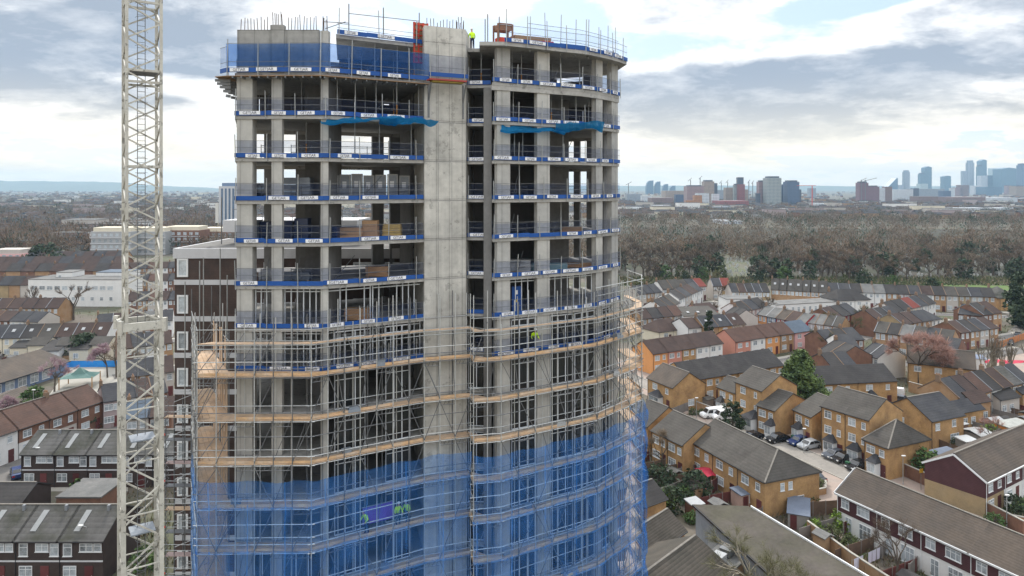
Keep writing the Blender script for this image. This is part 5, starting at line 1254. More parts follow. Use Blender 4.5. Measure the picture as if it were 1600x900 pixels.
def garden_fences(p0, u, Lu, n, nrm, depth, where, m_=None):
    for i in range(n + 1):
        a = p0 + u * (Lu * i) + nrm * .4; b = a + nrm * (depth * random.uniform(.85, 1.05)); o = empty('garden_fence', a, math.atan2(nrm.y, nrm.x), f'{ORD[i]} board fence from the left dividing the gardens of the {where}', 'fence', f'fences of the {where}')
        L_ = (b - a).length; k = int(L_ / 1.8); m = MB(); q = MB()
        for j in range(k): zz = random.uniform(-.04, .04); m.box(L_ * j / k + .06, -.025, .05, L_ * (j + 1) / k - .06, .025, 1.65 + zz); q.box(L_ * j / k - .05, -.05, 0, L_ * j / k + .05, .05, 1.8)
        m.build('panel', random.choice((fence_br, fence_gr, fence_re)), o); q.build('post_row', fence_gr, o)['kind'] = 'stuff'
        if i < n:
            c = a + u * (Lu * .5) + nrm * (depth * random.uniform(.55, .9)); sh = shed_at(c, random.uniform(1.6, 2.4), random.uniform(1.4, 2.0), 1.9, f'small garden shed in the {ORD[i]} garden from the left of the {where}', math.atan2(u.y, u.x)) if random.random() < .7 else None
gx = empty('garage', (23.6, 78.6, 0), math.atan2(.73, .68), 'low flat-roofed garage squeezed between the ribbed roof and the workshop wall', 'garage')
MB().box(-2.4, -1.8, 0, 2.4, 1.8, 3.3).build('wall', brick_tan, gx); MB().box(-2.5, -1.9, 3.302, 2.5, 1.9, 3.5).build('roof', ROOF['pale'], gx)
for x_, m_, l_ in ((-1.1, white_wrap, 'pale boxy roof unit on the low garage by the workshop'), (1.0, galv_dark, 'dark boxy roof unit on the low garage by the workshop')):  # plain boxes added in place of vehicle-like shapes
    o = empty('roof_unit', (23.6 + .68 * x_, 78.6 + .73 * x_, 3.504), math.atan2(.73, .68), l_, 'roof unit'); MB().prism([(-.7, -.6), (.7, -.6), (.7, .6), (-.7, .6)], .12, .8).build('casing', m_, o); MB().box(-.75, -.65, .801, .75, .65, .92).build('lid', m_, o); MB().box(-.6, -.5, 0, .6, .5, .119).build('frame', black_p, o)
# sheds, garden rooms, canopies
fence_br = mat('fence_brown', (.13, .085, .06), .9, .35, 1.2); fence_gr = mat('fence_grey', (.20, .18, .165), .9, .3, 1.2); fence_re = mat('fence_red', (.12, .04, .035), .85, .3, 1.2)
def shed_at(c, w, d, h, label, rz):
    o = empty('garden_shed', (c.x, c.y, 0), rz, label, 'shed'); MB().box(-w / 2, -d / 2, 0, w / 2, d / 2, h).build('wall', random.choice((fence_br, fence_gr, brick_tan)), o)
    MB().extx([(-d / 2 - .15, h - .05), (0, h + .35), (d / 2 + .15, h - .05), (d / 2 + .15, h + .03), (0, h + .43), (-d / 2 - .15, h + .03)], -w / 2 - .15, w / 2 + .15).build('roof', random.choice((ROOF['dark'], ROOF['moss'], ROOF['grey'], ROOF['pale'])), o); return o
for pa, pb, ze_, n_, dp, wh in (((1078, 688), (1195, 753), 5, 3, 7, 'hip-ended brick terrace'), ((1018, 672), (1068, 696), 5, 2, 8, 'stepped brick houses'), ((1308, 768), (1600, 900), 5, 4, 7, 'maroon terrace'), ((1497, 622), (1612, 594), 5.2, 7, 8, 'mixed-roof terrace'), ((1074, 595), (1224, 570), 5, 6, 5, 'dark-roofed brick terrace'), ((-25, 529), (167, 524), 5.2, 7, 9, 'cream terrace')):
    a, b = eave_line(pa, pb, ze_); u_ = (b - a).normalized(); garden_fences(a, u_, (b - a).length / n_, n_, Vector((u_.y, -u_.x, 0)), dp, wh)
def shed(px, py, w, d, h, wallm, roofm, label, rz=.41, mono=True, over=.15):
    o = empty('garden_shed', W(px, py), rz, label, 'shed')
    MB().box(-w / 2, -d / 2, 0, w / 2, d / 2, h).build('wall', wallm, o)
    m = MB(); m.extx([(-d / 2 - over, h + .02), (0, h + .02 + (.0 if mono else .45)), (d / 2 + over, h + .02 + (.2 if mono else 0)), (d / 2 + over, h + .1 + (.2 if mono else 0)), (0, h + .1 + (.12 if mono else .45)), (-d / 2 - over, h + .1)], -w / 2 - over, w / 2 + over); m.build('roof', roofm, o)
    MB().box(-w / 2 + .3, -d / 2 - .04, .0, -w / 2 + 1.1, -d / 2 - .002, 1.9).build('door', door_m, o)
    return o
shed(1165, 790, 3.4, 2.2, 2.1, mat('pinkish_boarding', (.40, .27, .22), .9, .2, 1), mat('slate_felt', (.12, .14, .18), .9, .25, 1), 'pinkish boarded shed with slate-blue felt roof by the brick terrace')
shed(1486, 680, 4.6, 3.2, 2.2, brick_red, white_wrap, 'brick garden room under a crumpled white sheet', .4)
shed(1463, 686, 2.4, 2.0, 2.3, brick_red, white_p, 'narrow red shed with white flat roof left of the sheeted garden room')
shed(1478, 728, 4.2, 2.6, 2.1, mat('tan_boarding', (.38, .26, .16), .9, .2, 1), mat('slate_felt', (.12, .14, .18), .9, .25, 1), 'tan garden room with slate-blue felt roof and blue trim behind the hedge')
shed(1527, 693, 3.2, 3.8, 2.0, mat('grey_boarding', (.25, .23, .21), .9, .2, 1), white_wrap, 'shed with long pale corrugated roof in the gardens', .3, False)
shed(1585, 682, 6.0, 3.4, 2.2, mat('orange_boarding', (.50, .18, .04), .85, .2, 1), mat('pale_corrugated', (.30, .305, .28), .8, .35, 1), 'long orange boarded shed with pale patchy roof near the right edge', .35)
shed(1552, 672, 2.6, 2.0, 1.9, mat('grey_boarding', (.25, .23, .21), .9, .2, 1), white_wrap, 'small pale-roofed shed left of the orange boarded one', .3, False)
shed(1510, 703, 2.6, 2.0, 1.8, mat('grey_boarding', (.25, .23, .21), .9, .2, 1), white_p, 'low white-roofed lean-to between the sheds in the gardens', .3)
shed(1302, 603, 5, 3, 2.3, brick_red, white_wrap, 'garage with pale flat roof right of the big conifer', .1)
shed(1325, 592, 4, 3, 2.3, RND['cream'], mat('slate_felt', (.12, .14, .18), .9, .25, 1), 'cream garden room behind the near-black roofs', .1, False)
shed(1085, 808, 1.8, 1.8, 2.0, brick_red, white_wrap, 'tiny brick shed with pale roof at the corner of the workshop')
shed(1248, 815, 2.6, 5.2, 2.0, mat('grey_boarding', (.25, .23, .21), .9, .2, 1), mat('slate_felt', (.12, .14, .18), .9, .25, 1), 'lean-to with slate-blue sheet roof behind the workshop gutter', -.4)
shed(1505, 573, 9, 4, 2.6, RND['white'], mat('blue_sheet_roof', (.18, .21, .28), .8, .2, 1), 'low shop building with blue-grey roof at the corner of the square', -.35)
shed(1140, 508, 6, 4, 2.6, RND['pale'], white_wrap, 'pale flat-roofed garage behind the second painted terrace', .1)
rc_ = empty('red_canopy', W(1108, 757), .41, 'bright red fabric canopy in a back garden of the brick terrace', 'canopy')
m = MB()
for i in range(4):
    x0, x1 = -1.6 + .8 * i, -.8 + .8 * i; m.poly([(x0, -1.6, 2.0 + .1 * math.sin(i * 2)), (x1, -1.6, 2.0 + .1 * math.sin(i * 2 + 2)), (x1, 0, 2.5 + .06 * math.sin(i * 3)), (x0, 0, 2.5 + .06 * math.sin(i * 3 - 3))]); m.poly([(x0, 0, 2.5 + .06 * math.sin(i * 3 - 3)), (x1, 0, 2.5 + .06 * math.sin(i * 3)), (x1, 1.5, 2.1), (x0, 1.5, 2.1)])
m.build('fabric', mat('red_fabric', (.42, .03, .06), .7, .15, 1), rc_)
for x in (-2.2, 2.2):
    for y in (-1.5, 1.4): MB().tube((x, y, 0), (x, y, 2.1), .04).build('leg', galv, rc_)
tag(MB().box(-3, -.5, 0, 3, .5, .12).build('garden_mat', mat('pink_mat', (.55, .2, .19), .8, .2, 1), None, W(1075, 768), .35), 'long pinkish mat or bed edge on the grass below the red canopy', 'mat')
tag(MB().prism([(-.6, -.6), (.6, -.6), (.6, .6), (-.6, .6)], 0, 1.7).prism([(-.4, -.4), (.4, -.4), (.4, .4), (-.4, .4)], 1.7, 2.1).build('covered_chair_stack', white_wrap, None, W(1131, 765), .5), 'white sheeted upright stack against the brick terrace', 'stack')
# ------------------------------------------------------------ fences, walls, hedges
def fence(pix, h, m_, label, name='garden_fence', t=.05, posts=True, cat='fence'):
    pts = [W(*p) for p in pix]; o0 = pts[0]; root = empty(name, o0, 0, label, cat); m = MB(); pm_ = MB()
    for a, b in zip(pts, pts[1:]):
        L_ = (b - a).length; n = max(1, int(L_ / 1.8)); e = (b - a) / L_
        for i in range(n):
            p, q = a + e * (L_ * i / n) - o0, a + e * (L_ * (i + .98) / n) - o0; z = random.uniform(-.03, .03)
            m.bar((p.x, p.y, h / 2 + z), (q.x, q.y, h / 2 + z), t, h)
            if posts: pm_.box(p.x - .06, p.y - .06, 0, p.x + .06, p.y + .06, h + .1)
    m.build('panel', m_, root)
    if posts: pm_.build('post_row', fence_gr, root)['kind'] = 'stuff'
    else:
        c = MB()
        for a, b in zip(pts, pts[1:]): p, q = a - o0, b - o0; c.bar((p.x, p.y, h + .06), (q.x, q.y, h + .06), t + .08, .1)
        c.build('coping', pale_paving, root)
    return root
fence([(1386, 732), (1470, 770), (1540, 806), (1600, 838)], 1.9, brick_red, 'long red brick garden wall beside the pavement behind the lower right terrace', 'garden_wall', .22, False, 'wall')
fence([(1383, 732), (1398, 712), (1462, 742)], 1.8, fence_br, 'brown board fence round the hedge garden of the hip-roofed house')
fence([(1250, 808), (1310, 803)], 1.9, fence_br, 'brown fence between the lean-to and the maroon terrace')
fence([(1318, 838), (1352, 818)], 1.8, fence_re, 'dark maroon fence beside the stone patio')
fence([(1368, 878), (1402, 852)], 1.7, fence_gr, 'grey board fence beside the washing line')
fence([(1420, 905), (1452, 872)], 1.7, fence_gr, 'grey board fence of the nearest garden of the maroon terrace')
fence([(1262, 836), (1330, 888), (1400, 935)], 1.8, brick_tan, 'tan brick garden wall behind the workshop gutter', 'garden_wall', .22, False, 'wall')
fence([(1084, 745), (1102, 738)], 1.8, fence_re, 'short red fence panel left of the red canopy')
fence([(1112, 772), (1138, 752)], 1.9, fence_re, 'red fence panel right of the red canopy')
fence([(1010, 790), (1060, 772), (1078, 762)], 1.8, fence_gr, 'pinkish grey fence running from the netting to the gardens')
fence([(1045, 762), (1085, 750)], 1.5, fence_br, 'low brown fence along the small lawn')
fence([(1010, 636), (1050, 652), (1078, 640)], 1.7, fence_gr, 'grey fence round the garden of the brick end house')
fence([(1420, 612), (1455, 622), (1488, 612), (1510, 600)], 2.2, brick_tan, 'curved brick wall round the garden of the pink bare tree', 'garden_wall', .25, False, 'wall')
fence([(1500, 680), (1545, 692), (1600, 668)], 1.7, fence_gr, 'grey fence across the gardens by the orange shed')
fence([(1465, 700), (1505, 716), (1530, 704)], 1.6, fence_br, 'brown fence between the garden rooms')
fence([(1545, 808), (1570, 815), (1610, 822)], 1.0, brick_tan, 'low brick front wall at the right edge terrace', 'garden_wall', .22, False, 'wall')
fence([(1262, 778), (1290, 772), (1290, 760)], .9, brick_tan, 'low curved brick wall at the end of the hipped terrace', 'garden_wall', .22, False, 'wall')
fence([(1088, 640), (1120, 652), (1122, 640)], 1.6, brick_tan, 'low brick wall behind the street planting', 'garden_wall', .22, False, 'wall')
fence([(1550, 548), (1600, 530), (1610, 520)], 1.8, mat('orange_fence', (.45, .17, .06), .9, .2, 1), 'orange board fence at the right edge above the square')
# ------------------------------------------------------------ cars
car_glass = mat('car_glass', (.02, .022, .025), .08, .1, 1, spec=.7); tyre_m = mat('tyre_rubber', (.015, .015, .015), .9, .1, 4); rim_m = mat('wheel_rim', (.35, .35, .36), .35, .1, 4, metal=.7)
lamp_w = mat('headlamp', (.7, .7, .68), .2, .05, 4); lamp_r = mat('tail_lamp', (.4, .02, .02), .3, .05, 4)
CARB = {}
def car(loc, rz, col, label, van=False, group=None):
    key = van
    if key not in CARB:
        prof = [(-2.1, .3), (-2.15, .62), (-2.05, .82), (-1.2, .95), (-.55, 1.42), (1.0, 1.45), (1.75, 1.0), (2.1, .92), (2.15, .55), (2.1, .3)] if not van else [(-2.4, .3), (-2.45, .7), (-2.3, .95), (-1.75, 1.1), (-1.2, 1.85), (2.3, 1.95), (2.42, 1.6), (2.45, .5), (2.4, .3)]
        m = MB(); ws_ = [.84 if z < 1.0 else .70 for x, z in prof]; n = len(prof)
        for s in (-1, 1):
            q = len(m.v); m.v += [(x, s * w, z) for (x, z), w in zip(prof, ws_)]; m.f.append(tuple(q + i for i in (range(n) if s < 0 else reversed(range(n))))); m.m.append(0)
        for i in range(n):
            j = (i + 1) % n; m.f.append((j, i, n + i, n + j)); m.m.append(0)
        body = m
        g = MB()
        if not van:
            g.poly([(-1.18, -.66, .98), (-1.18, .66, .98), (-.62, .6, 1.37), (-.62, -.6, 1.37)][::-1]); g.v = [(x - .02, y, z + .02) for x, y, z in g.v]
            q = len(g.v); g.poly([(1.06, -.6, 1.39), (1.06, .6, 1.39), (1.68, .66, 1.04), (1.68, -.66, 1.04)][::-1]); g.v = g.v[:q] + [(x + .02, y, z + .02) for x, y, z in g.v[q:]]
            for s in (-1, 1):
                for x0, x1, x2, x3 in ((-1.0, .15, .15, -.52), (.25, 1.5, 1.0, .25)): g.poly([(x0, s * .85, .96), (x1, s * .85, .96), (x2, s * .725, 1.36), (x3, s * .725, 1.36)][::s])
        else:
            g.poly([(-1.75, -.68, 1.14), (-1.75, .68, 1.14), (-1.25, .62, 1.78), (-1.25, -.62, 1.78)][::-1]); g.v = [(x - .03, y, z + .02) for x, y, z in g.v]
            for s in (-1, 1): g.poly([(-1.5, s * .82, 1.1), (-.4, s * .82, 1.1), (-.4, s * .725, 1.7), (-1.15, s * .725, 1.7)][::s])
        wt = MB(); wt.tube((0, -.1, .31), (0, .1, .31), .31, 0, 12); wr = MB(); wr.tube((0, -.11, .31), (0, .11, .31), .18, 0, 10)
        hl = MB(); hl.box(-.06, -.18, -.07, .06, .18, .07)
        CARB[key] = (body, g.mesh('car_window', car_glass), wt.mesh('tyre', tyre_m), wr.mesh('rim', rim_m), hl.mesh('headlight', lamp_w), hl.mesh('tail_light', lamp_r))
    body, g, wt, wr, hl, tl_ = CARB[key]
    cm = mat('car_paint_' + col[0], col[1], .25, .05, 1, spec=.6)
    root = empty('parked_car' if not van else 'parked_van', loc, rz, label, 'car' if not van else 'van', group)
    link('body', body.mesh('body', cm), root); link('car_window', g, root)
    hx = 1.35 if not van else 1.55
    for x in (-hx, hx):
        for y in (-.78, .78): w = link('wheel', wt, root, (x, y, 0)); link('rim', wr, w)
    for y in (-.6, .6): link('headlight', hl, root, (-2.14 if not van else -2.43, y, .66)); link('tail_light', tl_, root, (2.13 if not van else 2.43, y, .72))
    return root
BK, BL, WH, SI, GY = ('black', (.012, .012, .014)), ('blue', (.02, .04, .13)), ('white', (.75, .75, .75)), ('silver', (.38, .40, .42)), ('grey', (.09, .10, .12))
sa = math.atan2(-.917, .40)
for px, py, c, rz, l in ((1172, 680, BK, sa + 1.57, 'black car tucked behind the street conifer'), (1212, 683, BK, sa + 1.5, 'black car in front of the lead-edged brick house'), (1246, 687, BL, sa + 1.62, 'blue car on the drive of the three-storey row'), (1262, 693, SI, sa + 1.6, 'silver and black car right of the blue one'), (1301, 708, GY, sa + 1.6, 'dark grey car left of a black one by the hip-roofed house'), (1316, 714, BK, sa + 1.55, 'black car second from the left below the three-storey gable'), (1338, 726, BK, sa + 1.6, 'black car with wheelie bins by the hip-roofed house'),
                         (1269, 750, BK, sa, 'black car at the kerb behind the hipped end'), (1404, 628, GY, sa + .5, 'grey car below the brick wall of the pink tree garden'), (1391, 640, BK, sa + .3, 'dark car half hidden behind the brick gable'), (1578, 538, BK, .9, 'black car on the square near the red sculpture'), (1590, 527, BK, .9, 'black car behind, on the road to the square'), (27, 744, BL, -.9, 'dark blue car on the road at the left edge')):
    car(W(px + (3 if 660 < py < 735 else 0), py + (7 if 660 < py < 735 else 0)), rz, c, l)
car(W(1114, 652), sa + 1.4, WH, 'white van beside the street planting', True); car(W(1132, 655), sa + 1.4, WH, 'second white van, nearer the dark conifer', True)
car(W(1393, 618), sa + .5, WH, 'white van-like car parked by the corner of the near-black roofed house', True)
# ------------------------------------------------------------ lamps, signs, bins, washing line
def lamp(px, py, h, label, arm=True, rz=0.0):
    o = empty('street_lamp', W(px, py), rz, label, 'street lamp'); MB().tube((0, 0, 0), (0, 0, h), .07, 0, 6, .045).build('pole', galv, o)
    if arm: m = MB(); m.tube((0, 0, h), (.6, 0, h + .15), .04); m.build('arm', galv, o)
    m = MB(); x = .6 if arm else 0; m.box(x - .2, -.13, h + .08, x + .35, .13, h + .2); m.build('lamp_head', white_p, o); return o
lamp(1411, 757, 4.2, 'street lamp with flat pale head before the brick garden wall', False); lamp(1573, 825, 4.2, 'street lamp at the low front wall near the right edge', False); lamp(66, 758, 5.5, 'street lamp in front of the dark brown terrace on the left', True, 3.1); lamp(135, 905, 6, 'street lamp at the bottom left by the nearest dark house', True, 3.1); lamp(1088, 655, 4, 'street lamp at the planting beside the white vans', False); lamp(1256, 708, 4, 'street lamp by the silver car', False)
lamp(52, 690, 9, 'tall lamp column with an orange marker on the left road', False)
sg = empty('yellow_sign', W(1439, 766), .4, 'yellow sign on a post in front of the brick garden wall', 'sign'); MB().tube((0, 0, 0), (0, 0, 3.2), .05).build('post', galv_dark, sg); MB().box(-.4, -.06, 2.6, .4, -.05, 3.2).build('plate', yellow_p, sg)
for px, py, l in ((1325, 732, 'green wheelie bin at the right of the black cars'), (1272, 768, 'green wheelie bin in the planting at the hipped end'), (1240, 690, 'dark green wheelie bin left of the blue car'), (1362, 728, 'green wheelie bin beside the gate of the hip-roofed house')):
    o = empty('wheelie_bin', W(px, py), .6, l, 'bin'); MB().prism([(-.28, -.35), (.28, -.35), (.28, .35), (-.28, .35)], .05, 1.0).build('body', mat('bin_green', (.02, .09, .04), .6, .1, 2), o); MB().box(-.3, -.38, 1.01, .3, .38, 1.08).build('lid', mat('bin_green', (.02, .09, .04), .6, .1, 2), o)
wl = empty('washing_line', W(1352, 893), .55, 'washing line with pale sheets in the lower right garden', 'washing line')
MB().tube((-2.6, 0, 0), (-2.6, 0, 2.1), .03).tube((3.4, 0, 0), (3.4, 0, 2.1), .03).tube((-2.6, 0, 2.05), (3.4, 0, 2.05), .012).build('line_post', galv, wl)
for x0, x1, c in ((-2.2, -1.2, white_p), (-1.1, -.4, white_p), (.6, 1.35, white_p), (1.4, 2.2, white_p), (2.3, 3.0, white_p)):
    m = MB(); n = 4
    for i in range(n): a_, b_ = x0 + (x1 - x0) * i / n, x0 + (x1 - x0) * (i + 1) / n; m.poly([(a_, .05 * math.sin(i * 2.1), .75), (b_, .05 * math.sin(i * 2.1 + 2.1), .75), (b_, 0, 2.04), (a_, 0, 2.04)])
    m.build('sheet', mat('laundry_lilac', (.6, .58, .68), .8, .1, 1), wl)
bd = empty('discarded_furniture', W(1342, 862), .3, 'pile of white and blue discarded furniture on the garden grass', 'furniture pile'); MB().box(-1.2, -.4, 0, -.2, .3, .9).bar((-.1, 0, .5), (.4, .3, 1.1), .5, .1).build('white_panel', white_p, bd); MB().bar((.7, 0, .3), (2.0, .3, .8), .6, .25).build('blue_panel', mat('toy_blue', (.03, .12, .45), .5, .1, 1), bd)
for i, (px, py) in enumerate(((1555, 587), (1584, 588))):
    o = empty('red_sculpture', W(px, py), .2, f'{"left" if i == 0 else "right"} red leaf-shaped canopy on the paved square', 'canopy'); m = MB()
    for k in range(6): t0, t1 = k / 6, (k + 1) / 6; w0, w1 = math.sin(t0 * math.pi) * 1.1, math.sin(t1 * math.pi) * 1.1; m.poly([(-3 + 6 * t0, -w0, 3.4 - .5 * abs(t0 - .5)), (-3 + 6 * t1, -w1, 3.4 - .5 * abs(t1 - .5)), (-3 + 6 * t1, w1, 3.6), (-3 + 6 * t0, w0, 3.6)])
    m.build('canopy', mat('red_fabric', (.42, .03, .06), .7, .15, 1), o); MB().tube((0, 0, 0), (0, 0, 3.3), .07).build('pole', galv, o)
# ------------------------------------------------------------ houses on the left
def dark_block(xr, y, n, Lu, label, D=8.0):
    for i in range(n):
        j = n - 1 - i
        root = house(Vector((xr - Lu * (j + 1), y, 0)), 0, Lu, D, 5.0, 2.1, 'dark', 'moss', 2, 'gable', f'dark brown mossy-roofed house, {ORD[j]} from right, {label}', f'houses of the {label}',
              [(Lu * .2, 3.2, 1.0, 1.45, 1), (Lu * .62, 3.7, 1.5, .95, 2), (Lu * .25, .9, 1.5, 1.2, 2), (Lu * .9, 3.2, 1.0, 1.45, 1) if i % 2 else (Lu * .88, 3.7, .9, .95, 1)], door=Lu * .68, name='terraced_house')
        MB().box(0, -.06, 2.55, Lu, -.002, 2.72).build('white_band', fascia, root)
        a = math.atan2(2.1, D / 2)
        ro = [c for c in root.children if c.name.startswith('roof')][0]
        o = MB().box(-.33, -1.4, 0, .33, 1.4, .1).build('roof_light', mat('roof_light_glass', (.24, .245, .24), .4, .2, 1), ro, (Lu * .3, D * .22 + .3, 5.0 + 2.1 * .52 + .12)); o.rotation_euler = (a, 0, 0)
        MB().box(Lu * .72, D * .4, 6.6, Lu * .72 + .3, D * .4 + .3, 7.5).build('flue', lead, ro)
dark_block(-46.3, 79.7, 7, 5.0, 'nearest dark terrace, lower left')
dark_block(-49.0, 105.4, 5, 4.9, 'second dark terrace behind the crane')
house(Vector((-80, 92.5, 0)), 0, 15.5, 6, 3.4, 1.4, 'dark', 'dark', 2, 'gable', 'low dark brown house with near-black roof between the dark terraces', None, [(10, 1.2, 1.2, 1.2, 2)], name='house')
house(Vector((-61.5, 95, 0)), 0, 6, 6, 3.0, .4, 'rbrick', 'pale', 1, 'flat', 'brick garage block with pale flat roof between the two dark terraces', None, (), name='garage', cat='garage')
a, b = W(0, 680, 5.0), W(161, 626, 5.0); a.z = b.z = 0; e = (b - a).normalized(); b2 = b; a2 = a - e * 8
Lu = (b2 - a2).length / 5
for i, (w, lo) in enumerate((('pale', None), ('white', None), ('rbrick', 'white'), ('rbrick', 'pale'), ('rbrick', 'rbrick'))):
    house(a2 + e * (Lu * i), math.atan2(e.y, e.x), Lu, 8.0, 5.0, 2.6, w, 'rust', 2, 'gable', f'{WALLW[w]} house under rust-brown roof, {ORD[i]} from left beside the school', 'houses of the rust-roofed terrace on the left', std_wins(Lu, 5.0, 2), lo, chim=Lu * .5 if i in (1, 3) else None, door=Lu * .8, name='terraced_house')
terrace('px', (162, 628), (262, 612), 4, 8, 5.0, 2.2, 'mauve white tan rbrick', 'slate slate brown slate', 1, 2, 'row below the school yard')
terrace('px', (195, 655), (268, 648), 2, 8, 5.0, 2.0, 'pale rbrick', 'blue brown', 1, 2, 'blue-grey roofed pair behind the crane', party=False)
def low_roof(pa, pb, D, ze, rise, wl, rf_, label, name='school_hall', cat='school building', wins=()):
    a, b = eave_line(pa, pb, ze); e = (b - a); return house(a, math.atan2(e.y, e.x), e.length, D, ze, rise, wl, rf_, 1, 'gable', label, None, wins, name=name, cat=cat, ov=.9)
low_roof((-40, 608), (103, 564), 15, 3.2, 2.3, 'blue', 'warm', 'long low school hall with brown-grey roof and blue wall at the left edge', wins=[(i * 3.2 + 2, .6, 2.2, 1.9, 2) for i in range(6)])
low_roof((-30, 650), (58, 612), 6, 2.6, .9, 'cream', 'warm', 'low covered walkway roof of the school in front of the hall', 'covered_walkway', 'walkway')
gz = empty('gazebo', W(125, 603), .2, 'green tent-roofed gazebo in the school yard', 'gazebo')
m = MB(); A = [(-3.5, -2.6, 2.3), (3.5, -2.6, 2.3), (3.5, 2.6, 2.3), (-3.5, 2.6, 2.3)]; M_ = [(-1.5, -1.1, 2.9), (1.5, -1.1, 2.9), (1.5, 1.1, 2.9), (-1.5, 1.1, 2.9)]
for i in range(4): j = (i + 1) % 4; m.poly([A[i], A[j], M_[j], M_[i]]); m.poly([M_[i], M_[j], (0, 0, 4.3)])
m.build('canopy', mat('green_fabric', (.09, .17, .15), .7, .15, 1), gz)
for x, y, z in A: MB().tube((x * .95, y * .95, 0), (x * .95, y * .95, 2.55), .12).build('post', timber, gz)
fence([(98, 574), (190, 573)], 1.6, mat('blue_boards', (.03, .25, .66), .7, .1, 1), 'bright blue board fence at the back of the school yard', 'yard_fence', .1, False)
tag(MB().box(-1.6, -.6, 0, 1.6, .6, 1.2).build('play_house', mat('toy_blue', (.03, .12, .45), .5, .1, 1), None, W(73, 582), .9), 'blue play shelter by the wall of the school hall', 'play shelter')
tag(MB().box(-.9, -.4, 0, .9, .4, 1.9).build('orange_locker', mat('orange_fence', (.45, .17, .06), .9, .2, 1), None, W(33, 596), .9), 'orange cupboard against the school hall', 'cupboard')
terrace('px', (-25, 529), (167, 524), 7, 8, 5.2, 2.7, 'cream cream white cream white cream white', 'slate slate dark grey brown brown brown', 1, 1, 'cream terrace above the school', vel=1)
for i, (px, py, w) in enumerate(((15, 540, 'cream'), (42, 541, 'cream'), (62, 545, 'white'), (88, 541, 'pale'), (108, 543, 'cream'), (140, 540, 'cream'))):
    house(xy(W(px, py, 4.0)), .1, 4.6, 6, 4.2 if i % 2 else 3.4, 1.4, w, 'grey' if i % 2 else 'dark', 1, 'gable' if i % 2 else 'mono', f'{WALLW[w]} back extension, {ORD[i]} from the left of the cream terrace', None, [(1.6, 1.3, 1.2, 1.2, 2)], name='house_extension', cat='extension')
terrace('px', (186, 545), (270, 535), 4, 8, 5.2, 2.5, 'rbrick pale white tan', 'brown slate slate brown', 1, 1, 'row right of the cream terrace')
terrace('px', (186, 590), (272, 580), 3, 8, 5.2, 2.5, 'rbrick tan pale', 'slate slate brown', 1, 1, 'row level with the school')
terrace('px', (150, 508), (270, 500), 5, 8, 5.0, 2.4, 'rbrick tan pale rbrick white', 'slate brown brown pale slate', 1, 1, 'brown row above the cream terrace')
terrace('px', (-30, 482), (92, 481), 6, 8, 5.4, 2.6, 'tan buff mauve tan buff tan', 'brown', 1, 1, 'brown-roofed row left of the white block')
terrace('px', (-30, 500), (60, 503), 4, 8, 5.0, 2.2, 'pale rbrick white pale', 'rust brown slate slate', 1, 1, 'mixed row near the white block')
wb = house(xy(W(44, 437, 10)), -.03, 36, 14, 10, .4, 'white', 'pale', 1, 'flat', 'long white block with a flat pale roof and a strip of windows', None, [(2.5 + i * 2.9, 6.2, 2.2, 1.5, 2) for i in range(11)] + [(3 + i * 3.6, 2.2, 1.3, 1.4, 1) for i in range(9)], name='white_block', cat='block')
house(xy(W(150, 428, 11)), .0, 12, 10, 11.5, .4, 'white', 'blue', 1, 'flat', 'white block with blue-grey roof behind the long white block', None, [(2, 7, 1.2, 1.6, 1), (9, 7, 1.2, 1.6, 1)], name='white_block', cat='block')
house(xy(W(88, 430, 11)), .0, 6, 8, 12, .4, 'white', 'pale', 1, 'flat', 'small white stair tower on the long white block', None, [(1.4, 9, 1.2, 2, 1)], name='white_block', cat='block')
for r_, (ya, x0, n, wl, rf_) in enumerate(((446, -40, 10, 'tan pale buff', 'dark brown slate'), (424, -60, 18, 'rbrick tan', 'brown dark'), (412, -60, 20, 'rbrick', 'brown slate brown'), (403, 40, 14, 'tan rbrick', 'slate brown'))):
    nm = ['row beyond the white block', 'dark row farther off', 'second dark row farther off', 'farthest dark row'][r_]
    px1 = (84, 190, 195, 195)[r_]
    terrace('px', (x0, ya), (px1, ya - 1), n // 2 + 2, 9, 6.0, 3.0, wl, rf_, 1, 0, nm, party=False)
for r_, (ya, nm) in enumerate(((470, 'row beside the old block'), (440, 'far row beside the old block'), (420, 'farthest row beside the old block'))):
    terrace('px', (198, ya), (278, ya - 2), 5, 8, 5.4, 2.5, 'rbrick tan pale white', 'brown slate rust', 1, 1, nm, party=False)
def flats(px0, px1, ytop, base_y, wl, label, storeys, top=None):
    Y = CH * F / (base_y - HY); x0, x1 = (px0 - CX) / F * Y, (px1 - CX) / F * Y; h = CH + (HY - ytop) / F * Y; root = empty('apartment_block', (x0, Y, 0), 0, label, 'apartment block')
    MB().box(0, 0, 0, x1 - x0, 16, h).build('wall', wl, root)
    for i in range(storeys):
        z = h * (i + .35) / (storeys + .2); m = MB(); n = max(3, int((x1 - x0) / 3.6))
        for j in range(n): x = (x1 - x0) * (j + .25) / n; m.box(x, -.05, z, x + (x1 - x0) / n * .55, .02, z + h / storeys * .5)
        m.build('window_row', glass_mid, root)['kind'] = 'stuff'
        MB().box(-.2, -.5, z - h / storeys * .28, x1 - x0 + .2, -.06, z - h / storeys * .16).build('balcony_band', fascia, root)
    MB().box(1, 1, h + .002, x1 - x0 - 1, 15, h + 2.6).build('penthouse', RND[top or 'cream'], root)
    return root
flats(142, 205, 362, 400, WALL['grey'], 'pale banded apartment block with a cream top floor left of the crane', 4)
flats(205, 258, 362, 398, WALL['grey'], 'banded apartment block standing behind the crane mast', 4)
flats(256, 312, 360, 396, brick_red, 'brown banded apartment block with cream top right of the crane', 4)
flats(312, 372, 362, 392, brick_red, 'brown apartment block partly behind the old brown block', 4)
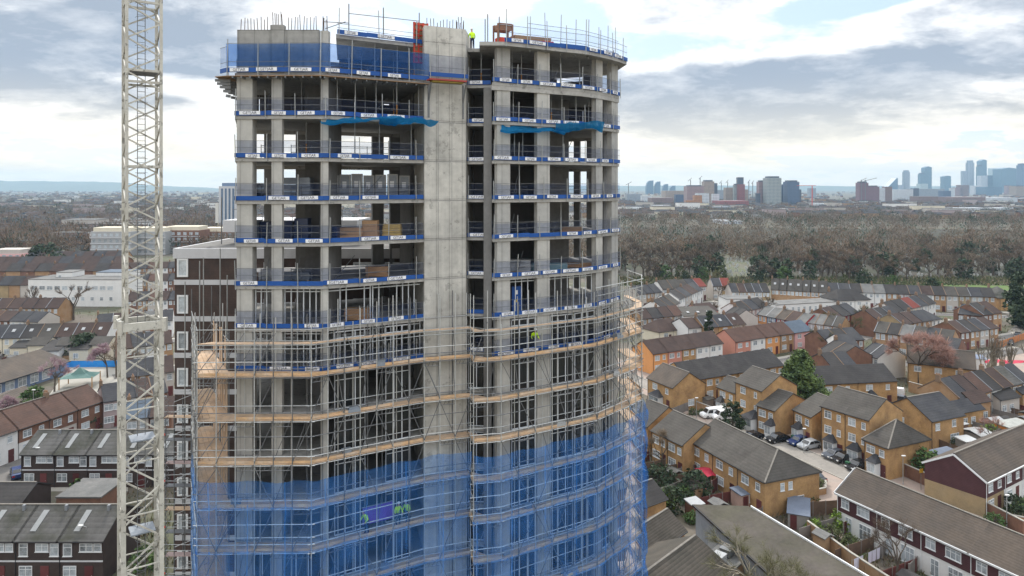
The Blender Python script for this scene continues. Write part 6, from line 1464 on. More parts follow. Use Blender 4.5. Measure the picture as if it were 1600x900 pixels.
flats(-20, 32, 397, 408, RND['pink'], 'pale pink low block at the left edge', 2, 'pale')
tw = empty('high_rise', ((342 - CX) / F * 640, 640, 0), 0, 'white and blue striped high-rise beside the tower on the left', 'high-rise')
hh = CH + (HY - 291) / F * 640; MB().box(0, 0, 0, 16, 16, hh).build('wall', fascia, tw)
for x in (2, 5.4, 8.8, 12.2): MB().box(x, -.15, 4, x + 1.8, -.01, hh - 2).build('window_strip', mat('far_glass', (.10, .15, .22), .2, .3, .3), tw)
MB().box(2, 2, hh, 14, 14, hh + 3).build('roof_housing', mat('far_blue', (.14, .2, .3), .6, .1, .2), tw)
# ------------------------------------------------------------ skyline
def facade(name, c, c2, sx=3.2, sz=3.4):
    if name in MC: return MC[name]
    m = bpy.data.materials.new(name); m.use_nodes = True; MC[name] = m; N, L = m.node_tree.nodes, m.node_tree.links; b = N['Principled BSDF']; b.inputs['Roughness'].default_value = .45
    t = N.new('ShaderNodeTexCoord'); s = N.new('ShaderNodeSeparateXYZ'); L.new(t.outputs['Object'], s.inputs[0]); ad = N.new('ShaderNodeMath'); ad.operation = 'ADD'; L.new(s.outputs[0], ad.inputs[0]); L.new(s.outputs[1], ad.inputs[1])
    cb = N.new('ShaderNodeCombineXYZ'); L.new(ad.outputs[0], cb.inputs[0]); L.new(s.outputs[2], cb.inputs[1])
    bt = N.new('ShaderNodeTexBrick'); L.new(cb.outputs[0], bt.inputs[0]); bt.offset = 0; bt.inputs['Scale'].default_value = 1; bt.inputs['Brick Width'].default_value = sx; bt.inputs['Row Height'].default_value = sz; bt.inputs['Mortar Size'].default_value = .5
    bt.inputs['Color1'].default_value = (*c2, 1); bt.inputs['Color2'].default_value = (*[x * .75 for x in c2], 1); bt.inputs['Mortar'].default_value = (*c, 1); L.new(bt.outputs[0], b.inputs['Base Color']); return m
FA = dict(glass=facade('glass_front', (.10, .17, .24), (.07, .13, .20), 6, 4), teal=facade('teal_front', (.09, .17, .22), (.06, .12, .17), 6, 4), pinkb=facade('pink_front', (.33, .21, .21), (.16, .12, .13)), tanb=facade('tan_front', (.36, .28, .22), (.18, .15, .14)), red=facade('red_front', (.27, .08, .08), (.17, .07, .08)), orange=facade('orange_front', (.42, .19, .07), (.2, .11, .07)),
          green=facade('greygreen_front', (.34, .36, .34), (.14, .17, .19)), dark=facade('dark_front', (.07, .09, .13), (.05, .06, .09)), navy=facade('navy_front', (.07, .11, .19), (.05, .08, .14)), white=facade('white_front', (.62, .64, .66), (.28, .31, .35)), grey=facade('grey_front', (.30, .33, .37), (.16, .19, .23)), maroon=facade('maroon_front', (.20, .10, .12), (.12, .07, .09)), pale=facade('palegreen_front', (.42, .50, .49), (.30, .38, .40), 6, 4), brown=facade('brown_front', (.22, .14, .13), (.12, .09, .09)))
NB = [0]
def far_tower(px0, px1, ytop, Y, fa, label, shape='box', d=None, topf=None):
    x0, x1 = (px0 - CX) / F * Y, (px1 - CX) / F * Y; w = x1 - x0; h = CH + (HY - ytop) / F * Y; d = d or w * .9
    root = empty('distant_tower', (x0, Y, 0), 0, label, 'tower'); m = MB()
    if shape == 'box': m.box(0, 0, 0, w, d, h)
    elif shape == 'sail':
        pts = [(0, 0), (w, 0), (w, h), (w * .5, h * .99), (w * .3, h * .93), (w * .15, h * .8), (w * .05, h * .62), (0, h * .45)]
        m.v, m.f, m.m = [], [], []; mm = MB(); mm.extx([(x, z) for x, z in pts], 0, d); m.v = [(y, x, z) for x, y, z in mm.v]; m.f = [tuple(reversed(f)) for f in mm.f]; m.m = mm.m
    elif shape == 'wedge':
        mm = MB(); mm.extx([(0, 0), (w, 0), (w, h), (w * .9, h), (0, h * .35)], 0, d); m.v = [(y, x, z) for x, y, z in mm.v]; m.f = [tuple(reversed(f)) for f in mm.f]; m.m = mm.m
    elif shape == 'round':
        n = 14; m.prism([(w / 2 + w / 2 * math.cos(2 * math.pi * i / n), d / 2 + d / 2 * math.sin(2 * math.pi * i / n)) for i in range(n)], 0, h * .93); m.prism([(w / 2 + w * .38 * math.cos(2 * math.pi * i / n), d / 2 + d * .38 * math.sin(2 * math.pi * i / n)) for i in range(n)], h * .93, h)
    elif shape == 'slant':
        mm = MB(); mm.extx([(0, 0), (w, 0), (w, h * .97), (w * .5, h), (0, h * .95)], 0, d); m.v = [(y, x, z) for x, y, z in mm.v]; m.f = [tuple(reversed(f)) for f in mm.f]; m.m = mm.m
    m.build('facade', FA[fa], root)
    if topf: MB().box(w * .12, d * .12, h + .01, w * .88, d * .88, h + h * topf).build('roof_plant', FA['dark'], root)
    return root
TW = [(1010, 1021, 282, 4300, 'glass', 'leftmost of the four sail-shaped blue glass towers', 'sail'), (1023, 1032, 283.5, 4300, 'glass', 'second from the left of the four sail-shaped blue glass towers', 'sail'), (1035.5, 1044, 287.5, 4300, 'glass', 'third from the left of the four sail-shaped blue glass towers', 'sail'), (1047, 1055.5, 290, 4300, 'glass', 'rightmost and lowest of the four sail-shaped blue glass towers', 'sail'),
      (1074, 1100, 291, 1800, 'pinkb', 'pinkish slab block left of the pale block with dark top'), (1100, 1116, 283.5, 1800, 'tanb', 'pale block with a dark top storey'), (1115, 1121, 286, 1830, 'dark', 'narrow dark block against the pale one with dark top'), (1121, 1133, 297, 2100, 'grey', 'low grey block beside the dark narrow one'), (1134, 1147, 293, 1850, 'tanb', 'tan block left of the tower with red panel'), (1147, 1154, 289, 1800, 'green', 'grey-green strip block left of the red panel'), (1153, 1164, 288, 1790, 'red', 'block with a bright red panel facade'), (1164, 1169, 296, 1790, 'tanb', 'narrow tan block right of the red panel'), (1153, 1162, 277, 1840, 'dark', 'dark-topped tower rising behind the red panel'),
      (1182, 1188, 302, 1700, 'dark', 'low dark block at the foot of the reddish tower'), (1186, 1199, 284, 1720, 'pinkb', 'reddish tower left of the large grey-green one'), (1199, 1221, 278, 1680, 'green', 'large grey-green tower with pale ribs'), (1221, 1230, 290, 1740, 'navy', 'lower blue block between the grey-green and dark blue towers'), (1230, 1249, 284, 1700, 'navy', 'broad dark blue tower with rounded shoulders'), (1248, 1252, 296, 1720, 'dark', 'narrow step on the right of the dark blue tower'), (1265, 1275, 294, 2600, 'grey', 'grey tower behind the red crane'),
      (1072, 1085, 313, 1550, 'orange', 'left and lower of two orange blocks'), (1085, 1097, 305, 1550, 'orange', 'right and taller of two orange blocks'), (1090, 1108, 302, 1650, 'white', 'white block behind the orange ones'), (1114, 1124, 303, 1560, 'white', 'narrow white block right of the orange ones'), (1124, 1170, 314, 1500, 'red', 'long low reddish block under the red panel tower'), (1118, 1142, 323, 1300, 'grey', 'low blue-grey block in front of the reddish one'), (1056, 1068, 304, 1700, 'navy', 'dark blue-grey block left of the orange ones'), (1018, 1052, 309, 1700, 'brown', 'broad dark block under the sail-shaped towers'), (1040, 1075, 298, 2200, 'tanb', 'pale brown block right of the sail-shaped towers'), (1003, 1018, 306, 1900, 'white', 'pale block left of the broad dark block'), (980, 1003, 303, 2000, 'grey', 'grey block near the tower edge at the horizon'), (978, 1006, 324, 1250, 'white', 'white low block near the tower edge'), (1022, 1050, 321, 1350, 'white', 'white low block under the broad dark block'), (1006, 1018, 326, 1300, 'orange', 'small orange block between the white low ones'),
      (1343, 1357, 285.5, 1900, 'maroon', 'taller maroon block with cranes on top'), (1357, 1374, 291.5, 1900, 'maroon', 'lower maroon block joined to the taller one'), (1374, 1383, 294, 1950, 'white', 'pale block right of the maroon pair'), (1383, 1394, 291.5, 1950, 'brown', 'brown block left of the wedge tower'), (1386, 1403, 278, 4800, 'glass', 'wedge-shaped glass tower with a sloping roof', 'wedge'), (1406, 1412, 289, 4500, 'grey', 'small grey tower between wedge and rounded towers'), (1413, 1424, 266, 4700, 'grey', 'rounded-top pale tower', 'round'), (1396, 1427, 296, 2200, 'white', 'broad white-framed block in the foreground of the skyline'), (1427, 1436, 294, 2200, 'dark', 'dark block right of the broad white-framed one'), (1438, 1446, 272, 5000, 'teal', 'slimmer left one of the pair of teal towers'), (1445, 1456, 260, 5000, 'teal', 'taller right one of the pair of teal towers', 'slant'), (1438, 1450, 287, 3900, 'pale', 'green-white block at the foot of the teal pair'), (1436, 1476, 295, 2600, 'grey', 'long grey block in the middle of the skyline'), (1473, 1486, 298, 2500, 'navy', 'blue-fronted block right of the long grey one'), (1475, 1486, 274.5, 5000, 'teal', 'single teal tower with a slanted top', 'slant'), (1486, 1492, 294, 3000, 'white', 'thin white block right of the blue-fronted one'), (1493, 1503, 293, 3400, 'pinkb', 'small pinkish block'), (1501, 1514, 289, 3400, 'brown', 'larger brownish pink block'), (1505, 1512, 267, 5000, 'grey', 'thin grey tower left of the tall twins'), (1513, 1525, 250.5, 5100, 'grey', 'left of the two tallest towers', 'round'), (1529, 1536, 260, 5120, 'teal', 'stepped shoulder of the right tallest tower'), (1532, 1542, 249, 5150, 'teal', 'right of the two tallest towers', 'slant'), (1533, 1544, 274.5, 4900, 'white', 'pale block in front of the right tallest tower'), (1543, 1555, 274, 4900, 'glass', 'blue glass block right of the pale one'), (1552, 1566, 263, 4950, 'pale', 'pale green tower left of the broad blue one'), (1565, 1588, 262, 4800, 'teal', 'broad blue-grey tower with a dark top edge', 'slant'), (1573, 1580, 290, 4000, 'pinkb', 'pinkish block at the foot of the broad blue-grey tower'), (1522, 1533, 290, 3800, 'white', 'white block at the foot of the tallest twins'), (1540, 1566, 292, 3600, 'glass', 'long glass block under the pale green tower'), (1588, 1606, 291, 3000, 'tanb', 'striped low block at the right edge'), (1595, 1606, 258, 5000, 'navy', 'dark tower cut by the right edge'), (1436, 1465, 307, 1900, 'brown', 'low brown block under the long grey one'), (1490, 1540, 308, 1900, 'brown', 'low brown range left of the white sheds'), (1550, 1590, 309, 2000, 'white', 'pale low range at the right')]
for t in TW: far_tower(*t[:5], t[5] + ' on the skyline', *(t[6:] or ()), topf=.06 if t[4] in ('pinkb', 'tanb', 'green', 'navy', 'teal', 'maroon') and len(t) < 7 and t[2] < 292 else None)
for i, (p0, p1, yt, Y, l) in enumerate(((1484, 1546, 325, 1200, 'long white shed roof left of its twin at the right edge'), (1552, 1606, 325, 1250, 'long white shed roof at the right edge'), (1228, 1263, 327, 1200, 'white arched shed under the dark blue tower'), (1138, 1175, 333, 1050, 'pale flat-roofed block among the trees'), (1128, 1160, 345, 850, 'white-roofed building among the wood tops'), (1275, 1300, 318, 1500, 'pale tan low block beyond the red crane'))):
    r_ = far_tower(p0, p1, yt, Y, 'white', l, d=40); 
for i, (px, yb, yt, Y, c, jib, l) in enumerate(((1269, 327, 290, 1500, steel_red, (-24, 6), 'red tower crane right of the dark blue tower'), (982, 300, 287, 2200, galv_dark, (-4, 5), 'dim tower crane near the tower edge'), (1079, 291, 281, 1850, galv_dark, (-4, 2), 'luffing crane on the pinkish slab block'), (1094, 291, 278, 1850, galv_dark, (-2, 3), 'second luffing crane on the pinkish slab block'), (1127, 300, 285, 2500, galv_dark, (-3, 1), 'first of the thin cranes left of the red panel tower'), (1137, 300, 284, 2500, galv_dark, (-3, 1), 'second of the thin cranes left of the red panel tower'), (1170, 300, 284, 2500, galv_dark, (-2, 2), 'left of the thin cranes right of the red panel tower'), (1176, 300, 285, 2500, galv_dark, (-2, 2), 'right of the thin cranes right of the red panel tower'), (1346, 290, 281, 1900, galv_dark, (-2, 8), 'small crane at the left of the maroon roof'), (1352, 290, 281, 1900, galv_dark, (-3, 18), 'small crane at the right of the maroon roof'))):
    a, b = P(px, yb, Y), P(px, yt, Y); o = empty('distant_crane', (a.x, Y, 0), 0, l, 'crane', None); w = Y / F * .5
    MB().box(-w, -w, 0, w, w, b.z).build('mast', c, o); k = Y / F
    MB().bar((jib[0] * k, 0, b.z + (0 if abs(jib[0]) > 6 else -2 * k)), (jib[1] * k, 0, b.z + (0 if abs(jib[0]) > 6 else 3 * k)), w * 1.2, w * 1.4).build('jib', c, o)
# ------------------------------------------------------------ hills on the horizon
hill_m = mat('hill_woods', (.10, .12, .09), .95, .3, .004)
def hill(px0, px1, prof, Y, name='hill'):
    m = MB(); n = 60; rows = []
    for j, (dy, f) in enumerate(((-900, 0), (-500, .45), (0, 1), (900, .8), (2200, 0))):
        r = []
        for i in range(n + 1):
            px = px0 + (px1 - px0) * i / n; t = i / n * (len(prof) - 1); k = min(int(t), len(prof) - 2); y = prof[k] + (prof[k + 1] - prof[k]) * (t - k)
            h = max(1.0, CH + (HY - y) / F * Y + random.uniform(-4, 4)) * f - 2; r.append(((px - CX) / F * (Y + dy), Y + dy, h))
        rows.append(r)
    for a, b in zip(rows, rows[1:]):
        for i in range(n): m.poly([a[i], a[i + 1], b[i + 1], b[i]])
    o = m.build(name, hill_m, smooth=True); o['kind'] = 'structure'
hill(-260, 420, [294, 285, 283, 282.5, 282, 282.5, 283, 283.5, 285, 290, 292, 295, 298], 8200)
hill(300, 1800, [297, 293, 291, 290, 289.5, 290, 290.5, 289.5, 290, 291, 290.5, 289, 290, 293], 8900)
# ------------------------------------------------------------ far town and woods that read as one mass
def far_roofs():
    m = MB(); rnd = random.Random(5)
    def one(x, y):
        w, d, h = rnd.uniform(8, 26), rnd.uniform(7, 10), rnd.uniform(4.5, 7.5); c = rnd.choice((0, 0, 0, 1, 1, 1, 1, 2, 3, 5, 6, 6)); rc = rnd.choice((7, 7, 8, 8, 9))
        if rnd.random() < .06: w, d, h, c, rc = rnd.uniform(20, 60), rnd.uniform(12, 30), rnd.uniform(6, 14), rnd.choice((2, 3, 4, 5)), 10
        m.box(x, y, 0, x + w, y + d, h, c)
        if rc != 10: m.extx([(y - .3, h - .05), (y + d / 2, h + 2.6), (y + d + .3, h - .05)], x - .2, x + w + .2, rc)
        else: m.box(x - .2, y - .2, h + .01, x + w + .2, y + d + .2, h + .4, 10 if rnd.random() < .3 else 9)
    for i in range(1500):
        py = 300 + 95 * rnd.random() ** 1.5; px = rnd.uniform(-60, 420); p = W(px, py); one(p.x, p.y)
    for i in range(1500):
        py = 300 + 42 * rnd.random() ** .9; px = rnd.uniform(900, 1660) if i % 4 else rnd.uniform(410, 910); p = W(px, py); one(p.x, p.y)
    ms = [WALL['tan'], WALL['rbrick'], WALL['pale'], WALL['white'], WALL['cream'], WALL['mauve'], WALL['grey'], ROOF['brown'], ROOF['slate'], ROOF['grey'], ROOF['pale']]
    tag(m.build('distant_rooftops', ms), kind='stuff')
far_roofs()
# ------------------------------------------------------------ trees
bark = mat('bark', (.10, .08, .062), .95, .3, 2); bark_pale = mat('bark_pale', (.23, .20, .15), .95, .3, 2)
TWIG = dict(brown=mat('twigs_brown', (.14, .095, .062), .95, .3, .5, rnd=.8), grey=mat('twigs_grey', (.13, .105, .078), .95, .3, .5, rnd=.8), pink=mat('twigs_pink', (.36, .22, .18), .95, .25, .5), tan=mat('twigs_tan', (.21, .16, .11), .95, .3, .5), blossom=mat('blossom_pink', (.36, .245, .27), .95, .2, .6), olive=mat('twigs_olive', (.13, .125, .06), .95, .3, .5, rnd=.3))
LEAF = dict(dark=mat('leaves_dark', (.03, .047, .025), .85, .5, .9, c2=(.045, .065, .03)), mid=mat('leaves_mid', (.05, .09, .03), .85, .5, .8, c2=(.08, .13, .035)), bright=mat('leaves_bright', (.13, .20, .03), .85, .35, .8), olive=mat('leaves_olive', (.09, .10, .04), .85, .4, .8, c2=(.06, .08, .03)), cedar=mat('leaves_cedar', (.11, .155, .045), .85, .4, .7, c2=(.045, .075, .03)))
def rv(rn, s=1.0):
    while True:
        v = Vector((rn.uniform(-1, 1), rn.uniform(-1, 1), rn.uniform(-1, 1)))
        if .05 < v.length < 1: return v.normalized() * s
def bare_meshes(h, spread, seed, twigs, tw=.05, tl=1.1, fan=3, bole=.27):
    rn = random.Random(seed); t = MB(); c = MB(); tips = []
    def grow(p, d, L_, r, lv):
        q = p + d * L_; t.tube(p, q, r, 0, 5 if lv < 2 else 3, r * .68, False)
        if lv >= fan: tips.append((p, q, d)); return
        for i in range(rn.choice((2, 3)) if lv else 4):
            nd = (d * 1.0 + rv(rn, .75) + Vector((0, 0, .22))).normalized(); nd = Vector((nd.x * spread, nd.y * spread, nd.z)).normalized()
            grow(q if rn.random() < .7 else p.lerp(q, .75), nd, L_ * rn.uniform(.62, .82), r * .62, lv + 1)
    grow(Vector((0, 0, 0)), Vector((rn.uniform(-.06, .06), rn.uniform(-.06, .06), 1)).normalized(), h * bole, h * .02, 0)
    zmax = max(q.z for _, q, _ in tips); k = h / (zmax + tl * .6)
    t.v = [(x * k, y * k, z * k) for x, y, z in t.v]
    for i in range(twigs):
        p, q, d = rn.choice(tips); p, q = p * k, q * k
        a = p.lerp(q, rn.random() * 1.1); dd = (d + rv(rn, .9) + Vector((0, 0, .25))).normalized(); b = a + dd * tl * rn.uniform(.5, 1.25); s = dd.cross(rv(rn)).normalized() * tw * rn.uniform(.5, 1)
        c.poly([a - s, a + s, b]); 
        if i % 2 == 0: e = a.lerp(b, .5); b2 = e + (dd + rv(rn, .8)).normalized() * tl * .6; c.poly([e - s * .7, e + s * .7, b2])
    return t, c
def leafy_meshes(h, r, seed, n, size, kind='round', base=.15):
    rn = random.Random(seed); t = MB(); c = MB(); t.tube((0, 0, 0), (0, 0, h * .8), h * .022 + .05, 0, 6, .04, False)
    cl = []
    for i in range(150 if kind == 'dense' else 70 if kind == 'round' else 60):
        u = rn.random(); z = h * (base + (1 - base) * u); an = rn.uniform(0, 6.283)
        if kind == 'dense': u = rn.random() ** 1.25; z = h * (base + (1 - base) * u); rr = r * (1 - u ** 1.6) ** .75 * (1 + .15 * math.sin(an * 3 + u * 9))
        elif kind == 'cone': rr = r * (1 - u) ** .85
        elif kind == 'column': rr = r * min(1, (1 - u) * 3) * .8
        else: rr = r * math.sin(math.pi * (.16 + .80 * u)) ** .6
        q = rn.uniform(.3, 1.0) ** .6; ce = Vector((rr * q * math.cos(an), rr * q * math.sin(an), z)); cl.append((ce, max(.3 * r * (1 - u * .7 if kind == 'cone' else 1), size * 1.1) * rn.uniform(.6, 1.2)))
        if i % 2 == 0: t.tube((0, 0, z * .8), ce, .05 + h * .004, 0, 3, .02, False)
    for i in range(n):
        ce, cr = rn.choice(cl); p = ce + rv(rn, cr * rn.random() ** .4); p.z = ce.z + (p.z - ce.z) * (.55 if kind == 'cone' else .8)
        nrm = (rv(rn) + Vector((0, 0, .8)) + (p - Vector((0, 0, p.z))) * .1).normalized(); u_ = nrm.orthogonal().normalized(); w_ = nrm.cross(u_); s = size * rn.uniform(.5, 1.1); an = rn.uniform(0, 6.28); e1 = (u_ * math.cos(an) + w_ * math.sin(an)) * s; e2 = (w_ * math.cos(an) - u_ * math.sin(an)) * s * .6
        c.poly([p - e1, p - e2, p + e1, p + e2])
    return t, c
TM = {}
def tree(name, loc, key, make, mb_, mc_, label, group=None, sc=1.0, rz=0.0, cat='tree', tl=None):
    if key not in TM: t, c = make(); TM[key] = (t.mesh('trunk', mb_), c.mesh('crown', mc_))
    a, b = TM[key]; root = empty(name, loc, rz, label, cat, group); root.scale = (sc, sc, sc); link('trunk', a, root); link('crown', b, root); return root
def tg(px, py): return W(px, py)
# single trees one can tell apart
tree('conifer_tree', tg(1250, 643), 'cedar', lambda: leafy_meshes(11.6, 4.9, 3, 13000, .36, 'dense', .06), bark, LEAF['cedar'], 'large spreading green conifer between the brick terraces')
tree('conifer_tree', tg(1108, 545), 'spire', lambda: leafy_meshes(10.6, 2.0, 4, 2200, .5, 'cone', .02), bark, LEAF['dark'], 'dark pointed spire conifer behind the painted terraces')
tree('conifer_tree', tg(1145, 674), 'blob', lambda: leafy_meshes(5.2, 2.2, 5, 1700, .3, 'round', .05), bark, LEAF['dark'], 'dark bushy conifer at the kerb beside the white vans')
tree('conifer_tree', tg(1024, 573), 'small_spire', lambda: leafy_meshes(4.6, 1.5, 6, 700, .3, 'cone', .02), bark, LEAF['dark'], 'small dark conifer at the left end of the front painted terrace')
tree('evergreen_tree', tg(1605, 512), 'bigev', lambda: leafy_meshes(17, 6.0, 7, 3600, .8, 'round', .05), bark, LEAF['dark'], 'tall dark evergreen cut by the right edge')
tree('bare_tree', tg(1435, 602), 'pinkbare', lambda: bare_meshes(13, 1.5, 11, 9000, .03, 1.5, 5), bark, TWIG['pink'], 'large bare tree with pinkish brown twigs in the walled garden')
tree('bare_tree', tg(1470, 603), 'pinkbare2', lambda: bare_meshes(9, 1.3, 12, 3600, .03, 1.2, 5), bark, TWIG['pink'], 'smaller bare tree with pinkish twigs right of the large pink one')
tree('bare_tree', Vector((25.0, 70.5, 0)), 'olivebare', lambda: bare_meshes(10.5, 1.4, 13, 3600, .014, .9, 5), bark_pale, TWIG['olive'], 'bare olive-twigged tree in front of the workshop roof')
tree('bare_tree', Vector((26.6, 66.8, 0)), 'olivebare2', lambda: bare_meshes(10, 1.4, 14, 2600, .014, .9, 5), bark_pale, TWIG['olive'], 'second bare olive-twigged tree at the bottom edge')
tree('bare_tree', tg(1400, 915), 'brownbare', lambda: bare_meshes(7.5, 1.2, 15, 1500, .014, .8, 4), bark, TWIG['brown'], 'thin bare tree in front of the maroon terrace at the bottom')
tree('bare_tree', tg(1035, 735), 'shrubbare', lambda: bare_meshes(6.5, 1.6, 16, 2600, .02, .9, 4), bark, TWIG['tan'], 'wide tan-twigged bare tree in the garden at the netting edge')
tree('bare_tree', tg(1550, 700), 'pinksh', lambda: bare_meshes(5.5, 1.0, 17, 1200, .018, .7, 4), bark, TWIG['pink'], 'upright pinkish bare tree in the gardens by the orange shed')
for i, (px, py, h) in enumerate(((1548, 600, 12), (1556, 603, 11), (1542, 608, 10), (1583, 600, 10), (1606, 596, 9), (1572, 606, 10))):
    tree('bare_tree', tg(px, py), 'pollard%d' % (i % 3), lambda: bare_meshes(12, .55, 20 + i, 700, .03, .9, 3), bark_pale, TWIG['grey'], f'{ORD[i]} from the front among the slim bare street trees on the paved square', 'slim street trees on the square', h / 12, i)
for i, (px, py, h, k) in enumerate(((1200, 505, 9, 'grey'), (1295, 525, 8, 'olive'), (1282, 560, 8, 'olive'), (1110, 462, 11, 'olive'), (1125, 475, 8, 'brown'), (1116, 500, 7, 'brown'), (1350, 520, 9, 'olive'), (1330, 535, 8, 'olive'), (1420, 500, 6, 'grey'), (1165, 545, 7, 'tan'), (1212, 540, 7, 'grey'))):
    tree('bare_tree', tg(px, py), 'mid' + k + str(i % 2), lambda: bare_meshes(9, 1.1, 30 + i, 800, .035, .9, 3), bark, TWIG[k], f'{TWIG[k].name.split("_")[1]}-twigged bare tree among the painted terraces, {ORD[i]} of eleven by closeness to the front', 'bare trees among the painted terraces', h / 9, i * 1.3)
for px, py, key, l in ((168, 590, 'blossom', 'pink blossom tree in the school yard'), (12, 655, 'blossom2', 'pink blossom tree at the left edge by the walkway roof'), (85, 612, 'blossom3', 'pinkish bare tree in front of the school hall')):
    tree('blossom_tree', tg(px, py), key, lambda: bare_meshes(8.5 if key != 'blossom2' else 5, 1.4, len(key) * 7, 3000, .05 if key != 'blossom3' else .02, .8, 4), bark, TWIG['blossom'], l)
tree('bare_tree', tg(182, 590), 'tanyard', lambda: bare_meshes(9, 1.3, 41, 1500, .025, .9, 4), bark, TWIG['tan'], 'tan bare tree beside the blossom in the school yard')
tree('bare_tree', tg(172, 745), 'pinkyard', lambda: bare_meshes(6, 1.3, 42, 1200, .02, .8, 4), bark, TWIG['pink'], 'pinkish bare tree in front of the second dark terrace by the crane')
tree('bare_tree', tg(60, 500), 'tree_wb', lambda: bare_meshes(12, 1.1, 43, 900, .04, 1.1, 3), bark, TWIG['brown'], 'bare tree in front of the left end of the white block'); tree('bare_tree', tg(115, 500), 'tree_wb2', lambda: bare_meshes(13, 1.1, 44, 900, .04, 1.1, 3), bark, TWIG['brown'], 'bare tree in front of the middle of the white block')
tree('bush', tg(52, 650), 'ywbush', lambda: leafy_meshes(5.5, 2.6, 45, 1300, .35, 'round', .05), bark, LEAF['mid'], 'green-yellow bush in front of the walkway roof', cat='bush')
tree('evergreen_tree', tg(127, 560), 'darkhedge', lambda: leafy_meshes(6, 4.5, 46, 1800, .5, 'round', .0), bark, LEAF['dark'], 'broad dark evergreen behind the blue yard fence')
tree('evergreen_tree', tg(70, 425), 'darkround', lambda: leafy_meshes(14, 9, 47, 1500, 1.0, 'round', .0), bark, LEAF['dark'], 'round dark evergreen among the far dark rows on the left')
tree('bush', tg(120, 787), 'palm', lambda: leafy_meshes(3.4, 1.2, 48, 700, .3, 'column', .0), bark, LEAF['mid'], 'narrow green bush between the two dark terraces', cat='bush')
tree('bush', tg(40, 552), 'bushsch', lambda: leafy_meshes(3, 1.6, 49, 500, .35, 'round', .0), bark, LEAF['mid'], 'round green bush at the top of the school roof', cat='bush')
BS = [(1322, 828, 2.6, 'bright', 'yellow-green shrub against the white ground floor of the maroon terrace'), (1275, 835, 1.8, 'bright', 'small yellow-green shrub by the lean-to'), (1050, 800, 3.2, 'dark', 'dark shrub behind the workshop corner'), (1036, 795, 2.4, 'bright', 'yellow-green shrub left of the dark one behind the workshop'), (1086, 778, 3.6, 'dark', 'dark upright shrub in front of the red canopy'), (1070, 785, 2.0, 'mid', 'mid green shrub beside the dark upright one'), (1030, 765, 3.4, 'dark', 'dark ivy shrub at the netting edge'), (1082, 817, 1.5, 'mid', 'small green shrub at the tiny brick shed'), (1276, 765, 1.8, 'olive', 'low planting inside the curved wall'), (1290, 695, 1.6, 'bright', 'bright hedge bush right of the silver car'), (1098, 650, 1.3, 'olive', 'low street planting left of the vans'), (1083, 648, 1.3, 'olive', 'low street planting near the lamp'), (1415, 728, 3.8, 'mid', 'long green hedge, left part, inside the brick garden wall'), (1432, 737, 3.8, 'mid', 'long green hedge, middle part, inside the brick garden wall'), (1450, 745, 3.8, 'mid', 'long green hedge, right part, by the maroon gable'), (1540, 690, 2.0, 'mid', 'green shrub left of the orange shed'), (1333, 588, 3.0, 'bright', 'bright yellow-green shrub behind the near-black roofs'), (1370, 592, 3.2, 'bright', 'yellow-green shrub near the pink tree'), (1322, 600, 3.4, 'mid', 'green shrub by the garage'), (1085, 590, 2.0, 'dark', 'dark hedge before the white end houses'), (1118, 562, 2.0, 'dark', 'dark rounded hedge under the white painted houses'), (1380, 612, 2.2, 'mid', 'green shrub on the lawn of the pink tree'), (1555, 825, 1.8, 'mid', 'green shrub in the front garden at the right edge'), (1585, 800, 2.2, 'dark', 'dark shrub by the right edge terrace'), (1548, 683, 2.2, 'bright', 'light green shrub right of the pale corrugated roof'), (1485, 695, 1.6, 'olive', 'olive shrub between the garden rooms'), (195, 655, 2.6, 'dark', 'dark hedge beside the rust-roofed terrace, behind the crane'), (165, 662, 2.6, 'dark', 'dark hedge right of the red brick houses'), (140, 672, 2.4, 'dark', 'dark hedge left of the crane on the left road'), (30, 700, 1.6, 'olive', 'low olive shrub by the white house on the left road'), (8, 715, 1.6, 'mid', 'low green shrub at the left edge of the road'), (196, 745, 3.0, 'olive', 'olive shrub behind the crane near the second dark terrace'), (228, 888, 2.4, 'mid', 'green grass clump at the foot of the crane'), (1262, 790, 2.0, 'olive', 'straggly olive bramble behind the workshop'), (1300, 845, 1.8, 'olive', 'straggly olive bramble in the patio garden'), (1375, 845, 1.4, 'olive', 'brambles on the garden grass of the maroon terrace'), (1330, 858, 1.6, 'olive', 'brambles along the tan garden wall')]
for i, (px, py, h, k, l) in enumerate(BS):
    tree('shrub', tg(px, py), 'bush' + k, lambda: leafy_meshes(2.4, 1.7, 60 + i, 650, .24, 'round', .0), bark, LEAF[k], l, None, h / 2.4, i * .7, 'shrub')
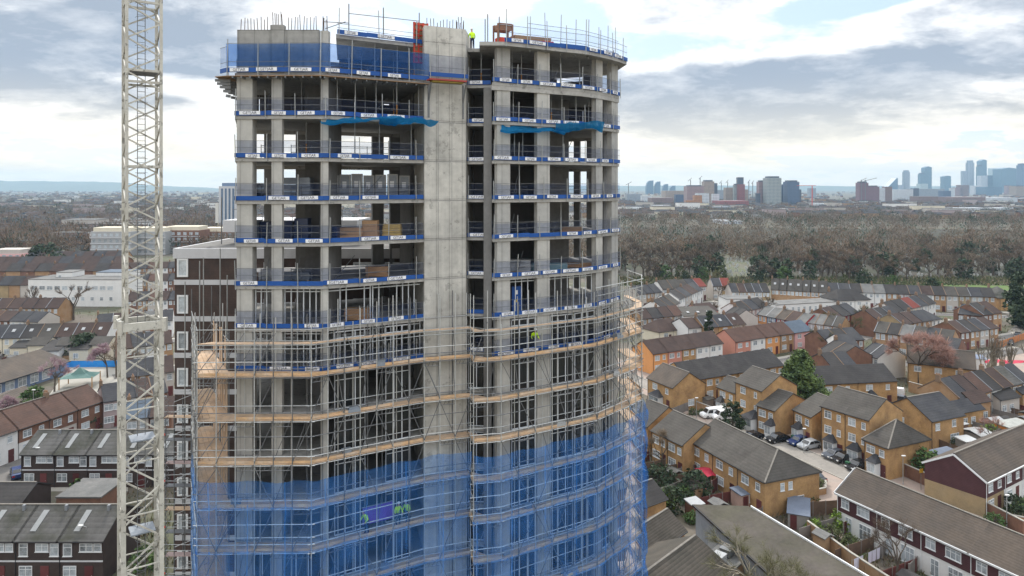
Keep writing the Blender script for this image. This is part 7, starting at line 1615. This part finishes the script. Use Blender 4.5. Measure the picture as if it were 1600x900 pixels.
# the wood beyond the terraces
rn = random.Random(21)
WOODN = {'brown': [0] , 'grey': [0], 'dark': [0], 'tan': [0]}
spots = []
for i in range(430):
    py = 358 + 80 * rn.random() ** .6; px = rn.uniform(955, 1660); spots.append((py, px))
spots.sort(reverse=True)
wood = 0
for py, px in spots:
    p = tg(px, py)
    k = rn.choices(('brown', 'grey', 'dark', 'tan'), (6, 4, 1.6 if py > 405 else .7, 1.8 if px > 1350 else .6))[0]; v = rn.randrange(3)
    if 1120 < px < 1180 and 392 < py < 440 or 1375 < px < 1440 and 385 < py < 412 or 1240 < px < 1270 and 375 < py < 395 or 1010 < px < 1030 and 385 < py < 410: continue
    if k == 'dark': tree('evergreen_tree', p, 'wdark%d' % v, lambda: leafy_meshes(9, 3.6, 80 + v, 420, .75, 'round', .03), bark, LEAF['dark'], 'dark evergreen tree among the bare trees of the wood', 'dark evergreens of the wood', rn.uniform(.7, 1.25), rn.uniform(0, 6))
    else: tree('bare_tree', p, f'w{k}{v}', lambda: bare_meshes(11, 1.5, 90 + v + len(k), 900, .045, 1.3, 4, .13), bark, TWIG[k], f'bare {k}-twigged tree in the wood beyond the terraces', f'bare {k} trees of the wood', rn.choice((.6, .75, .85, .95, 1.05, 1.2)), rn.uniform(0, 6))
    wood += 1
    if wood >= 285: break
edge = [(1030, 428), (1040, 430), (1062, 428), (1072, 433), (1100, 432), (1128, 430), (1185, 436), (1225, 440), (1320, 440), (1350, 445), (1395, 448), (1412, 450), (1455, 452), (1468, 452)]
for i, (px, py) in enumerate(edge):
    tree('evergreen_tree', tg(px, py + 6), 'wedge%d' % (i % 3), lambda: leafy_meshes(9, 3.8, 120 + i, 900, .6, 'round', .02), bark, LEAF[('dark', 'mid', 'olive')[i % 3]], f'{("dark", "mid green", "olive green")[i % 3]} evergreen on the near edge of the wood, {ORD[i]} from the left', 'evergreens on the wood edge', rn.uniform(.45, .95), i)
def far_wood():
    m = MB(); rn = random.Random(33)
    def one(p, h, mi):
        r = h * .42
        for i in range(46):
            v = rv(rn, rn.random() ** .35); c = Vector((p.x + v.x * r, p.y + v.y * r, h * .5 + v.z * h * .46)); d = (v + Vector((0, 0, .7)) + rv(rn, .6)).normalized(); s = d.cross(rv(rn)).normalized() * h * .028; L_ = h * .22
            m.poly([c - s, c + s, c + d * L_], mi)
        m.poly([(p.x - .2, p.y, 0), (p.x + .2, p.y, 0), (p.x, p.y, h * .6)], mi)
    for i in range(1400):
        py = 345 + 64 * rn.random() ** .8; px = rn.uniform(930, 1680); one(W(px, py), rn.uniform(6, 12), rn.choice((0, 0, 1, 1, 1, 2)) if rn.random() > .13 else 3)
    for i in range(2000):
        py = 314 + 40 * rn.random(); px = rn.uniform(930, 1680); one(W(px, py), rn.uniform(8, 13), rn.choice((0, 1, 1, 3)))
    for i in range(1100):                        # more of the same wood, running on behind the tower
        py = 345 + 90 * rn.random() ** .7; px = rn.uniform(430, 950); one(W(px, py), rn.uniform(6, 12), rn.choice((0, 0, 1, 1, 2)) if rn.random() > .15 else 3)
    for i in range(500):
        py = 312 + 34 * rn.random(); px = rn.uniform(410, 940); one(W(px, py), rn.uniform(8, 13), rn.choice((0, 1, 1, 3)))
    for i in range(1500):
        py = 330 + 67 * rn.random(); px = rn.uniform(-60, 400); 
        one(W(px, py), rn.uniform(9, 15), rn.choice((0, 0, 1)) if rn.random() > .1 else 3)
    for i in range(1600):
        py = 305 + 34 * rn.random(); px = rn.uniform(-60, 420); one(W(px, py), rn.uniform(9, 14), rn.choice((0, 1, 3)))
    tag(m.build('distant_woodland', [TWIG['brown'], TWIG['grey'], TWIG['tan'], LEAF['dark']]), kind='stuff')
far_wood()
SCRUB = []
gm = MB()
for i in range(480):
    px = rn.choice((rn.uniform(1100, 1200), rn.uniform(1380, 1580), rn.uniform(960, 1620))); py = rn.uniform(392, 434); p = W(px, py); s = rn.uniform(.3, .5); gm.box(p.x - s, p.y - .1, 0, p.x + s, p.y + .1, rn.uniform(.8, 1.8))
for i in range(2600):                            # scrub along the near edge of the wood
    px = rn.uniform(960, 1620); py = 434 + 12 * rn.random(); p = W(px, py); 
    for j in range(4): q = p + Vector((rn.gauss(0, 1.2), rn.gauss(0, 1.2), 0)); d = (rv(rn) + Vector((0, 0, 1.3))).normalized(); s = d.cross(rv(rn)).normalized() * .28; SCRUB.append((q - s, q + s, q + d * rn.uniform(.6, 2.4), rn.choice((0, 0, 1, 2, 2, 3))))
tag(gm.build('gravestone_field', mat('gravestone', (.42, .42, .40), .8, .2, 1)), kind='stuff')
# undergrowth and garden scrub that nobody could count
sm = MB(); rn = random.Random(51)
for i in range(5200):
    px, py = (rn.uniform(1010, 1640), rn.uniform(470, 900)) if i % 4 else (rn.uniform(-20, 280), rn.uniform(470, 900))
    p = W(px, py)
    t = (p - sc_); du, dv = t.dot(uS), t.dot(vS)
    if -5 < dv < 8 and -72 < du < 97: continue
    if 60 < px < 200 and 568 < py < 640 or 1250 < px < 1340 and 735 < py < 805: continue
    if px < 130 and 650 < py < 790: continue
    if px > 1465 and 535 < py < 612: continue
    if 1040 < px < 1180 and 790 < py < 900: continue
    for j in range(5):
        q = p + Vector((rn.gauss(0, .8), rn.gauss(0, .8), 0)); d = Vector((rn.uniform(-.5, .5), rn.uniform(-.5, .5), 1)).normalized(); s = d.cross(rv(rn)).normalized() * .09; sm.poly([q - s, q + s, q + d * rn.uniform(.3, 1.0)], rn.choice((0, 1, 1, 2, 2)))
for a_, b_, c_, k_ in SCRUB: sm.poly([a_, b_, c_], k_)
tag(sm.build('garden_scrub', [LEAF['olive'], TWIG['tan'], TWIG['olive'], LEAF['dark']]), kind='stuff')
# ------------------------------------------------------------ air
hz_m = bpy.data.materials.new('haze_air'); hz_m.use_nodes = True; N, L = hz_m.node_tree.nodes, hz_m.node_tree.links; N.clear()
o_ = N.new('ShaderNodeOutputMaterial'); v_ = N.new('ShaderNodeVolumePrincipled'); v_.inputs['Color'].default_value = (.50, .74, .97, 1); v_.inputs['Density'].default_value = HAZE; v_.inputs['Anisotropy'].default_value = 0.2; L.new(v_.outputs[0], o_.inputs['Volume'])
hb = MB().box(-12000, -300, -1.0, 12000, 11500, 270).build('haze', hz_m); hb['kind'] = 'stuff'
GR.data.clear_geometry(); GR.data.from_pydata([(-11900, -290, 0), (11900, -290, 0), (11900, 11400, 0), (-11900, 11400, 0)], [], [(0, 1, 2, 3)])
